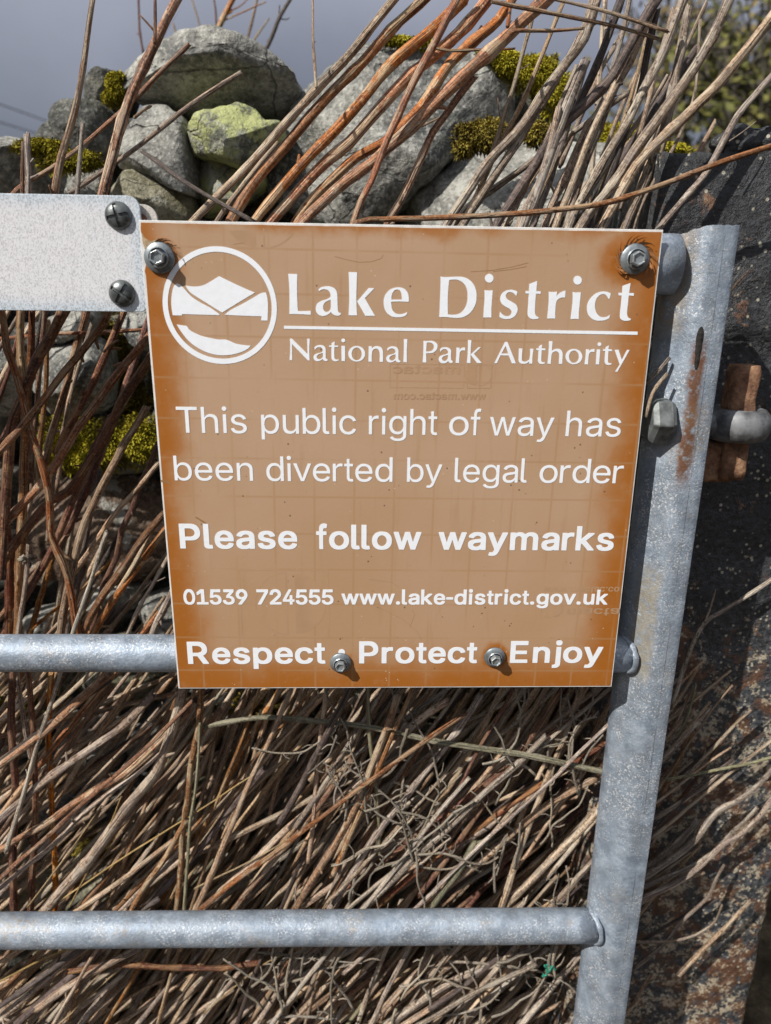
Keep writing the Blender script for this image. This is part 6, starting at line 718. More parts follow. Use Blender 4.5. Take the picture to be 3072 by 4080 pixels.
GLYB = {"-": "142 239 342 -1 10 1 6 4 2 7 0 83 -1 6 -4 5 -10 2 -337 0 -9 -1 -5 -3 -3 -7 0 -83 3 -9", ".": "110 -5 43 0 15 1 8 2 13 5 10 7 9 8 9 12 6 15 2 12 0 26 -2 14 -7 15 -8 10 -15 12 -10 5 -15 5 -15 2 -35 0 -18 -2 -18 -6 -15 -9 -11 -12 -6 -9 -6 -14 -1 -13 0 -20 2 -16 7 -16 11 -14 15 -10 18 -8", "0": "293 -8 46 0 48 4 48 13 44 24 35 31 29 37 24 48 19 62 8 51 2 23 0 21 1 13 0 45 -1 10 0 20 -2 24 -8 52 -4 12 -16 55 -22 53 -28 46 -34 36 -7 7 -34 22 -10 5 -42 14 -54 6 -31 0 -47 -4 -25 -7 -28 -10 -42 -27 -37 -39 -31 -49 -22 -54 -18 -60 -11 -62 -1 -45 -2 -9 0 -36 3 -60 10 -60 8 -24 10 -31 22 -45 29 -39 22 -20 20 -15 34 -19 13 -4 40 -11/314 101 -10 2 -25 8 -24 16 -22 22 -19 30 -15 36 -10 40 -6 42 -1 27 0 34 1 25 7 49 11 40 14 32 17 30 23 29 19 15 10 6 20 8 15 2 16 -3 22 -9 25 -19 24 -29 18 -32 14 -34 10 -40 6 -42 2 -21 0 -49 -2 -22 -6 -41 -10 -40 -13 -33 -19 -30 -21 -22 -26 -16 -25 -9 -12 -2", "1": "89 1 474 -1 8 1 5 5 2 8 0 79 -2 7 -3 3 -10 3 -142 0 -4 1 -2 2 0 590 -2 10 -5 5 -11 2 -132 0 -8 -2 -157 -124 -5 -6 -2 -10 0 -107 3 -8 2 -2 5 -2 34 -1 8 2 118 81 5 3 3 -2 1 -425 -1 -6 -6 -1 -170 0 -10 -3 -3 -3 -1 -7 0 -81 2 -7", "2": "72 1 489 -1 8 1 4 4 3 9 0 82 -3 7 -4 4 -10 1 -278 0 -5 0 -2 2 3 5 124 116 97 100 23 30 14 22 10 18 9 22 4 15 5 23 0 51 -4 29 -10 38 -15 34 -23 33 -27 28 -32 22 -36 17 -40 10 -37 3 -41 0 -43 -4 -36 -8 -18 -8 -23 -11 -27 -19 -19 -18 -14 -16 -24 -37 -16 -37 -9 -41 -3 -31 0 -26 2 -6 5 -4 8 0 110 0 9 1 3 3 3 8 1 16 7 25 7 17 16 25 9 10 20 15 22 10 24 5 7 0 20 -5 22 -8 21 -14 13 -13 12 -17 9 -19 5 -16 2 -9 0 -11 -5 -22 -8 -18 -15 -24 -25 -31 -80 -80 -196 -186 -28 -29 -3 -9 0 -72 2 -7", "3": "276 -8 53 0 43 3 43 8 43 14 31 17 34 26 24 27 19 34 11 36 3 29 0 31 -3 29 -9 29 -4 10 -16 29 -26 29 -25 20 -10 6 -35 17 -40 12 -34 4 -4 2 -2 1 1 3 9 9 167 186 2 11 0 87 -2 10 -5 4 -9 1 -448 0 -10 -2 -4 -6 -1 -8 0 -100 2 -9 4 -4 10 -2 254 0 5 -1 2 -2 -2 -4 -152 -166 -2 -9 0 -79 4 -6 7 -3 57 -1 28 -1 18 -1 30 -6 27 -9 27 -15 14 -12 14 -18 10 -19 5 -20 0 -21 -2 -10 -5 -15 -8 -14 -5 -7 -10 -10 -12 -9 -10 -6 -18 -9 -22 -7 -23 -4 -22 0 -25 4 -18 6 -22 10 -18 12 -12 12 -10 14 -7 17 -5 21 -2 4 -3 1 -8 2 -120 0 -9 -3 -3 -8 0 -20 5 -33 13 -33 19 -29 26 -26 33 -23 34 -16 42 -12 35 -6", "4": "378 1 117 -1 10 2 3 4 2 6 0 115 1 5 5 2 82 0 7 3 3 8 1 85 -1 5 -3 4 -4 2 -6 1 -80 0 -3 1 -2 2 0 182 -2 7 -3 3 -4 1 -119 1 -7 -2 -4 -3 -2 -9 0 -176 -1 -4 -2 -2 -5 -1 -153 0 -6 0 -2 2 2 6 260 426 2 9 0 21 -3 6 -9 4 -118 0 -8 -2 -4 -4 -276 -452 -15 -23 -2 -8 0 -82 2 -7 5 -3 9 -1 316 0 5 -1 2 -2 1 -4 0 -116 2 -6/426 170 -2 2 -1 4 0 24 1 4 5 2 20 0 5 -1 2 -5 0 -24 -1 -4 -6 -2", "5": "283 -8 50 0 39 2 41 9 10 4 33 13 37 24 29 26 16 20 9 13 16 32 11 41 3 30 0 43 -2 18 -6 29 -10 28 -14 27 -16 23 -15 17 -19 17 -30 20 -30 14 -29 9 -31 6 -17 1 -73 0 -29 -4 -27 -7 -5 1 -1 4 15 127 3 5 4 1 281 0 10 2 5 4 2 9 0 100 -2 10 -6 5 -9 1 -403 0 -10 -2 -3 -3 -2 -5 -41 -359 0 -15 2 -7 4 -3 6 -2 27 -3 52 -5 38 0 9 3 16 10 15 8 26 9 14 4 26 4 17 -1 22 -6 20 -8 25 -17 15 -13 14 -21 10 -19 4 -14 4 -14 -1 -27 -7 -26 -11 -23 -13 -17 -13 -13 -17 -12 -28 -12 -24 -6 -13 0 -8 1 -15 4 -14 4 -17 9 -16 11 -16 15 -9 14 -8 16 -4 19 -3 4 -3 2 -8 1 -114 0 -9 -2 -3 -4 -2 -6 0 -17 3 -22 2 -10 11 -30 17 -29 23 -25 29 -23 37 -20 37 -12 35 -6", "7": "119 1 128 -1 8 2 4 4 316 579 2 11 0 103 -1 10 -4 4 -5 2 -6 1 -484 0 -9 -1 -5 -5 -3 -11 0 -100 3 -9 5 -4 9 -2 327 0 6 0 1 -4 -297 -543 -4 -9 1 -18 3 -7", "9": "166 1 130 -1 7 1 5 4 151 199 44 60 25 39 20 37 5 13 11 30 5 21 3 14 3 33 0 14 -3 38 -6 27 -7 27 -18 44 -20 33 -23 26 -11 10 -25 20 -40 21 -46 12 -36 3 -41 0 -42 -4 -34 -8 -16 -7 -28 -14 -29 -22 -34 -37 -23 -35 -16 -40 -12 -47 -3 -33 0 -30 3 -34 12 -41 14 -30 19 -24 10 -11 20 -18 30 -18 34 -14 40 -9 35 -3 35 0 5 -2 -2 -5 -158 -206 -2 -8 0 -16 3 -7/310 347 -21 5 -20 9 -21 13 -15 15 -12 17 -10 21 -6 24 0 25 6 24 9 19 14 25 9 11 9 9 12 10 22 13 24 8 13 0 24 -6 20 -11 19 -14 14 -16 16 -26 10 -22 6 -24 0 -25 -6 -24 -9 -21 -12 -17 -14 -14 -19 -13 -22 -10 -24 -5", "E": "66 1 474 -1 8 1 4 4 3 9 0 82 -3 8 -5 3 -9 1 -328 0 -6 2 -1 5 0 168 1 3 1 3 7 1 302 0 6 1 4 2 3 5 0 6 0 84 -2 7 -5 3 -9 1 -300 0 -6 1 -1 2 -1 4 0 170 1 6 3 2 4 0 324 0 9 2 6 4 2 11 0 100 -2 8 -3 4 -6 2 -6 1 -461 0 -9 -1 -5 -5 -2 -6 -1 -6 0 -684 3 -9", "P": "66 1 124 -1 7 1 4 4 2 9 0 214 1 4 1 3 6 1 144 0 46 2 47 10 43 16 33 21 27 25 23 30 17 38 9 38 2 21 0 45 -2 21 -7 34 -5 15 -13 36 -20 33 -32 36 -29 22 -46 22 -46 11 -18 2 -27 2 -285 0 -8 -2 -4 -4 -2 -6 -1 -6 0 -684 3 -9/207 344 -3 2 -1 5 0 223 1 8 3 2 5 0 110 0 22 -2 27 -6 9 -3 18 -10 21 -15 13 -18 13 -22 6 -16 5 -18 1 -15 -1 -16 -6 -21 -9 -20 -14 -20 -13 -11 -20 -12 -22 -8 -28 -6 -26 -1", "R": "66 1 124 -1 7 1 4 4 2 10 0 230 2 5 6 1 107 0 6 -2 6 -8 131 -220 9 -15 4 -4 10 -2 130 0 8 1 5 4 2 6 0 14 -3 10 -138 228 -4 8 1 3 2 1 36 19 17 14 14 13 20 26 14 28 5 12 7 29 3 33 0 32 -3 33 -10 41 -15 39 -24 39 -27 27 -32 23 -45 20 -43 9 -42 4 -290 0 -8 -2 -4 -4 -2 -6 -1 -6 0 -684 3 -9/207 359 -3 3 -1 4 0 210 1 4 1 3 6 1 114 0 30 -3 20 -5 22 -9 20 -14 16 -18 12 -19 7 -16 5 -24 0 -22 -5 -22 -8 -18 -11 -16 -13 -12 -22 -12 -13 -5 -13 -3 -31 -5 -31 -2", "a": "196 -10 56 0 23 1 17 3 33 9 18 7 16 8 3 -1 1 -9 2 -4 4 -3 6 -1 113 0 8 2 4 5 1 7 0 332 -3 36 -6 26 -14 32 -14 20 -16 16 -25 17 -21 10 -27 9 -27 6 -52 6 -54 0 -41 -5 -42 -10 -33 -12 -16 -9 -21 -14 -27 -25 -16 -20 -14 -27 -1 -22 2 -5 3 -4 22 -7 67 -17 30 0 8 2 4 4 8 13 7 9 7 8 13 11 16 9 14 7 16 5 25 4 13 -2 16 -3 13 -5 14 -8 10 -8 9 -10 7 -15 5 -18 -1 -7 -4 -7 -6 -4 -7 -2 -17 -5 -86 -9 -83 -13 -33 -9 -34 -13 -20 -12 -20 -16 -14 -17 -10 -20 -8 -27 -1 -18 0 -29 1 -18 2 -12 8 -26 15 -26 14 -17 12 -10 17 -12 23 -12 38 -13 30 -5/233 95 -24 5 -14 5 -17 11 -9 9 -8 12 -4 15 5 16 10 13 10 8 11 6 20 7 52 11 57 7 34 5 3 0 2 -3 0 -16 -1 -15 -5 -20 -9 -19 -15 -20 -15 -11 -14 -9 -21 -10 -33 -7", "b": "293 -9 52 -1 33 3 15 3 33 8 40 19 25 19 9 8 25 26 21 34 17 41 11 50 3 48 -2 40 -1 23 -11 49 -17 41 -20 34 -8 9 -15 16 -11 10 -24 18 -24 12 -18 8 -36 9 -14 4 -36 3 -38 0 -26 -2 -24 -5 -14 -4 -20 -7 -26 -15 -3 -1 -2 3 0 3 0 202 -2 11 -5 4 -7 2 -111 0 -7 -2 -6 -4 -2 -11 0 -683 1 -9 4 -5 8 -2 115 0 5 2 3 3 2 5 1 12 3 2 29 -17 24 -9 33 -6/296 98 -23 7 -23 12 -18 16 -17 21 -12 22 -10 29 -6 34 0 37 6 36 10 27 12 22 14 18 10 10 11 8 18 9 10 4 17 5 15 2 15 -2 20 -5 24 -13 19 -15 16 -20 14 -24 9 -29 5 -27 2 -15 0 -18 -2 -17 -5 -28 -9 -25 -12 -23 -18 -23 -10 -9 -10 -8 -23 -12 -23 -6 -13 -1", "c": "265 -9 57 -1 38 4 24 5 20 6 35 15 15 9 18 12 20 19 14 15 11 16 8 14 13 33 -1 20 -2 5 -5 2 -80 19 -38 0 -6 -2 -4 -4 -17 -33 -28 -26 -37 -18 -36 -4 -14 3 -17 5 -26 14 -17 14 -13 16 -7 10 -11 20 -9 28 -6 33 0 33 7 38 12 29 10 18 13 17 20 19 24 13 27 8 17 1 26 -4 33 -15 8 -5 21 -21 18 -33 4 -4 6 -2 36 1 78 18 6 2 4 4 1 7 0 18 -10 25 -10 17 -11 16 -12 14 -20 18 -20 14 -35 17 -33 11 -34 7 -38 4 -39 0 -39 -4 -20 -4 -34 -9 -40 -18 -31 -22 -8 -7 -24 -24 -20 -30 -6 -10 -16 -37 -11 -47 -3 -41 0 -28 3 -47 9 -36 6 -16 14 -32 23 -35 33 -33 35 -24 42 -18 46 -10", "d": "248 -9 52 -1 23 2 23 4 10 2 23 9 30 17 3 -2 1 -12 1 -5 3 -3 6 -2 114 0 9 2 3 4 2 9 0 683 -2 11 -5 5 -8 2 -113 0 -7 -2 -4 -4 -3 -11 0 -200 0 -5 -2 -2 -4 1 -24 14 -19 7 -14 4 -23 5 -27 2 -40 0 -36 -4 -14 -3 -33 -8 -19 -8 -21 -11 -24 -18 -15 -12 -21 -24 -22 -35 -14 -35 -4 -12 -9 -39 -3 -46 0 -29 3 -42 9 -43 18 -43 22 -37 14 -15 19 -19 27 -20 33 -15 13 -5 38 -9/274 98 -22 7 -26 14 -18 15 -16 21 -12 22 -10 30 -6 33 0 35 6 34 8 25 13 24 15 20 18 17 25 13 24 7 16 2 13 -2 20 -5 25 -13 18 -14 17 -21 14 -25 9 -28 4 -25 2 -16 0 -20 -2 -17 -4 -23 -8 -27 -14 -27 -17 -21 -20 -17 -23 -11 -23 -7 -13 -1", "e": "271 -9 53 -1 26 2 26 3 43 11 30 13 24 15 13 10 13 12 15 15 15 25 12 28 -1 19 -1 4 -5 3 -85 20 -35 0 -5 -2 -5 -3 -11 -20 -11 -15 -10 -9 -16 -10 -17 -8 -19 -5 -18 -2 -16 1 -23 5 -10 3 -17 8 -17 11 -7 5 -15 14 -16 25 -9 19 -2 9 -3 14 0 3 3 2 364 0 9 1 5 5 1 7 0 56 -1 9 0 19 -6 34 -3 12 -10 30 -14 28 -10 14 -10 15 -26 24 -20 16 -19 10 -18 8 -26 9 -24 6 -28 5 -25 2 -39 0 -48 -5 -45 -12 -34 -15 -9 -6 -30 -22 -27 -28 -24 -36 -19 -45 -10 -45 -3 -40 0 -31 3 -40 1 -8 9 -37 17 -41 23 -35 32 -32 34 -24 7 -3 42 -17 38 -9/172 317 -3 3 1 4 10 23 14 22 15 15 20 14 18 10 15 5 21 4 16 0 25 -7 20 -10 15 -10 10 -10 15 -19 9 -17 8 -23 -1 -3 -6 -1", "f": "95 1 118 -1 8 2 4 5 1 8 1 396 1 3 5 0 104 1 5 1 3 3 2 5 1 5 0 76 -1 5 -3 4 -4 3 -6 0 -105 1 -2 2 -1 4 2 41 5 18 4 8 6 10 13 10 17 6 31 -6 32 0 5 2 5 3 3 8 20 78 -1 23 -4 6 -6 3 -25 7 -13 2 -33 3 -49 0 -18 -2 -27 -6 -33 -13 -16 -10 -19 -17 -15 -21 -13 -26 -9 -38 -2 -23 0 -66 -1 -5 -5 -2 -86 0 -7 -2 -4 -5 -1 -6 0 -76 1 -6 2 -4 5 -3 6 0 85 -1 3 0 2 -3 0 -397 3 -9", "g": "257 -179 59 -1 31 2 43 6 43 11 31 14 30 20 25 24 18 28 10 34 4 30 0 514 -2 9 -6 4 -9 1 -111 -1 -4 -1 -4 -4 -1 -5 -1 -14 -3 -2 -18 11 -19 9 -24 8 -25 5 -24 1 -46 0 -20 -1 -18 -2 -39 -10 -20 -8 -24 -12 -25 -18 -14 -13 -21 -23 -20 -30 -16 -39 -4 -11 -9 -38 -2 -20 -1 -22 0 -31 3 -44 10 -42 17 -40 25 -36 27 -27 31 -21 39 -17 41 -10 38 -3 48 0 24 2 22 3 14 4 19 7 27 15 3 0 1 -1 1 -18 -4 -26 -2 -8 -11 -21 -8 -9 -16 -13 -26 -12 -27 -7 -14 -2 -20 -1 -26 4 -20 5 -15 7 -22 14 -31 32 -5 3 -5 1 -32 0 -8 -2 -65 -30 -8 -6 -2 -6 0 -16 2 -5 8 -12 19 -21 21 -18 16 -11 30 -14 30 -11 36 -8 30 -3/276 113 -24 7 -23 10 -21 16 -15 18 -14 24 -9 25 -6 32 0 33 6 34 9 24 14 26 14 18 19 16 24 13 24 6 9 1 10 1 11 -2 19 -5 23 -11 20 -16 16 -18 15 -28 8 -21 6 -31 1 -23 -1 -24 -8 -33 -7 -19 -8 -16 -6 -9 -11 -13 -19 -15 -26 -13 -26 -7", "i": "56 1 119 -1 8 3 3 5 1 496 -3 9 -2 2 -5 2 -118 0 -9 -3 -3 -5 0 -495 2 -9/97 571 39 -1 14 3 12 4 10 4 10 9 12 14 3 7 6 16 2 16 0 22 -2 17 -8 23 -13 15 -12 8 -17 7 -14 2 -42 0 -14 -2 -17 -7 -13 -9 -10 -12 -4 -8 -6 -17 -2 -14 0 -25 2 -17 6 -17 13 -17 14 -12 17 -7", "j": "-32 -170 60 0 26 1 34 7 24 8 22 13 20 17 15 20 11 25 6 26 1 24 0 531 0 5 -2 5 -3 3 -4 1 -118 1 -9 -3 -3 -6 -1 -511 -1 -18 -2 -11 -5 -13 -8 -10 -10 -7 -20 -6 -33 -2 -4 -2 -3 -3 -2 -8 0 -77 2 -6/92 572 46 -1 16 3 13 5 11 8 6 5 11 16 7 17 2 17 1 25 -2 16 -9 22 -12 14 -12 9 -18 7 -18 3 -32 0 -15 -2 -15 -5 -11 -5 -11 -9 -10 -14 -8 -20 -2 -18 0 -21 2 -16 6 -17 4 -8 9 -11 9 -8 20 -10", "k": "56 1 117 -1 7 1 5 4 2 9 0 166 2 3 4 4 19 15 4 -2 6 -6 161 -184 7 -8 10 -2 136 0 6 1 4 2 3 7 1 18 -3 7 -203 231 -20 24 2 5 33 31 171 156 2 4 2 5 0 14 -2 7 -3 4 -9 1 -132 0 -10 -2 -18 -15 -8 -8 -55 -50 -72 -67 -32 -29 -4 -1 -2 2 0 5 0 349 -1 6 -3 5 -7 3 -117 1 -9 -4 -3 -8 0 -690 2 -9", "l": "170 -2 50 -1 33 3 15 3 8 3 4 3 1 8 0 18 -13 55 -4 11 -5 3 -6 1 -30 0 -11 -1 -9 1 -5 4 -4 4 -4 9 -1 9 -2 21 0 553 -4 8 -8 3 -117 0 -6 -2 -3 -3 -2 -11 0 -585 3 -31 12 -34 14 -18 7 -6 19 -13 10 -4 28 -9", "m": "56 1 117 -1 8 2 4 4 2 9 0 295 3 28 5 18 8 14 12 16 8 8 27 16 13 4 17 3 10 -1 20 -6 22 -14 16 -18 6 -13 3 -10 1 -16 0 -325 1 -7 3 -4 4 -2 6 -1 113 0 8 1 5 5 2 9 0 318 1 11 4 14 7 15 10 13 9 9 11 7 13 7 13 5 18 3 12 0 18 -6 26 -13 16 -17 7 -16 3 -10 3 -30 0 -310 2 -9 4 -4 8 -2 111 0 10 2 4 4 1 8 0 337 -1 24 -4 21 -8 29 -12 25 -17 22 -24 21 -23 14 -33 11 -26 7 -15 1 -69 0 -14 -1 -25 -6 -25 -8 -23 -11 -22 -14 -15 -14 -5 -2 -5 3 -18 19 -27 18 -34 12 -16 3 -17 1 -54 1 -17 -3 -19 -4 -21 -7 -16 -8 -17 -9 -3 2 -1 10 -2 5 -3 3 -5 1 -113 0 -10 -2 -4 -3 -1 -8 0 -489 2 -10 3 -3", "n": "56 1 117 -1 7 1 5 4 2 10 0 280 2 24 4 19 4 11 8 15 12 16 13 12 18 11 20 8 25 5 17 -2 25 -9 23 -15 18 -24 10 -28 4 -34 0 -289 1 -9 5 -5 9 -1 111 0 7 1 4 4 2 5 1 6 0 322 -2 26 -9 42 -13 30 -17 26 -13 13 -14 12 -25 16 -32 11 -30 7 -35 4 -38 0 -43 -5 -34 -10 -37 -19 -2 0 -2 3 0 13 -2 5 -3 3 -6 2 -113 0 -7 -1 -4 -3 -2 -5 0 -5 0 -489 2 -9", "o": "265 -9 49 -1 36 3 43 9 16 5 33 15 32 22 34 32 23 35 19 44 11 48 3 46 0 18 -3 42 -11 48 -19 45 -25 37 -29 28 -28 20 -9 6 -34 15 -47 12 -49 5 -37 0 -39 -4 -20 -4 -34 -9 -39 -17 -32 -23 -8 -7 -24 -24 -20 -30 -6 -10 -16 -37 -11 -47 -3 -41 0 -28 3 -47 9 -36 6 -16 14 -32 23 -35 33 -33 35 -24 42 -18 46 -10/284 97 -14 3 -17 5 -24 13 -19 15 -19 23 -12 25 -9 26 -6 32 0 32 6 35 8 24 14 27 15 19 19 18 26 14 24 7 16 2 15 -2 22 -6 25 -13 23 -19 14 -17 12 -22 12 -31 6 -34 0 -33 -6 -35 -9 -24 -13 -25 -18 -23 -19 -15 -24 -13 -25 -7 -13 -2", "p": "56 -170 117 0 7 1 5 3 2 8 0 175 0 3 2 3 3 0 26 -16 15 -6 16 -5 23 -4 16 -1 62 0 39 4 40 10 33 16 8 5 27 20 17 18 13 16 15 24 6 10 15 40 11 49 3 45 0 20 -3 45 -10 46 -18 44 -23 36 -29 31 -29 21 -17 9 -22 9 -41 11 -35 4 -62 0 -18 -2 -21 -4 -30 -11 -30 -17 -1 0 -2 3 -1 13 -1 5 -4 4 -5 1 -115 1 -7 -2 -4 -3 -2 -10 0 -660 2 -8/300 98 -25 7 -26 13 -19 17 -16 21 -12 23 -9 26 -6 34 0 38 6 34 9 26 14 26 16 19 17 14 24 13 26 7 19 0 10 -2 17 -5 26 -13 19 -16 16 -21 13 -24 9 -27 6 -39 0 -19 -2 -17 -4 -25 -9 -27 -13 -25 -15 -20 -20 -18 -25 -13 -16 -5 -12 -2", "r": "56 1 117 -1 7 1 5 4 2 10 0 292 2 21 5 18 9 18 14 16 16 13 13 7 12 4 8 3 22 5 14 0 18 -3 35 0 7 1 4 3 3 3 1 6 0 87 -2 8 -4 4 -5 2 -17 2 -64 0 -20 -2 -10 -2 -29 -8 -31 -15 -4 2 0 8 -2 5 -4 3 -6 1 -112 0 -7 -1 -4 -3 -2 -10 0 -489 2 -9", "s": "224 -9 58 -1 37 3 33 5 36 11 11 5 19 10 26 17 20 21 16 25 11 32 2 18 0 30 -4 28 -13 31 -17 21 -8 7 -26 18 -36 16 -45 13 -88 19 -20 5 -18 7 -17 10 -7 5 -6 6 -5 11 -1 5 3 10 7 12 14 11 25 12 20 5 13 1 14 -1 18 -5 20 -11 18 -17 8 -12 10 -18 7 -4 36 0 79 15 5 3 3 4 1 5 0 15 -2 7 -8 20 -11 20 -15 20 -20 20 -23 15 -26 12 -32 9 -31 6 -29 2 -42 0 -28 -2 -40 -7 -37 -12 -21 -10 -12 -6 -20 -14 -14 -15 -7 -8 -13 -21 -10 -27 -3 -25 0 -22 4 -34 13 -31 18 -21 8 -7 26 -18 36 -16 48 -14 83 -17 29 -8 14 -6 13 -8 7 -7 7 -10 3 -9 -3 -10 -10 -15 -12 -10 -27 -13 -32 -7 -19 0 -19 5 -11 3 -17 8 -19 16 -11 16 -10 23 -3 3 -4 2 -39 0 -76 -15 -7 -2 -4 -3 -2 -6 0 -18 11 -34 11 -20 14 -18 24 -22 25 -16 28 -12 40 -10 28 -3", "t": "211 -4 50 -1 26 2 31 6 5 3 3 6 0 22 -13 55 -4 11 -5 3 -7 1 -31 0 -25 -3 -14 3 -10 7 -7 9 -3 11 -2 14 0 266 2 2 4 1 89 0 6 1 4 3 2 4 1 5 0 81 -3 6 -9 3 -90 0 -5 2 -1 7 0 117 -2 8 -3 4 -10 3 -114 -1 -8 -3 -3 -10 -1 -123 -1 -3 -5 -1 -64 0 -6 -1 -4 -3 -2 -9 0 -80 4 -6 7 -3 65 -1 5 -1 1 -2 1 -293 3 -29 14 -32 23 -27 31 -19 37 -12", "u": "228 -6 50 0 35 3 39 10 37 18 2 0 1 -3 1 -11 1 -5 4 -4 5 -2 113 0 8 2 4 4 2 9 0 489 -2 8 -5 4 -8 1 -112 0 -7 -1 -4 -3 -2 -10 0 -282 -2 -22 -3 -14 -4 -15 -9 -16 -13 -17 -13 -12 -16 -10 -10 -5 -12 -4 -22 -4 -20 1 -23 8 -7 4 -16 11 -4 5 -16 20 -9 25 -4 37 0 290 -2 10 -5 3 -7 1 -110 0 -10 -1 -5 -4 -1 -9 0 -323 3 -37 8 -33 12 -28 15 -23 12 -13 18 -16 24 -15 29 -11 32 -7", "v": "211 1 121 -1 9 2 4 4 202 476 3 9 0 14 -1 7 -4 3 -10 2 -118 0 -9 -1 -4 -3 -108 -268 -18 -49 -2 -5 -2 -1 -4 5 -21 58 -105 260 -6 4 -10 0 -117 0 -7 -1 -4 -3 -3 -9 1 -14 1 -7 200 -471 5 -8", "w": "175 1 119 -1 7 1 4 4 90 283 3 5 2 1 4 -9 24 -80 61 -191 5 -9 4 -4 9 -1 111 0 6 1 4 2 3 4 4 10 155 460 3 10 0 14 0 8 -3 5 -5 3 -5 0 -116 0 -9 -1 -4 -3 -6 -14 -56 -179 -26 -90 -3 -5 -2 1 -3 6 -24 84 -60 197 -4 3 -9 1 -116 0 -10 -2 -3 -3 -2 -5 -65 -210 -19 -69 -3 -4 -2 1 -3 5 -21 73 -66 210 -4 3 -9 1 -117 0 -6 0 -4 -3 -3 -5 0 -6 0 -13 3 -12 155 -461 5 -12", "y": "100 -173 52 0 19 1 24 4 23 7 19 8 17 11 19 17 19 23 12 19 13 26 230 539 3 9 0 16 -2 6 -3 3 -10 1 -118 0 -9 -1 -4 -4 -115 -285 -11 -32 -2 -4 -2 -1 -4 5 -14 40 -112 278 -4 3 -8 1 -118 1 -9 -1 -5 -4 -3 -9 1 -14 1 -5 197 -469 -4 -15 -16 -35 -10 -15 -15 -14 -11 -6 -9 -2 -7 0 -22 3 -30 0 -8 -2 -4 -3 -19 -62 -1 -18 1 -6 4 -5 9 -3 18 -3"}
LINES = [('first', [('This', -173.95, -120.25, 36.3, 34.9, 20.2, False),
  ('public', -109.03, -35.54, 36.3, 34.9, 20.2, False),
  ('right', -25.5, 28.07, 36.3, 34.9, 20.2, False),
  ('of', 37.4, 62.11, 36.3, 34.9, 20.2, False),
  ('way', 69.36, 120.15, 36.3, 34.9, 20.2, False),
  ('has', 129.93, 173.71, 36.3, 34.9, 20.2, False)]),
  ('second', [('been', -178.77, -117.17, -1.9, -3.3, 19.9, False),
  ('diverted', -106.48, -6.49, -1.9, -3.3, 19.9, False),
  ('by', 5.13, 33.17, -1.9, -3.3, 19.9, False),
  ('legal', 43.25, 101.65, -1.9, -3.3, 19.9, False),
  ('order', 111.75, 179.46, -1.9, -3.3, 19.9, False)]),
  ('third', [('Please', -178.48, -83.51, -59.2, -61.3, 21.2, True),
  ('follow', -68.07, 17.88, -59.2, -61.3, 21.2, True),
  ('waymarks', 32.16, 178.18, -59.2, -61.3, 21.2, True)]),
  ('contact', [('01539', -179.05, -125.93, -108.9, -110.2, 13.6, True),
  ('724555', -118.51, -54.42, -108.9, -110.2, 13.6, True),
  ('www.lake-district.gov.uk', -47.78, 178.3, -108.9, -110.2, 13.6, True)]),
  ('motto', [('Respect', -179.29, -61.87, -164.4, -165.5, 21.0, True),
  ('Protect', -32.92, 69.32, -164.4, -165.5, 21.0, True),
  ('Enjoy', 98.08, 179.14, -164.4, -165.5, 21.0, True)])]

def dec(s):
    out = []
    for part in s.split('/'):
        v = [int(t) for t in part.split()]; x = z = 0; c = []
        for i in range(0, len(v), 2):
            x += v[i]; z += v[i + 1]; c.append((x, z))
        out.append(c)
    return out
def fill_each(name, contours, y, th, mat, parent, label=None, step=4e-6):
    """like fill, for strokes that cross: each is cut on its own, a hair in front of the last"""
    vs, fs = [], []
    for k, c in enumerate(contours):
        o = fill(name, c if isinstance(c[0], list) else [c], y - k * step, th, mat, parent); b = len(vs)
        vs += [tuple(v.co) for v in o.data.vertices]; fs += [tuple(b + i for i in p.vertices) for p in o.data.polygons]
        me = o.data; bpy.data.objects.remove(o); bpy.data.meshes.remove(me)
    o = mesh_obj(name, vs, fs, mat, parent, smooth=False)
    if label: o['label'] = label
    return o
def ART(k): return [[(x * 5e-5, z * 5e-5) for x, z in c] for c in dec(ARTD[k])]
fill('heading_lettering', ART('title'), -0.00042, 0.0002, M['white'], sign, 'large white heading lettering')
fill('heading_lettering', ART('subtitle'), -0.00042, 0.0002, M['white'], sign, 'smaller white lettering under the rule')
fill('rule_line', ART('underline'), -0.00042, 0.0002, M['white'], sign)
fill('mountain_emblem', ART('emblem'), -0.00042, 0.0002, M['white'], sign, 'white round emblem of mountains over a lake')
ADV = dict(a=556, b=556, c=500, d=556, e=556, f=278, g=556, h=556, i=222, j=222, k=500, l=222, m=833, n=556, o=556, p=556, r=333, s=500, t=278, u=556, v=500, w=722, y=500, T=611)
ADVB = dict(a=556, b=611, c=556, d=611, e=556, f=333, g=611, h=611, i=278, j=278, k=556, l=278, m=889, n=611, o=611, p=611, r=389, s=556, t=333, u=611, v=556, w=778, y=556, P=667, R=722, E=667)
for ch in '0123456789': ADVB[ch] = 556
ADVB['.'] = 278; ADVB['-'] = 333
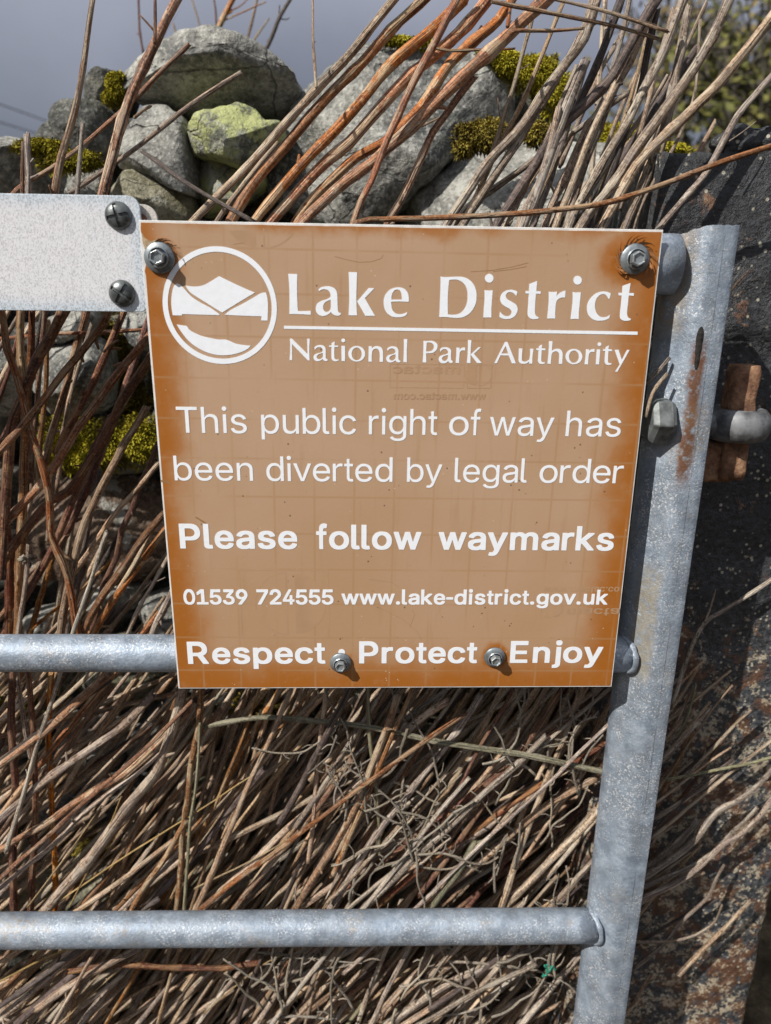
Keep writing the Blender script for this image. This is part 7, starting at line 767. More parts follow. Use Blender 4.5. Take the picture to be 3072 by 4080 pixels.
def word(txt, x0, x1, z0, z1, cap, bold):
    """set one word: ink from x0 to x1, baseline z0 to z1 (mm), capital height cap (mm)"""
    G = GLYB if bold else GLYR; A = ADVB if bold else ADV
    s = cap / 0.716; pen = 0; items = []
    for ch in txt:
        cs = dec(G[ch]); xs = [p[0] for c in cs for p in c]; w_ = (max(xs) - min(xs)) / 1000 * s; adv = A[ch] / 1000 * s
        gx = min(1.0, adv * (0.97 if ch in 'wvyk' else 0.90) / w_); items.append((cs, pen + (adv - w_ * gx) / 2, min(xs) / 1000 * s, gx)); pen += adv
    lo = items[0][1]; hi = items[-1][1] + items[-1][3] * (max(p[0] for c in items[-1][0] for p in c) - min(p[0] for c in items[-1][0] for p in c)) / 1000 * s
    k = (x1 - x0) / (hi - lo); out = []
    for cs, px_, mn, gx in items:
        gl = []
        for c in cs:
            q = []
            for (x, y) in c:
                X = x0 + ((x / 1000 * s - mn) * gx + px_ - lo) * k; q.append((X / 1000, (z0 + (z1 - z0) * (X + 180) / 360 + y / 1000 * s) / 1000))
            gl.append(q)
        out.append(gl)
    return out
for name, words in LINES:
    cs = []
    for wd in words: cs += word(*wd)
    if name == 'motto':
        for (cx, cz) in ((-47.93, -154.0), (85.0, -153.8)): cs.append([[((cx + 2.9 * math.cos(t * math.pi / 10)) / 1000, (cz + 2.9 * math.sin(t * math.pi / 10)) / 1000) for t in range(20)]])
    fill_each('lettering', cs, -0.00042, 0.0002, M['white'], sign, 'white lettering, %s line' % name, 0.0)
# ghost of printed backing paper under the film: boxes, half discs, mirrored name
gh = []
def stroke(pts, wd):
    P = [Vector(p) for p in pts]; L = []; Rr = []
    for i, p in enumerate(P):
        d = (P[min(i + 1, len(P) - 1)] - P[max(i - 1, 0)]).normalized(); n = Vector((-d.y, d.x)) * wd / 2; L.append(p + n); Rr.append(p - n)
    return [tuple(p) for p in L] + [tuple(p) for p in Rr[::-1]]
def ghost_disc(cx, cz, r, gap, right_solid=True, rect=None):
    arc = [(cx - gap - r * math.sin(t * math.pi / 20) * 0.93, cz + r * math.cos(t * math.pi / 20)) for t in range(21)]
    gh.append(stroke(arc, 0.0012)); gh.append(stroke([arc[0], arc[-1]], 0.0014))
    gh.append([(cx + gap + r * math.sin(t * math.pi / 20) * 0.9, cz + r * 0.97 * math.cos(t * math.pi / 20)) for t in range(21)])
    if rect:
        a, b, c, d = rect; gh.extend([stroke([(a, c), (b, c)], 0.0011), stroke([(a, d), (b, d)], 0.0011), stroke([(a, c), (a, d)], 0.0011), stroke([(b, c), (b, d)], 0.0011)])
def sq(c, k, u, v): return Vector(s2(c[0] + u / k, c[1] + v / k))
q1 = sq((600, 2200), 1.5145, 848, 312); ghost_disc(q1.x, q1.y, 0.0282, 0.0036, rect=(q1.x - 0.042, q1.x + 0.031, q1.y + 0.0305, q1.y - 0.0308))
q2 = sq((1500, 860), 1.3883, 562, 880); h2 = 0.0078
fill_each('ghost_print', gh, -0.00033, 0.00002, M['ghost'], sign); gh = []
arc = [(q2.x + 0.0008 + 0.0098 * math.sin(t * math.pi / 16), q2.y + 0.0083 * math.cos(t * math.pi / 16)) for t in range(17)]
gh.append(stroke(arc, 0.0007)); gh.append(stroke([arc[0], arc[-1]], 0.0007))
gh.append([(q2.x - 0.001 - 0.0095 * math.sin(t * math.pi / 16), q2.y + 0.0081 * math.cos(t * math.pi / 16)) for t in range(17)])
qa = sq((1500, 860), 1.3883, 75, 820); qb = sq((1500, 860), 1.3883, 480, 952); qc = sq((1500, 860), 1.3883, 640, 815)
for a, b in (((qa.x, qa.y), (qb.x, qa.y)), ((qa.x, qb.y), (qb.x, qb.y)), ((qa.x, qa.y), (qa.x, qb.y)), ((qb.x, qa.y), (qb.x, qb.y)), ((qb.x + 0.003, qa.y), (qc.x, qa.y)), ((qb.x + 0.003, qb.y), (qc.x, qb.y)), ((qb.x + 0.003, qa.y), (qb.x + 0.003, qb.y)), ((qc.x, qa.y), (qc.x, qb.y))): gh.append(stroke([a, b], 0.0006))
def mirror_word(txt, x0, x1, z, cap, flip=False):
    for gl in word(txt, -x1 * 1000, -x0 * 1000, 0, 0, cap, True): gh.append([[(-x, z + y) if not flip else (x + x0 + x1, z - y) for x, y in c] for c in gl])
ma = sq((1500, 860), 1.3883, 88, 872); mb = sq((1500, 860), 1.3883, 462, 872)
mirror_word('mactac', ma.x, mb.x, ma.y, 7.4)
wa = sq((1500, 1540), 1.3883, 95, 70); wb = sq((1500, 1540), 1.3883, 605, 70)
mirror_word('www.mactac.com', wa.x, wb.x, wa.y, 6.0)
fill_each('ghost_print', gh, -0.00033, 0.00002, M['ghost'], sign); gh = []
wa = sq((1500, 2200), 1.3883, 925, 192); wb = sq((1500, 2200), 1.3883, 1345, 192)
mirror_word('www.mactac.co', wa.x, wb.x, wa.y, 6.0, True)
ma = sq((1500, 2200), 1.3883, 1055, 310); mb = sq((1500, 2200), 1.3883, 1345, 310)
mirror_word('macta', ma.x, mb.x, ma.y, 7.4, True)
q3 = sq((1500, 2200), 1.3883, 975, 310)
arc = [(q3.x - 0.001 - 0.0095 * math.sin(t * math.pi / 16), q3.y + 0.0083 * math.cos(t * math.pi / 16)) for t in range(17)]
gh.append(stroke(arc, 0.0007)); gh.append([(q3.x + 0.0008 + 0.008 * math.sin(t * math.pi / 16), q3.y + 0.0081 * math.cos(t * math.pi / 16)) for t in range(17)])
fill_each('ghost_print', gh, -0.00033, 0.00002, M['ghost'], sign); gh = []
q4 = sq((540, 860), 1.436, 705, -40)
gh.append([p for p in [(q4.x - 0.003 - 0.0235 * math.sin(t * math.pi / 30) , q4.y - 0.0255 * math.cos(t * math.pi / 30)) for t in range(0, 12)] if p[1] < 0.184] + [(q4.x - 0.003, 0.184)])
arc = [(q4.x + 0.003 + 0.0265 * math.sin(t * math.pi / 24), q4.y - 0.0262 * math.cos(t * math.pi / 24)) for t in range(0, 10)]
gh.append(stroke([p for p in arc if p[1] < 0.185], 0.0012)); gh.append(stroke([(q4.x + 0.003, 0.1855), (q4.x + 0.003, q4.y - 0.026)], 0.0011))
fill_each('ghost_print', gh, -0.00033, 0.00002, M['ghost'], sign); gh = []
# scratches
for pts, wd in (([(1335, 1022), (1380, 1035), (1430, 1045), (1480, 1043), (1520, 1030), (1527, 1015)], 0.0004), ([(1875, 1083), (1960, 1077), (2040, 1064), (2105, 1047)], 0.0005), ([(1965, 1082), (2040, 1073), (2098, 1062)], 0.0005), ([(780, 2060), (810, 2078), (828, 2090)], 0.0014), ([(640, 1915), (660, 1918), (680, 1926)], 0.0014), ([(1470, 2308), (1560, 2320), (1590, 2340)], 0.00012), ([(1490, 2410), (1560, 2445), (1610, 2470), (1660, 2515), (1680, 2550)], 0.00015), ([(1645, 2430), (1652, 2450), (1640, 2480), (1632, 2500)], 0.00015), ([(930, 974), (955, 970), (975, 968)], 0.0002)):
    gh.append(stroke([s2(*p) for p in pts], wd))
fill_each('scratch_marks', gh, -0.00033, 0.00002, M['scratch'], sign)

def hex_bolt(u, v, R, H, flakes, seed, label):
    p = at(u, v, 0.0); b0 = bpy.data.objects.new('hex_bolt', None)
    L = p - sign.location
    bm = bmesh.new()
    def lathe(prf, seg=40):
        rows = [[bm.verts.new((L.x + r * math.cos(2 * math.pi * i / seg), L.y - h, L.z + r * math.sin(2 * math.pi * i / seg))) for i in range(seg)] for r, h in prf]
        for j in range(len(rows) - 1):
            for i in range(seg): bm.faces.new((rows[j][i], rows[j][(i + 1) % seg], rows[j + 1][(i + 1) % seg], rows[j + 1][i]))
        bm.faces.new(rows[-1])
    lathe([(R * 0.62, 0.0062), (R * 0.66, 0.0058), (R * 0.66, 0.0050), (R * 0.58, 0.0042), (R * 0.60, 0.0037)])
    a0 = 0.3 + seed
    ri = []
    for (r, h) in ((0.52, 0.0058), (0.50, 0.0100 + H - 0.007), (0.45, 0.0108 + H - 0.007), (0.37, 0.0108 + H - 0.007), (0.35, 0.0094 + H - 0.007)):
        ri.append([bm.verts.new((L.x + R * r * math.cos(a0 + k * math.pi / 3), L.y - h, L.z + R * r * math.sin(a0 + k * math.pi / 3))) for k in range(6)])
    for j in range(4):
        for i in range(6): bm.faces.new((ri[j][i], ri[j][(i + 1) % 6], ri[j + 1][(i + 1) % 6], ri[j + 1][i]))
    bm.faces.new(ri[-1]); bmesh.ops.recalc_face_normals(bm, faces=bm.faces)
    o = bm_obj('hex_bolt', bm, M['boltlight'], sign, smooth=False, bevel=0.0003); o['label'] = label
    bm = bmesh.new(); lathe([(R * 0.94, 0.0006), (R, 0.0012), (R, 0.0022), (R * 0.93, 0.0029), (R * 0.55, 0.0040), (R * 0.3, 0.0042)], 48); bmesh.ops.recalc_face_normals(bm, faces=bm.faces)
    bm_obj('washer', bm, M['bolt'], o, bevel=0)
    bm = bmesh.new(); lathe([(R * 0.92, -0.0001), (R * 0.97, 0.0003), (R * 0.96, 0.0010), (R * 0.5, 0.0011)], 40); bmesh.ops.recalc_face_normals(bm, faces=bm.faces)
    bm_obj('rubber_seal', bm, M['seal'], o)
    if flakes:
        rnd = random.Random(seed + 9); vs = []; fs = []
        for k in range(flakes[0]):
            t0 = flakes[1] + (flakes[2] - flakes[1]) * k / flakes[0] + rnd.uniform(-0.06, 0.06); ln = rnd.uniform(0.0035, 0.0075); i0 = len(vs); wd = rnd.uniform(0.0008, 0.0016)
            for s in range(6):
                f = s / 5; rr = R * 0.93 + ln * f; tt = t0 - 0.42 * f * f - 0.25 * f; ww = wd * (1 - f) ** 0.6 / rr; hh = 0.0006 + 0.0028 * math.sin(f * 2.4)
                for e in (-1, 1): vs.append((L.x + rr * math.cos(tt + e * ww), L.y - hh - 0.0003 * e, L.z + rr * math.sin(tt + e * ww)))
            for s in range(5): a = i0 + 2 * s; fs.append((a, a + 1, a + 3, a + 2))
        mesh_obj('torn_film', vs, fs, M['film'], sign)
LB = ['hex bolt at the top left corner, over torn film', 'hex bolt at the top right corner, ringed by torn orange film', 'hex bolt beside the word Respect', 'hex bolt before the word Enjoy']
FL = [(7, 0.5, 2.0), (18, -0.5, 4.6), None, None]
for (u, v, r, h), lb, f, sd_ in zip(BOLTS, LB, FL, (0.1, 0.25, 0.62, 0.45)): hex_bolt(u, v, r, h, f, sd_, lb)

# ------------------------------------------------------------------ pale metal plate with two cross-slot screws
plate = thing('metal_plate', 'blank pale sanded metal plate with two cross slotted screws beside the sign', 'plate', (0, 0, 0))
c1 = at(300, 440, 0.0005); c2 = at(318.5, 668, 0.0005); pt = at(0, 416.5, 0.0005); pt2 = at(262, 421, 0.0005); pb1 = at(0, 670, 0.0005); pb2 = at(300, 674, 0.0005)
rad = 0.0085; poly = []
xr_ = c1.x + 0.0005; xr2 = c2.x
poly += [(-0.52, pt.z + (pt.z - pt2.z) / (pt2.x - pt.x) * (-0.52 - pt.x) * -1 * -1)]
poly[0] = (-0.52, pt.z + (pt2.z - pt.z) / (pt2.x - pt.x) * (-0.52 - pt.x))
for k in range(9):
    t = math.pi / 2 * (1 - k / 8); poly.append((xr_ - rad + rad * math.cos(t), pt2.z - 0.0004 - rad + rad * math.sin(t)))
for k in range(9):
    t = -math.pi / 2 * k / 8; poly.append((xr2 - rad * 0.6 + rad * 0.6 * math.cos(t), pb2.z + rad * 0.6 + rad * 0.6 * math.sin(t)))
poly.append((-0.52, pb1.z))
prism('plate_sheet', poly, 0.0005, 0.0030, M['plate'], plate, 0.0005)
def pan_screw(u, v, ang, label):
    p = at(u, v, 0.0005); R = 0.0096; H = 0.0052; bm = bmesh.new(); nr, ns = 30, 96; rows = []
    ca, sa = math.cos(ang), math.sin(ang)
    for j in range(nr + 1):
        f = j / nr; row = []
        for i in range(ns):
            t = 2 * math.pi * i / ns; x = f * math.cos(t); z = f * math.sin(t); h = H * (1 - f ** 2.6) ** 0.62 if f < 1 else 0.0
            X = x * ca + z * sa; Z = -x * sa + z * ca
            w1 = 0.115 + 0.02 * mnoise.noise(Vector((X * 4, Z * 4, u)))
            in1 = abs(X) < w1 and abs(Z) < 0.80; in2 = abs(Z + 0.04) < w1 and abs(X) < 0.78
            if in1 or in2: h = min(h, max(0.0012, h - 0.0021 * (1 - 0.4 * f)))
            row.append(bm.verts.new((p.x + x * R, p.y - 0.0003 - h, p.z + z * R)))
        rows.append(row)
    for j in range(nr):
        for i in range(ns): bm.faces.new((rows[j][i], rows[j + 1][i], rows[j + 1][(i + 1) % ns], rows[j][(i + 1) % ns]))
    bmesh.ops.remove_doubles(bm, verts=bm.verts, dist=1e-6); bmesh.ops.recalc_face_normals(bm, faces=bm.faces)
    o = bm_obj('screw', bm, M['screw'], plate); o['label'] = label
    es = o.modifiers.new('edge', 'EDGE_SPLIT'); es.split_angle = math.radians(45)
pan_screw(256, 466, 0.22, 'upper cross slotted screw'); pan_screw(264, 634, 0.98, 'lower cross slotted screw')
# end of the bracket behind, its rim pale and its hollow rusty
YB = 0.006; o0 = at(296, 441, YB); o1 = at(341, 482, YB)
wB, hB = o1.x - o0.x, o0.z - o1.z
def rr_poly(x0, x1, z0, z1, r):
    out = [(x0, z1), (x0, z0 - 0)]
    out = [(x0, z1)]
    for k in range(8):
        t = math.pi / 2 * (1 - k / 7); out.append((x1 - r + r * math.cos(t), z1 - r + r * math.sin(t)))
    return out + [(x1, z0), (x0, z0)]
prism('bracket', rr_poly(o0.x - 0.01, o1.x, o1.z - 0.03, o0.z, 0.010), YB, YB + 0.003, M['bracket'], plate, 0.0004)
prism('bracket_hollow', rr_poly(o0.x - 0.008, o1.x - 0.0072, o1.z - 0.025, o0.z - 0.0062, 0.0045), YB - 0.0008, YB + 0.001, M['rust'], plate)

# ------------------------------------------------------------------ dead stems
def catmull(P, per):
    out = []; n = len(P)
    for i in range(n - 1):
        p0 = P[max(0, i - 1)]; p1 = P[i]; p2 = P[i + 1]; p3 = P[min(n - 1, i + 2)]
        m = max(2, int((p2 - p1).length / per))
        for k in range(m):
            t = k / m; out.append(0.5 * ((2 * p1) + (p2 - p0) * t + (2 * p0 - 5 * p1 + 4 * p2 - p3) * t * t + (3 * p1 - p0 - 3 * p2 + p3) * t ** 3))
    out.append(P[-1]); return out
def tube_mesh(path, rad, seed, seg=9, knots=True, crook=0.0, buf=None, tint=0.5, wob=0.12):
    """tapering bark tube along a path, with knots, an oval wandering section and broken ends"""
    rnd = random.Random(seed); vs, fs, uvs, tn = buf if buf else ([], [], [], [])
    L = [0.0]
    for i in range(1, len(path)): L.append(L[-1] + (path[i] - path[i - 1]).length)
    kn = []
    if knots:
        x = rnd.uniform(0.01, 0.05)
        while x < L[-1]: kn.append((x, rnd.uniform(0.08, 0.28))); x += rnd.uniform(0.03, 0.085)
    off = Vector((rnd.uniform(0, 50), rnd.uniform(0, 50), rnd.uniform(0, 50)))
    T = None; A = None; base = len(vs); n = len(path); oval = rnd.uniform(0.84, 1.0); orot = rnd.uniform(0, 3.14)
    for i, p in enumerate(path):
        d = (path[min(i + 1, n - 1)] - path[max(i - 1, 0)]).normalized()
        if A is None: A = d.orthogonal().normalized()
        A = (A - d * A.dot(d)).normalized(); B = d.cross(A)
        r = rad[i] if isinstance(rad, list) else rad
        r *= 1 + wob * mnoise.noise(Vector((L[i] * 35, 0, 0)) + off)
        for kx, ka in kn:
            e = (L[i] - kx) / 0.0045
            if abs(e) < 3: r *= 1 + ka * math.exp(-e * e)
        for s in range(seg):
            t = 2 * math.pi * s / seg; rr = r * (1 + 0.10 * mnoise.noise(Vector((math.cos(t) * 1.5, math.sin(t) * 1.5, L[i] * 30)) + off))
            q = A * math.cos(t) * rr + B * math.sin(t) * rr * oval
            if i in (0, n - 1): q += d * (rnd.uniform(-1, 1) * r * 0.9)
            vs.append(p + q); uvs.append((s / seg, L[i])); tn.append(tint)
    for i in range(n - 1):
        for s in range(seg):
            a = base + i * seg + s; b = base + i * seg + (s + 1) % seg; fs.append((a, b, b + seg, a + seg))
    if knots and n > 6:
        A2 = (path[1] - path[0]).normalized().orthogonal()
        for k in range(rnd.randint(1, 3 + n // 14)):                    # loose bark fibres
            i = rnd.randint(1, n - 5); t0 = rnd.uniform(0, 2 * math.pi); m = rnd.randint(2, 4); q0 = None; b = len(vs)
            d = (path[i + 1] - path[i]).normalized(); A = (A2 - d * A2.dot(d)).normalized(); B = d.cross(A)
            for j in range(m + 1):
                f = j / m; rj = (rad[i + j] if isinstance(rad, list) else rad); t = t0 + f * rnd.uniform(-0.5, 0.5)
                rr = rj * (1.02 + 0.9 * f * f * rnd.uniform(0.3, 1)); e = 0.00028 / max(rr, 1e-5) * (1.3 - f)
                for sgn_ in (-1, 1): vs.append(path[i + j] + A * math.cos(t + sgn_ * e) * rr + B * math.sin(t + sgn_ * e) * rr); uvs.append((0.3 + 0.05 * sgn_, L[i + j])); tn.append((tint + 0.37) % 1)
            for j in range(m): fs.append((b + 2 * j, b + 2 * j + 1, b + 2 * j + 3, b + 2 * j + 2))
        for k in range(rnd.randint(0, 2 + n // 22)):                    # buds and snapped spurs
            i = rnd.randint(1, n - 3); d = (path[i + 1] - path[i]).normalized(); t = rnd.uniform(0, 2 * math.pi); A = (A2 - d * A2.dot(d)).normalized(); B = d.cross(A)
            rj = (rad[i] if isinstance(rad, list) else rad); o_ = A * math.cos(t) + B * math.sin(t); h = rj * rnd.uniform(0.8, 3.2); s0 = rj * rnd.uniform(0.28, 0.5); b = len(vs)
            dd = (o_ * 0.8 + d * rnd.uniform(0.2, 1.2)).normalized(); e1 = dd.orthogonal().normalized(); e2 = dd.cross(e1)
            for (hh, ss) in ((0, 1.2), (0.55, 0.85), (1, 0.6)):
                for q in range(5): vs.append(path[i] + o_ * rj * 0.75 + dd * h * hh + (e1 * math.cos(q * 1.2566) + e2 * math.sin(q * 1.2566)) * s0 * ss); uvs.append((q / 5, L[i] + h * hh)); tn.append(tint)
            for j in range(2):
                for q in range(5): fs.append((b + j * 5 + q, b + j * 5 + (q + 1) % 5, b + j * 5 + 5 + (q + 1) % 5, b + j * 5 + 5 + q))
            fs.append(tuple(b + 10 + q for q in range(5)))
    c0 = len(vs); vs.append(path[0]); uvs.append((0.5, 0)); tn.append(tint); vs.append(path[-1]); uvs.append((0.5, L[-1])); tn.append(tint)
    for s in range(seg): fs.append((c0, base + (s + 1) % seg, base + s)); fs.append((c0 + 1, base + (n - 1) * seg + s, base + (n - 1) * seg + (s + 1) % seg))
    return vs, fs, uvs, tn
def px_path(pts, Ya, Yb, wpx0, wpx1, seed, per=0.009, jit=0.0012):
    rnd = random.Random(seed); n = len(pts); P = []; tl = [0]
    for i in range(1, n): tl.append(tl[-1] + math.hypot(pts[i][0] - pts[i - 1][0], pts[i][1] - pts[i - 1][1]))
    for i, (u, v) in enumerate(pts): P.append(at(u, v, Ya + (Yb - Ya) * tl[i] / tl[-1]))
    Q = catmull(P, per); off = Vector((rnd.uniform(0, 50), rnd.uniform(0, 50), 0)); out = []; R = []
    for i, q in enumerate(Q):
        f = i / (len(Q) - 1)
        j = Vector((mnoise.noise(q * 22 + off), mnoise.noise(q * 22 + off * 2), mnoise.noise(q * 22 - off))) * jit
        out.append(q + j); R.append(pxr(wpx0 + (wpx1 - wpx0) * f, q))
    return out, R
SEED = [100]
def stem(pts, w0, w1, mat, Y, label, group, twigs=(), cat='dead stem', name='dead_stem', jit=0.0008, knots=True, seg=10):
    SEED[0] += 1; sd_ = SEED[0]
    Ya, Yb = Y if isinstance(Y, tuple) else (Y, Y)
    if group in (G1, G2, G3) and 405 < pts[0][1] < 505 and name == 'dead_stem' and pts[1][1] < pts[0][1] and abs(pts[1][0] - pts[0][0]) < 90:   # the foot goes on down out of sight
        (u0, v0), (u1, v1) = pts[0], pts[1]; du = max(-1.0, min(1.0, (u0 - u1) / max(20, v0 - v1)))
        pts = [(u0 + du * 70, v0 + 160), (u0 + du * 45, v0 + 70)] + list(pts)
    path, R = px_path(pts, Ya, Yb, w0, w1, sd_, jit=jit)
    vs, fs, uvs, tn = tube_mesh(path, R, sd_, seg=seg, knots=knots, tint=random.Random(sd_).random())
    loc = path[0].copy()
    o = mesh_obj(name, vs, fs, M[mat], None, True, uvs, tn, loc=loc); tag(o, label, cat, group)
    for tw in twigs:
        p2, R2 = px_path(tw[0], Ya, Yb, tw[1], tw[1] * 0.6, sd_ + 5000, per=0.005)
        vs, fs, uvs, tn = tube_mesh(p2, R2, sd_ + 1, seg=7)
        c = mesh_obj('side_twig', [v - loc for v in vs], fs, M[mat], o, True, uvs, tn)
    return o
G1, G2, G3, G4, G5 = 'stems standing above the metal plate', 'orange stems slanting above the sign', 'grey stems bunched above the sign right', 'stems between plate and middle rail', 'stems under the sign'
G6 = 'bare saplings beyond the wall'; G7 = 'stems right of the gate post'
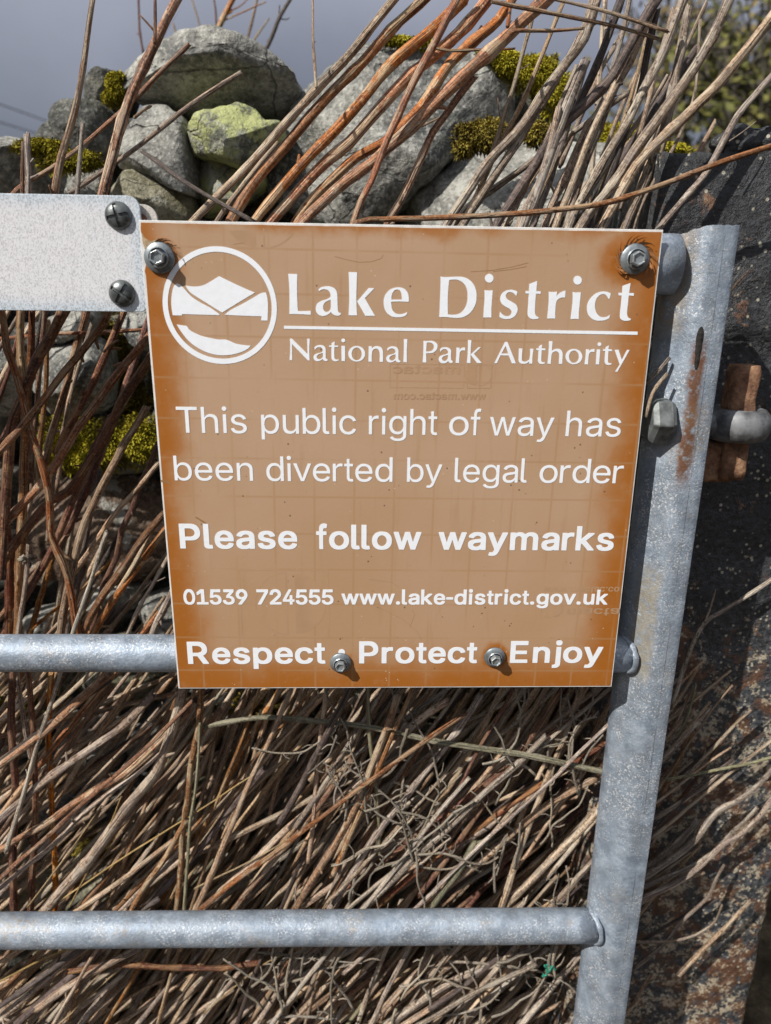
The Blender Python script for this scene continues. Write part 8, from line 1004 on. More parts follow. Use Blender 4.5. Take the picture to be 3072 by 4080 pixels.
STEMS = [
 # standing above the plate
 ([(62, 420), (60, 350), (57, 289)], 17, 13, 'grey', 0.10, 'short broken pale stem stub furthest left above the metal plate', G1),
 ([(49, 420), (50, 360), (50, 305)], 10, 7, 'brown', 0.12, 'thin broken stub tucked behind the leftmost stub above the plate', G1),
 ([(118, 420), (132, 340), (152, 275), (175, 180), (188, 90), (202, -10)], 19, 11, 'brown', (0.09, 0.12), 'tall straight tan brown stem rising into the sky at far left', G1),
 ([(168, 410), (173, 340), (178, 266)], 12, 9, 'grey', 0.10, 'short grey stub with a ragged top right of the tall tan stem', G1),
 ([(222, 420), (243, 340), (264, 262), (300, 165), (345, 72), (388, -10)], 23, 20, 'brown', (0.08, 0.12), 'thickest dark red brown stem above the plate, leaning right', G1, dict(twigs=[([(290, 252), (308, 241), (329, 231)], 8)])),
 ([(36, 412), (110, 365), (182, 310), (290, 215), (352, 150), (410, 97)], 10, 9, 'brown', 0.14, 'thin brown stem crossing behind at a slant, cut off before the boulder', G1),
 ([(150, 418), (260, 345), (320, 300), (384, 246), (440, 208), (522, 157)], 10, 11, 'tan', (0.10, 0.12), 'pale tan stem with a frayed tip in front of the lichened stone', G1, dict(twigs=[([(520, 158), (532, 172), (540, 186)], 2.5)])),
 ([(308, 328), (340, 350), (372, 375), (420, 405), (480, 440), (552, 480)], 9, 10, 'dark', (0.09, 0.06), 'blackish thin stem sloping down right to the top edge of the sign', G1),
 ([(335, 95), (335, 40), (334, -10)], 8, 6, 'red', 0.10, 'thin upright reddish shoot off the thick leaning stem', G1),
 ([(302, 32), (318, 50), (334, 68)], 4, 5, 'red', 0.10, 'tiny side shoot in the sky left of the thick leaning stem', G1),
 # orange group
 ([(415, 482), (490, 405), (562, 330), (622, 262), (684, 192), (740, 135), (785, 82), (833, 22), (868, -20)], 17, 19, 'tan', (0.075, 0.12), 'greyish peeling stem, leftmost of the slanting bunch above the sign', G2, dict(twigs=[([(684, 192), (681, 150), (678, 80), (675, -10)], 7)])),
 ([(468, 482), (515, 415), (565, 350), (600, 310)], 14, 10, 'tan', 0.14, 'pale short stem behind the foot of the slanting orange stems', G2),
 ([(497, 482), (540, 410), (600, 335), (655, 268), (720, 195), (780, 138), (845, 66), (905, 8), (935, -25)], 22, 23, 'orange', (0.08, 0.13), 'bright orange stem with a pale stripped foot, second of the slanting bunch', G2),
 ([(548, 482), (580, 440), (628, 383), (675, 330), (724, 282), (780, 220), (835, 150), (890, 100), (938, 62), (1010, -8)], 18, 25, 'orange', (0.075, 0.13), 'long orange stem crossing the boulder, third of the slanting bunch', G2),
 ([(583, 482), (620, 440), (668, 388), (710, 345), (755, 308), (800, 255), (838, 212), (890, 160), (952, 108), (1010, 50), (1060, -10)], 22, 26, 'orange', (0.08, 0.14), 'orange stem with bare patches just right of the boulder middle', G2),
 ([(638, 482), (675, 430), (716, 390), (772, 340), (843, 300), (880, 262), (912, 228), (940, 185), (968, 142), (1020, 92), (1075, 45), (1112, -10)], 20, 23, 'orange', (0.09, 0.14), 'knobbly orange stem kinked at the middle of the boulder', G2),
 ([(652, 480), (700, 435), (752, 390), (800, 355), (836, 322), (885, 280), (942, 222), (1002, 163), (1055, 115), (1105, 70), (1145, 32), (1190, -12)], 20, 29, 'orange', (0.065, 0.10), 'thickest glossy orange stem, lowest right of the slanting bunch', G2, dict(twigs=[([(1105, 72), (1122, 68), (1190, 66), (1259, 61)], 10), ([(1098, 60), (1100, 40), (1104, -5)], 10)])),
 ([(763, 482), (782, 430), (803, 390), (820, 345), (836, 302), (858, 255), (876, 215), (895, 175), (918, 132), (955, 62), (992, -10)], 13, 17, 'orange', (0.06, 0.08), 'slim orange stem crossing steeply over its thicker neighbours', G2),
 ([(836, 482), (862, 440), (885, 395), (912, 335), (935, 285), (962, 250), (995, 205), (1026, 166)], 18, 15, 'brown', (0.07, 0.10), 'curved brown grey stem with scaly bark low on the boulder', G2),
 ([(1180, -6), (1260, 12), (1350, 38), (1444, 68)], 7, 9, 'tan', 0.07, 'upper of two straight horizontal tan twigs at the top right', G2),
 ([(1062, 4), (1110, 14), (1180, 26), (1263, 42), (1345, 60), (1424, 83)], 10, 7, 'brown', 0.075, 'lower of two near horizontal brown twigs at the top right', G2),
 ([(925, 100), (970, 110), (1030, 108), (1112, 104)], 7, 5, 'brown', 0.12, 'small bent dark twig on the boulder top', G2),
 ([(770, 482), (830, 474), (868, 472), (960, 470), (1068, 465), (1190, 455), (1300, 441), (1380, 418), (1458, 390), (1560, 350), (1680, 312)], 12, 13, 'brown', (0.06, 0.055), 'long orange brown stem lying across just above the sign to the right edge', G2),
 ([(880, 285), (920, 270), (960, 250)], 6, 4, 'brown', 0.11, 'little side twig low on the right of the boulder', G2),
 # grey group
 ([(966, 482), (1010, 415), (1055, 350), (1113, 290), (1150, 240), (1185, 188), (1228, 130), (1263, 80), (1292, -10)], 18, 23, 'grey', (0.08, 0.12), 'pale grey stem at the left of the grey bunch', G3),
 ([(1003, 482), (1050, 410), (1103, 328), (1135, 280), (1162, 235)], 18, 16, 'grey', (0.08, 0.11), 'grey stem beside the leftmost of the grey bunch, ending at the moss', G3),
 ([(1058, 348), (1078, 290), (1093, 240), (1110, 190), (1128, 125), (1153, 30)], 11, 9, 'tan', 0.12, 'thin brownish stem with short spurs in front of the moss', G3, dict(twigs=[([(1084, 268), (1078, 240), (1076, 212)], 4), ([(1122, 148), (1132, 146), (1145, 136)], 3), ([(1080, 300), (1090, 285), (1098, 272)], 4)])),
 ([(1070, 492), (1108, 430), (1153, 362), (1203, 282), (1263, 228), (1300, 192), (1325, 163), (1355, 108), (1385, 52), (1425, -10)], 21, 23, 'dark', (0.08, 0.12), 'dark purplish stem running through the middle of the grey bunch', G3),
 ([(1130, 492), (1158, 420), (1183, 350), (1205, 285), (1228, 222), (1248, 170), (1266, 128)], 24, 22, 'grey', (0.075, 0.10), 'thick grey stem with a flat broken top', G3),
 ([(1178, 490), (1195, 440), (1215, 398), (1240, 340), (1268, 280), (1300, 235), (1328, 190), (1362, 130), (1400, 45), (1420, -8)], 18, 20, 'grey', (0.10, 0.13), 'ridged grey stem right of the broken topped one', G3),
 ([(1228, 492), (1250, 440), (1275, 398), (1305, 345), (1335, 298), (1362, 252), (1383, 210), (1410, 160), (1435, 112), (1480, -10)], 18, 22, 'grey', (0.085, 0.11), 'grey stem crossed by the long orange stem', G3),
 ([(1250, 496), (1285, 445), (1325, 398), (1370, 330), (1413, 270), (1458, 205), (1498, 150), (1540, 80), (1578, -10)], 23, 24, 'grey', (0.07, 0.09), 'stout grey stem with small holes leaning to the top right', G3),
 ([(1300, 496), (1338, 425), (1375, 358), (1425, 305), (1473, 260), (1512, 220), (1550, 183), (1610, 110), (1675, 28)], 21, 24, 'tan', (0.065, 0.08), 'pale thick stem leaning furthest right in the bunch', G3),
 ([(1350, 494), (1372, 445), (1390, 405), (1408, 355), (1424, 300), (1440, 245), (1453, 190), (1470, 110), (1486, 20)], 18, 20, 'grey', (0.11, 0.14), 'upright grey stem behind the thick pale one', G3),
 ([(1420, 500), (1470, 438), (1525, 374), (1560, 312), (1594, 250), (1630, 208), (1675, 158)], 15, 15, 'grey', (0.075, 0.085), 'lone thin grey stem in front of the black iron post', G3, dict(twigs=[([(1578, 302), (1605, 285), (1635, 263)], 3)])),
 ([(1395, 425), (1430, 365), (1465, 300), (1488, 245), (1503, 190), (1510, 110), (1513, 42)], 10, 7, 'grey', 0.12, 'slender grey twig with a bare tip against the trees', G3),
 ([(1120, 490), (1140, 440), (1175, 370), (1207, 230)], 17, 13, 'tan', 0.09, 'split tan stem at the heart of the grey bunch', G3),
 ([(1200, 490), (1232, 410), (1262, 330), (1290, 262), (1330, 180)], 15, 15, 'tan', 0.095, 'tan stem showing through the middle of the grey bunch', G3),
 ([(1275, 492), (1300, 420), (1330, 350), (1352, 280), (1382, 200), (1400, 110), (1420, 20)], 16, 15, 'dark', 0.13, 'dark stem deep in the right of the grey bunch', G3),
 ([(1240, 250), (1290, 140), (1320, 60), (1345, -10)], 17, 17, 'dark', 0.13, 'dark upright stem high in the grey bunch', G3),
 ([(1163, 240), (1215, 150), (1262, 55), (1280, -10)], 15, 12, 'grey', 0.14, 'grey stem leaning up left of the dark upright one', G3),
 # left, plate to middle rail
 ([(3, 660), (8, 705), (15, 755), (37, 817), (50, 870), (70, 941), (94, 1013), (107, 1085), (111, 1160), (137, 1221), (156, 1296), (172, 1400)], 15, 17, 'orange', (0.085, 0.07), 'orange red stem bending down right in front of the left stems', G4),
 ([(45, 660), (44, 755), (54, 842), (55, 920), (50, 1010), (48, 1100), (42, 1230), (38, 1400)], 17, 19, 'brown', (0.12, 0.12), 'upright brown stem second from the left edge below the plate', G4),
 ([(69, 660), (67, 760), (61, 850), (60, 920), (48, 1030)], 15, 15, 'red', (0.13, 0.14), 'dark upright stem behind the brown one below the plate', G4),
 ([(138, 660), (122, 700), (107, 730), (82, 772), (62, 820), (48, 860), (25, 920), (18, 1000), (10, 1110), (4, 1250)], 22, 20, 'red', (0.09, 0.08), 'thick dark stem crossing down left below the plate', G4),
 ([(240, 660), (222, 700), (200, 730), (170, 768), (140, 802), (105, 848), (70, 892), (35, 935), (-10, 985)], 17, 15, 'brown', (0.075, 0.07), 'sunlit orange and grey stem slanting below the plate screws', G4),
 ([(-20, 734), (60, 727), (125, 722), (220, 718), (340, 711)], 8, 9, 'orange', 0.20, 'level pale orange twig behind the stems under the plate', G4),
 ([(340, 700), (315, 735), (270, 790), (240, 830), (212, 867), (172, 920), (140, 974), (94, 1042), (50, 1090), (0, 1142), (-20, 1165)], 17, 18, 'brown', (0.10, 0.09), 'long brown stem from behind the sign down to the left edge', G4),
 ([(345, 745), (300, 812), (262, 868), (235, 935), (195, 994), (150, 1060), (110, 1082), (60, 1140), (-15, 1240)], 19, 20, 'red', (0.11, 0.10), 'dark red brown stem running parallel under the long brown stem', G4),
 ([(318, 880), (293, 922), (270, 955), (254, 987), (230, 1030), (208, 1075), (188, 1120), (172, 1165), (158, 1225), (138, 1310), (128, 1400)], 15, 17, 'tan', (0.085, 0.08), 'bent stem with a bright grey sunlit middle left of the sign', G4),
 ([(342, 955), (326, 1000), (312, 1032), (296, 1070), (283, 1104), (262, 1150), (254, 1199), (225, 1270), (190, 1400)], 12, 13, 'red', (0.12, 0.12), 'thin dark stem close to the left edge of the sign', G4),
 ([(358, 1105), (320, 1150), (286, 1199), (250, 1250), (212, 1303), (165, 1400)], 15, 17, 'brown', (0.08, 0.075), 'orange tan stem emerging from the sign edge towards the middle rail', G4),
 ([(362, 1140), (330, 1180), (293, 1231), (265, 1270), (241, 1303), (180, 1400)], 14, 15, 'orange', (0.10, 0.10), 'second orange tan stem just below the first at the sign edge', G4),
 ([(366, 1198), (345, 1235), (325, 1273), (300, 1315), (262, 1400)], 8, 9, 'grey', (0.075, 0.07), 'thin grey twig with a side spur low beside the sign', G4, dict(twigs=[([(333, 1258), (345, 1255), (358, 1248)], 4)])),
 ([(378, 1265), (362, 1300), (335, 1355), (318, 1400)], 14, 15, 'grey', 0.08, 'short grey stem at the lower left corner of the sign', G4),
 ([(62, 1178), (59, 1215), (50, 1285), (39, 1365), (35, 1420), (42, 1500), (68, 1640)], 9, 12, 'grey', (0.10, 0.085), 'grey ribbed stalk carrying the seed head', G4),
 ([(20, 935), (13, 1020), (10, 1117), (20, 1215), (22, 1410)], 19, 20, 'red', 0.13, 'dark upright stem at the left edge beside the orange red one', G4),
 ([(240, 900), (215, 950), (189, 1003), (160, 1075), (130, 1150), (98, 1215), (55, 1290), (5, 1370)], 15, 16, 'red', 0.13, 'red brown stem sloping across the reddish stone', G4),
 ([(252, 1202), (205, 1245), (163, 1283), (110, 1325), (60, 1366)], 6, 8, 'orange', 0.15, 'thin orange stem low over the dark gap left of the sign', G4),
 ([(105, 690), (102, 760), (98, 860), (85, 960), (80, 1060)], 10, 12, 'brown', 0.18, 'thin shaded stem in front of the large pale stone', G4),
 ([(255, 735), (238, 745), (225, 760)], 5, 6, 'brown', 0.09, 'tiny spur near the level orange twig', G4),
 # under the sign
 ([(60, 2010), (103, 1962), (150, 1905), (195, 1855), (235, 1800), (273, 1747), (310, 1702), (342, 1659), (368, 1590), (392, 1505), (398, 1470)], 24, 22, 'tan', (0.06, 0.06), 'thickest pale stem in the tangle, left of the sign bottom corner', G5),
 ([(-20, 1668), (40, 1625), (98, 1581), (150, 1535), (195, 1493), (240, 1450)], 16, 17, 'brown', 0.052, 'brown stem going down to the left edge right under the middle rail', G5),
 ([(-20, 1790), (40, 1735), (88, 1693), (150, 1650), (210, 1610), (273, 1562), (330, 1500)], 16, 18, 'grey', 0.058, 'grey stem parallel to the brown one at the left edge', G5),
 ([(-20, 1850), (40, 1812), (98, 1781), (150, 1742), (205, 1708), (240, 1690), (273, 1669), (330, 1615), (378, 1568), (420, 1520)], 14, 16, 'brown', (0.065, 0.07), 'wavy orange tan stem under the left of the sign', G5),
 ([(-20, 1935), (40, 1885), (98, 1840), (140, 1800), (176, 1762), (235, 1715), (293, 1674), (350, 1625)], 10, 9, 'grey', 0.06, 'thin light grey stem reaching the left edge above the lowest rail', G5),
 ([(380, 1990), (391, 1880), (394, 1806), (406, 1730), (412, 1659), (430, 1570), (434, 1480)], 13, 15, 'brown', (0.058, 0.06), 'nearly upright reddish stem under the left corner of the sign', G5),
 ([(398, 1980), (404, 1880), (412, 1780), (425, 1680), (432, 1560)], 7, 6, 'green', 0.056, 'thin upright stalk hugging the reddish upright stem', G5),
 ([(280, 1975), (310, 1920), (352, 1864), (380, 1812), (402, 1770)], 14, 13, 'brown', 0.058, 'short pinkish brown stem leaning into the upright reddish stem', G5),
 ([(430, 1985), (480, 1925), (537, 1874), (595, 1815), (649, 1767), (690, 1742), (732, 1723), (775, 1690), (813, 1654), (845, 1615), (880, 1578), (920, 1545), (970, 1515)], 15, 18, 'tan', (0.06, 0.07), 'long bowed stem climbing from the lowest rail to the sign middle', G5),
 ([(490, 1985), (540, 1920), (590, 1860), (645, 1800), (700, 1725), (760, 1640)], 14, 14, 'brown', 0.058, 'brown stem just below the long bowed stem', G5),
 ([(620, 1995), (655, 1935), (693, 1874), (730, 1815), (762, 1757), (785, 1705), (803, 1659), (830, 1590), (860, 1500)], 17, 17, 'brown', 0.052, 'rough brown stem steeply rising under the sign middle', G5),
 ([(444, 1570), (520, 1556), (590, 1550), (700, 1560), (800, 1572), (880, 1588), (963, 1606), (1050, 1618), (1139, 1632), (1230, 1652), (1330, 1674)], 11, 14, 'green', (0.062, 0.047), 'level greenish branch running across under the sign to the post', G5),
 ([(793, 1480), (795, 1540), (799, 1600), (807, 1660), (814, 1720), (820, 1850)], 9, 7, 'green', 0.058, 'thin upright greenish stalk crossing the level branch', G5),
 ([(930, 1965), (955, 1930), (985, 1890), (1010, 1850), (1030, 1820)], 13, 16, 'green', 0.052, 'snapped mossy stub above the lowest rail, right of middle', G5, dict(twigs=[([(1028, 1824), (1042, 1818), (1052, 1828)], 10)])),
 ([(690, 2000), (760, 1890), (800, 1820), (850, 1755), (910, 1680), (960, 1615), (1000, 1560), (1040, 1500)], 15, 14, 'grey', 0.058, 'straight grey stem right of the sign middle', G5),
 ([(760, 1990), (830, 1920), (900, 1850), (970, 1790), (1040, 1720), (1110, 1660), (1180, 1590)], 16, 14, 'grey', 0.052, 'pale grey stem rising to the right below the level branch', G5),
 ([(880, 1990), (960, 1920), (1040, 1860), (1120, 1790), (1200, 1730), (1290, 1680)], 16, 15, 'tan', 0.058, 'sunlit tan stem in the right of the tangle', G5),
 ([(1060, 1990), (1130, 1920), (1200, 1850), (1260, 1790), (1320, 1720)], 16, 15, 'tan', 0.058, 'tan stem next to the gate post above the lowest rail', G5),
 ([(820, 2230), (900, 2170), (980, 2120), (1050, 2090), (1125, 2058), (1160, 2045)], 17, 16, 'grey', 0.06, 'pale split stem under the lowest rail near the green twine', G5),
 ([(150, 2100), (260, 2085), (370, 2090), (480, 2092), (560, 2080)], 12, 12, 'red', 0.058, 'level reddish stem under the left of the lowest rail', G5),
 ([(80, 2180), (150, 2130), (230, 2085), (300, 2050)], 15, 15, 'tan', 0.052, 'brown tan stem under the lowest rail at left', G5),
 ([(950, 2078), (1020, 2080), (1100, 2090), (1170, 2100), (1230, 2130), (1262, 2170)], 5, 4, 'twig', 0.058, 'thin arched pale twig over the green twine', G5),
 ([(30, 1440), (24, 1560), (33, 1700), (27, 1850), (32, 1980)], 15, 17, 'red', 0.09, 'upright dark red cane nearest the left edge under the middle rail', G5),
 ([(62, 1450), (73, 1600), (77, 1750), (70, 1880), (66, 1990)], 12, 14, 'red', 0.075, 'upright red brown cane second from the left edge under the middle rail', G5),
 ([(112, 1450), (105, 1600), (112, 1750), (120, 1900), (118, 1990)], 12, 13, 'orange', 0.085, 'upright orange brown cane third from the left edge under the middle rail', G5),
 # right of the post
 ([(1680, 1244), (1610, 1290), (1553, 1324), (1522, 1345), (1492, 1401), (1466, 1482), (1450, 1530)], 9, 10, 'grey', 0.085, 'brown grey twig bent down behind the post from the right edge', G7, dict(twigs=[([(1522, 1345), (1535, 1310), (1547, 1274)], 6)])),
 ([(1503, 1478), (1490, 1530), (1471, 1584), (1443, 1640)], 6, 8, 'green', 0.085, 'short greenish shoot in the shadow beside the gate post', G7),
 ([(1494, 1582), (1472, 1630), (1446, 1681), (1420, 1740)], 11, 12, 'brown', 0.08, 'short brown stub in the shadow beside the gate post', G7),
 ([(1690, 1630), (1620, 1650), (1563, 1661), (1510, 1672), (1440, 1684)], 6, 7, 'green', 0.075, 'thin pale green level twig right of the gate post', G7),
 ([(1585, 1644), (1556, 1670), (1527, 1696), (1480, 1728), (1410, 1770)], 8, 11, 'grey', 0.08, 'pale forked stem pointing up right beside the gate post', G7),
 ([(1690, 1640), (1650, 1685), (1619, 1712), (1585, 1735), (1553, 1752), (1525, 1785), (1502, 1814), (1460, 1850), (1380, 1905)], 11, 17, 'grey', 0.075, 'upper thick curving tan stem right of the gate post', G7),
 ([(1690, 1690), (1650, 1755), (1624, 1783), (1595, 1807), (1563, 1824), (1530, 1855), (1502, 1880), (1455, 1910), (1370, 1950)], 9, 16, 'grey', 0.07, 'lower thick curving tan stem right of the gate post', G7),
 ([(1636, 1745), (1610, 1775), (1583, 1798), (1555, 1828), (1522, 1855), (1470, 1882), (1380, 1920)], 9, 13, 'grey', 0.082, 'middle curving grey stem ending in a point right of the gate post', G7),
 ([(1565, 1868), (1545, 1905), (1532, 1936), (1500, 1968), (1466, 1997), (1436, 2038), (1369, 2094)], 6, 9, 'grey', 0.075, 'crooked thin stem low beside the gate post', G7),
 ([(1560, 1955), (1548, 1985), (1532, 2002), (1503, 2020), (1471, 2030), (1430, 2035), (1370, 2036)], 4, 7, 'grey', 0.07, 'small hooked stem lowest beside the gate post', G7),
 ([(1508, 1772), (1485, 1800), (1461, 1824), (1430, 1850), (1380, 1890)], 17, 18, 'grey', 0.085, 'thick split grey stem end against the gate post', G7),
 ([(1395, 832), (1420, 805), (1446, 774)], 9, 9, 'grey', 0.012, 'upper short grey twig wedged between sign and post', G7),
 ([(1396, 900), (1404, 865), (1418, 835), (1442, 808)], 9, 9, 'tan', 0.004, 'curved tan twig in front of the steel nut', G7),
 ([(1365, 1180), (1378, 1160), (1392, 1140)], 8, 8, 'dark', 0.06, 'short dark twig end at the right edge of the sign', G7),
 # beyond the wall
 ([(458, 100), (475, 55), (508, -10)], 12, 11, 'orange', 0.85, 'blurred orange sapling above the arched stone', G6, dict(twigs=[([(480, 45), (520, 28), (575, 4)], 4), ([(490, 25), (520, 12), (540, -8)], 4)])),
 ([(527, 110), (542, 55), (558, -10)], 7, 5, 'tan', 0.90, 'thin pale sapling right of the orange sapling', G6),
 ([(565, 125), (588, 80), (605, 35), (632, -8)], 9, 8, 'dark', 0.80, 'dark bare sapling above the right of the arched stone', G6, dict(twigs=[([(590, 78), (600, 55), (604, 10)], 4), ([(605, 40), (618, 42), (625, 38)], 3)])),
 ([(440, 95), (430, 50), (412, -10)], 4, 4, 'tan', 0.95, 'hair thin pale sapling left of the orange sapling', G6),
 ([(310, 115), (302, 60), (299, -10)], 5, 4, 'red', 0.95, 'thin blurred reddish sapling behind the thick leaning stem', G6),
 ([(388, 110), (380, 75), (374, 50)], 6, 4, 'tan', 0.9, 'short pale sapling left over the arched stone', G6),
 ([(540, 100), (560, 70), (582, 40)], 4, 3, 'straw', 0.95, 'pale straw coloured sapling leaning right over the arched stone', G6),
 ([(468, 60), (466, 20), (460, -10)], 4, 4, 'red', 0.95, 'thin upright sapling crossing the orange one', G6),
]

for row in STEMS: stem(*row[:7], **(row[7] if len(row) > 7 else {}))

# random stems that follow the lie of the thicket
FLOW = [(60, 1500, 52), (250, 1560, 46), (120, 1700, 44), (330, 1720, 52), (450, 1560, 66), (450, 1750, 62), (600, 1600, 57), (750, 1600, 58), (900, 1600, 54), (1050, 1600, 54), (1230, 1560, 60), (1150, 1750, 50), (1270, 1780, 48), (100, 1880, 42), (300, 1900, 52), (500, 1870, 56), (700, 1870, 55), (900, 1850, 47), (1050, 1850, 46), (1250, 1900, 44), (60, 2120, 40), (300, 2130, 36), (480, 2120, 56), (650, 2120, 54), (900, 2110, 42), (1100, 2100, 38), (1230, 2150, 44), (60, 800, 76), (250, 850, 60), (60, 1100, 72), (250, 1100, 62), (150, 1300, 66), (340, 1300, 60), (1450, 1700, 48), (1420, 1950, 36), (1100, 450, 56), (1200, 300, 58), (1350, 200, 66), (1400, 450, 62), (1550, 200, 58)]
def flow(u, v):
    s = a = 0
    for (x, y, g_) in FLOW:
        w_ = 1 / (60 + (x - u) ** 2 + (y - v) ** 2) ** 1.5; s += w_; a += w_ * g_
    return a / s
rnd = random.Random(2024)
def rnd_path(u, v, length, dev):
    a = flow(u, v) + rnd.gauss(0, dev); cur = rnd.gauss(0, 4); pts = []; x, y = u, v
    n = 6
    for side in (-1, 1):
        x, y = u, v; seg = []
        for k in range(n // 2):
            ang = math.radians(a + cur * (k + 0.5) * side / 3 + rnd.gauss(0, 1.3)); x += side * math.cos(ang) * length / n; y -= side * math.sin(ang) * length / n; seg.append((x, y))
        pts = (seg[::-1] + [(u, v)]) if side < 0 else pts + seg
    return pts
def pick(u, v):
    r = rnd.random()
    if v < 520: return 'grey' if r < 0.75 else ('tan' if r < 0.9 else 'dark')
    if v < 1460: return 'red' if r < 0.45 else ('brown' if r < 0.8 else 'dark')
    if v > 2040: return 'tan' if r < 0.5 else ('grey' if r < 0.8 else ('green' if r < 0.92 else 'dark'))
    f = u / 1300
    if r < 0.12: return 'dark'
    if r < 0.12 + 0.6 * max(0, 0.75 - f): return 'brown'
    if r < 0.2 + 0.55 * max(0, 0.62 - f): return 'red'
    return rnd.choice(['tan', 'tan', 'tan', 'grey', 'twig'])
REG = {  # name: u0, u1, v0, v1, count, w range, length range, label
    'low': (-40, 1300, 1480, 1990, 98, (8, 16), (480, 1000), 'dry woody stem in the thick tangle between the sign and the lowest rail'),
    'bottom': (-40, 1290, 2020, 2260, 66, (7, 16), (360, 820), 'pale dry stem in the mat below the lowest rail'),
    'left': (-30, 350, 700, 1400, 12, (10, 17), (320, 700), 'thin reddish dead stem between the metal plate and the middle rail'),
    'upper': (1110, 1440, 80, 480, 9, (10, 19), (380, 700), 'grey weathered stem in the bunch above the right of the sign'),
    'right': (1400, 1570, 1560, 2050, 12, (6, 11), (200, 380), 'pale stem end poking out beside the gate post')}
for key, (u0, u1, v0, v1, cnt, wr, lr, lab) in REG.items():
    for k in range(cnt):
        u = rnd.uniform(u0, u1); v = rnd.uniform(v0, v1); Y = (0.050 + 0.15 * rnd.random() ** 1.5) if key != 'right' else rnd.uniform(0.075, 0.09)
        if key == 'left': Y = rnd.uniform(0.12, 0.22)
        if key == 'upper': Y = rnd.uniform(0.10, 0.20)
        ww = rnd.uniform(*wr); pts = rnd_path(u, v, rnd.uniform(*lr), 9.5 if key != 'right' else 5)
        if key in ('low', 'bottom') and max(p[0] for p in pts) > 1330: pts = [(p[0] - (max(q[0] for q in pts) - 1330), p[1]) for p in pts]
        if key == 'right': pts = [(max(p[0], 1330), p[1]) for p in pts]
        if key == 'upper' and min(p[1] for p in pts) > 40 and rnd.random() < 0.5: pts = [(p[0], p[1] - 60) for p in pts]
        stem(pts, ww * rnd.uniform(0.95, 1.15), ww * rnd.uniform(0.7, 0.95), pick(u, v), (Y, min(0.23, Y + rnd.uniform(-0.015, 0.03))) if key != 'right' else Y, lab, 'random ' + key if False else {'low': G5, 'bottom': 'stems below the lowest rail', 'left': G4, 'upper': G3, 'right': G7}[key], seg=8)
# thinner crooked twigs
def twig_path(u, v, length, a0, wander):
    pts = [(u, v)]; a = a0; x, y = u, v; n = max(4, int(length / 22))
    for k in range(n):
        a += rnd.gauss(0, wander); x += math.cos(math.radians(a)) * length / n; y -= math.sin(math.radians(a)) * length / n; pts.append((x, y))
    return pts
for k in range(86):
    if k < 50: u, v = rnd.uniform(700, 1290), rnd.uniform(1560, 1960)
    else: u, v = rnd.uniform(500, 1270), rnd.uniform(2030, 2230)
    L = rnd.uniform(90, 260); a0 = rnd.choice([95, 70, 110, 30, 250, 15]) + rnd.gauss(0, 14)
    p = twig_path(u, v, L, a0, 13); tw = []
    for q in p[1:-1]:
        if rnd.random() < 0.55:
            aa = a0 + rnd.choice([-1, 1]) * rnd.uniform(35, 80); l2 = rnd.uniform(10, 34); tw.append(([q, (q[0] + math.cos(math.radians(aa)) * l2 * 0.5, q[1] - math.sin(math.radians(aa)) * l2 * 0.5), (q[0] + math.cos(math.radians(aa + 18)) * l2, q[1] - math.sin(math.radians(aa + 18)) * l2)], rnd.uniform(2.6, 4)))
    mx_ = max(q[0] for q in p)
    if mx_ > 1320: continue
    stem(p, rnd.uniform(4.5, 7), rnd.uniform(2.5, 4), 'twig', rnd.uniform(0.046, 0.058), 'crooked pale twig with short spurs lying over the tangle of stems', 'crooked twigs over the stems', twigs=tw, cat='twig', name='crooked_twig', jit=0.002, knots=True, seg=7)
# everything further back in the thicket
buf = ([], [], [], [])
for (u0, u1, v0, v1, cnt, wr, lr) in ((-560, -40, 900, 2200, 110, (7, 15), (360, 760)), (-60, 1330, 1480, 1990, 230, (6, 13), (360, 760)), (-60, 1330, 2000, 2320, 210, (6, 13), (300, 700)), (-40, 360, 720, 1440, 8, (9, 16), (300, 600)), (380, 1330, 1380, 1700, 60, (9, 17), (300, 600)), (1380, 1480, 1500, 2000, 18, (6, 10), (160, 300)), (1090, 1440, 200, 520, 14, (8, 14), (300, 600))):
    for k in range(cnt):
        u = rnd.uniform(u0, u1); v = rnd.uniform(v0, v1); Y = rnd.uniform(0.10, 0.28); ww = rnd.uniform(*wr)
        if u0 > 1300: Y = 0.092
        SEED[0] += 1; path, R = px_path(rnd_path(u, v, rnd.uniform(*lr), 10), Y, Y + rnd.uniform(-0.02, 0.02) * (u0 < 1300), ww, ww * 0.8, SEED[0], per=0.014)
        tube_mesh(path, R, SEED[0], seg=7, knots=True, buf=buf, tint=rnd.random())
o = mesh_obj('stem_thicket', buf[0], buf[1], M['tan'], None, True, buf[2], buf[3]); tag(o, 'dense mass of dead stems deep behind the gate rails', 'thicket', kind='stuff')
# fine dry straws
for pts, wd in (([(112, 1957), (303, 1830), (440, 1745), (547, 1674)], 4.5), ([(384, 1500), (370, 1560), (350, 1640), (322, 1710)], 5), ([(394, 1496), (382, 1560), (362, 1650)], 4.5), ([(60, 1960), (150, 1840), (220, 1740)], 4.5), ([(150, 1960), (230, 1800), (262, 1720)], 4), ([(420, 1920), (560, 1850), (680, 1780)], 4), ([(0, 2120), (120, 2060), (240, 2030)], 4), ([(130, 2212), (240, 2110), (330, 2040)], 4), ([(440, 2190), (560, 2090), (620, 2060)], 4)):
    stem(pts, wd, wd * 0.7, 'straw', 0.058, 'thin straight yellow straw crossing in front of the brown stems', 'yellow straws', cat='straw', name='straw', knots=False, seg=6, jit=0.0006)
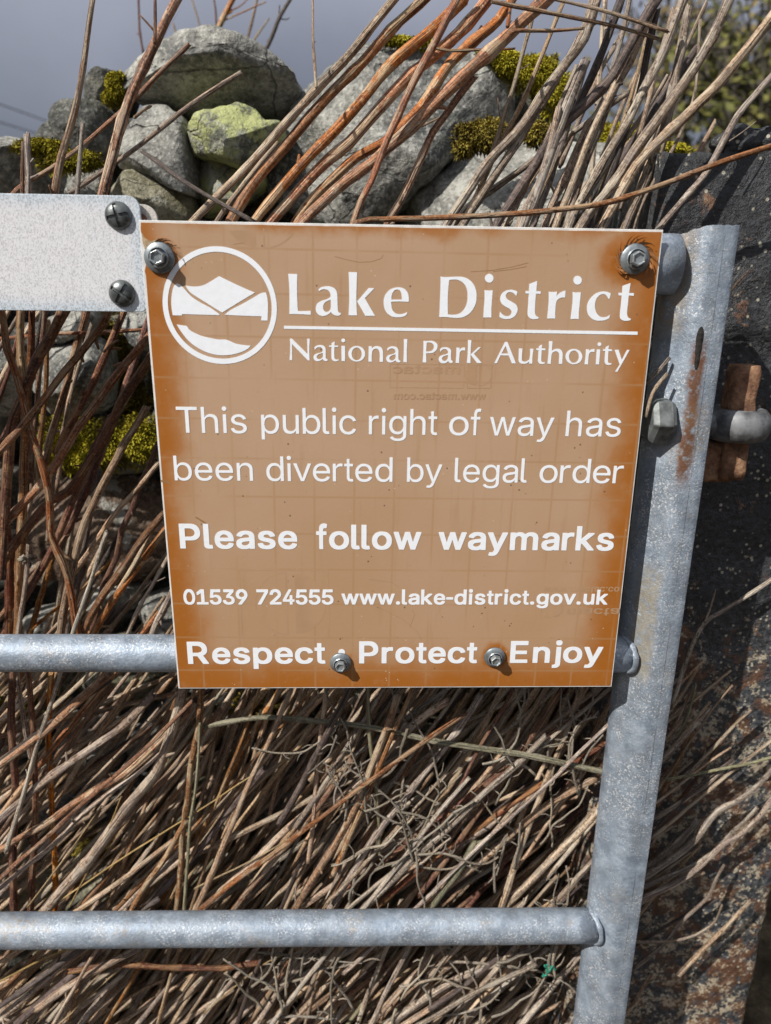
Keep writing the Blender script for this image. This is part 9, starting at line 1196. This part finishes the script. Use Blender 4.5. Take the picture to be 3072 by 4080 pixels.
# thistle head on its ribbed stalk
tp = at(60, 1207, 0.10)
hd = thing('seed_head', 'small spiky dry seed head on a grey stalk above the middle rail', 'seed head', tp)
vs, fs, uvs, tn = [], [], [], []
for k in range(26):
    a = rnd.uniform(0, 2 * math.pi); e = rnd.uniform(-0.9, 0.9); d = Vector((math.cos(a) * math.cos(e), math.sin(a) * math.cos(e), math.sin(e) * 0.8)); L = rnd.uniform(0.0055, 0.0085)
    tube_mesh([d * 0.001, d * L * 0.6, d * L], [0.0010, 0.0012, 0.0016], k, seg=6, knots=False, buf=(vs, fs, uvs, tn), tint=rnd.random())
mesh_obj('bristles', vs, fs, M['twig'], hd, True, uvs, tn)
# scrap of green twine caught on a twig
vs, fs, uvs, tn = [], [], [], []
for k in range(9):
    c = at(1186 + rnd.uniform(-8, 8), 2098 + rnd.uniform(-10, 10), 0.046); p = [c + Vector((rnd.uniform(-1, 1), rnd.uniform(-0.4, 0.4), rnd.uniform(-1, 1))) * 0.005 for _ in range(4)]
    tube_mesh(catmull(p, 0.002), 0.0011, k, seg=6, knots=False, buf=(vs, fs, uvs, tn))
tag(mesh_obj('twine_scrap', vs, fs, mat_plain('green_twine', (0.02, 0.26, 0.17), 0.7, var=0.3, sc=300), None, True, uvs, tn), 'scrap of green twine caught among the pale twigs below the lowest rail', 'twine')

# ------------------------------------------------------------------ far things: trees, power lines
def mat_leaf(name, a, b, c):
    return mat_tinted(name, [(0.0, a), (0.5, b), (1.0, c)], 0.7)
M['leafA'] = mat_leaf('leaf_olive', (0.045, 0.048, 0.016), (0.105, 0.110, 0.028), (0.20, 0.175, 0.05))
M['leafB'] = mat_leaf('leaf_rusty', (0.05, 0.035, 0.015), (0.13, 0.095, 0.035), (0.20, 0.155, 0.06))
M['trunk'] = mat_plain('tree_bark', (0.11, 0.095, 0.08), 0.9, var=0.3, sc=6, bump=0.6)
def tree(name, label, base, height, spread, leafmat, nleaf, seed, levels=4, lean=(0, 0), leaf=0.06):
    rnd = random.Random(seed); root = thing(name, label, 'tree', base, 'trees beyond the wall'); buf = ([], [], [], []); tips = []
    def grow(p, d, L, r, lv):
        pts = [p]; q = p.copy(); n = 5
        for k in range(n):
            d = (d + Vector((rnd.gauss(0, 0.13), rnd.gauss(0, 0.13), rnd.gauss(0.02, 0.10)))).normalized(); q = q + d * (L / n); pts.append(q.copy())
        tube_mesh(pts, [r * (1 - 0.5 * k / n) for k in range(n + 1)], rnd.randint(0, 9999), seg=7, knots=False, buf=buf)
        if lv <= 1: tips.extend(pts[2:])
        if lv == 0: return
        for k in range(rnd.choice([3, 3, 4])):
            t = pts[rnd.randint(2, n)]; dd = (d * 0.7 + Vector((rnd.gauss(0, 0.7) * spread, rnd.gauss(0, 0.7) * spread, rnd.gauss(0.25, 0.4)))).normalized()
            grow(t, dd, L * rnd.uniform(0.55, 0.78), r * 0.56, lv - 1)
    grow(Vector((0, 0, 0)), Vector((lean[0], lean[1], 1)).normalized(), height * 0.24, height * 0.026, levels)
    mesh_obj('trunk', buf[0], buf[1], M['trunk'], root, True)
    vs, fs, tn = [], [], []
    for k in range(nleaf):
        c = rnd.choice(tips); cl_ = mnoise.noise(c * 1.1 + Vector((seed, 0, 0)))
        if cl_ < -0.08: continue
        p = c + Vector((rnd.gauss(0, 1), rnd.gauss(0, 1), rnd.gauss(0, 1))) * height * 0.028
        d = Vector((rnd.uniform(-1, 1), rnd.uniform(-1, 1), rnd.uniform(-1, 1))).normalized(); e = d.orthogonal().normalized(); L = leaf * rnd.uniform(0.5, 1.2); i0 = len(vs)
        vs += [p - d * L, p - e * L * 0.45, p + d * L, p + e * L * 0.45]; fs.append((i0, i0 + 1, i0 + 2, i0 + 3)); t = min(1, max(0, 0.5 + cl_ * 0.7 + rnd.uniform(-0.25, 0.25))); tn += [t] * 4
    mesh_obj('crown', vs, fs, M[leafmat], root, smooth=False, tint=tn)
def gpos(u, Y):
    p = at(u, 300, Y); return Vector((p.x, p.y, 0))
tree('broad_tree', 'olive leafed bushy tree behind the grey stems at top right', gpos(1610, 11.0), 11.5, 1.1, 'leafA', 3000, 3, 5, leaf=0.11)
tree('rusty_tree', 'thin brownish half bare tree between the stems at top right', gpos(1400, 14.0), 12.5, 0.95, 'leafB', 2300, 8, 5, leaf=0.11)
tree('dark_tree', 'darker tree filling the right edge above the iron post', gpos(1800, 9.0), 10.0, 1.1, 'leafA', 2600, 14, 5, leaf=0.095)
for (a, b, lab) in (((-60, 204), (180, 290), 'upper of two thin dark wires in the sky at far left'), ((-60, 246), (170, 316), 'lower of two thin dark wires in the sky at far left')):
    p, q = at(a[0], a[1], 30), at(b[0], b[1], 34); d = (q - p)
    path = [p + d * (k / 16 * 2 - 0.5) for k in range(17)]
    vs, fs, uvs, tn = tube_mesh(path, 0.022, 1, seg=6, knots=False, wob=0.0)
    tag(mesh_obj('power_line', vs, fs, M['blackhole'], None, True), lab, 'power line', 'power lines')
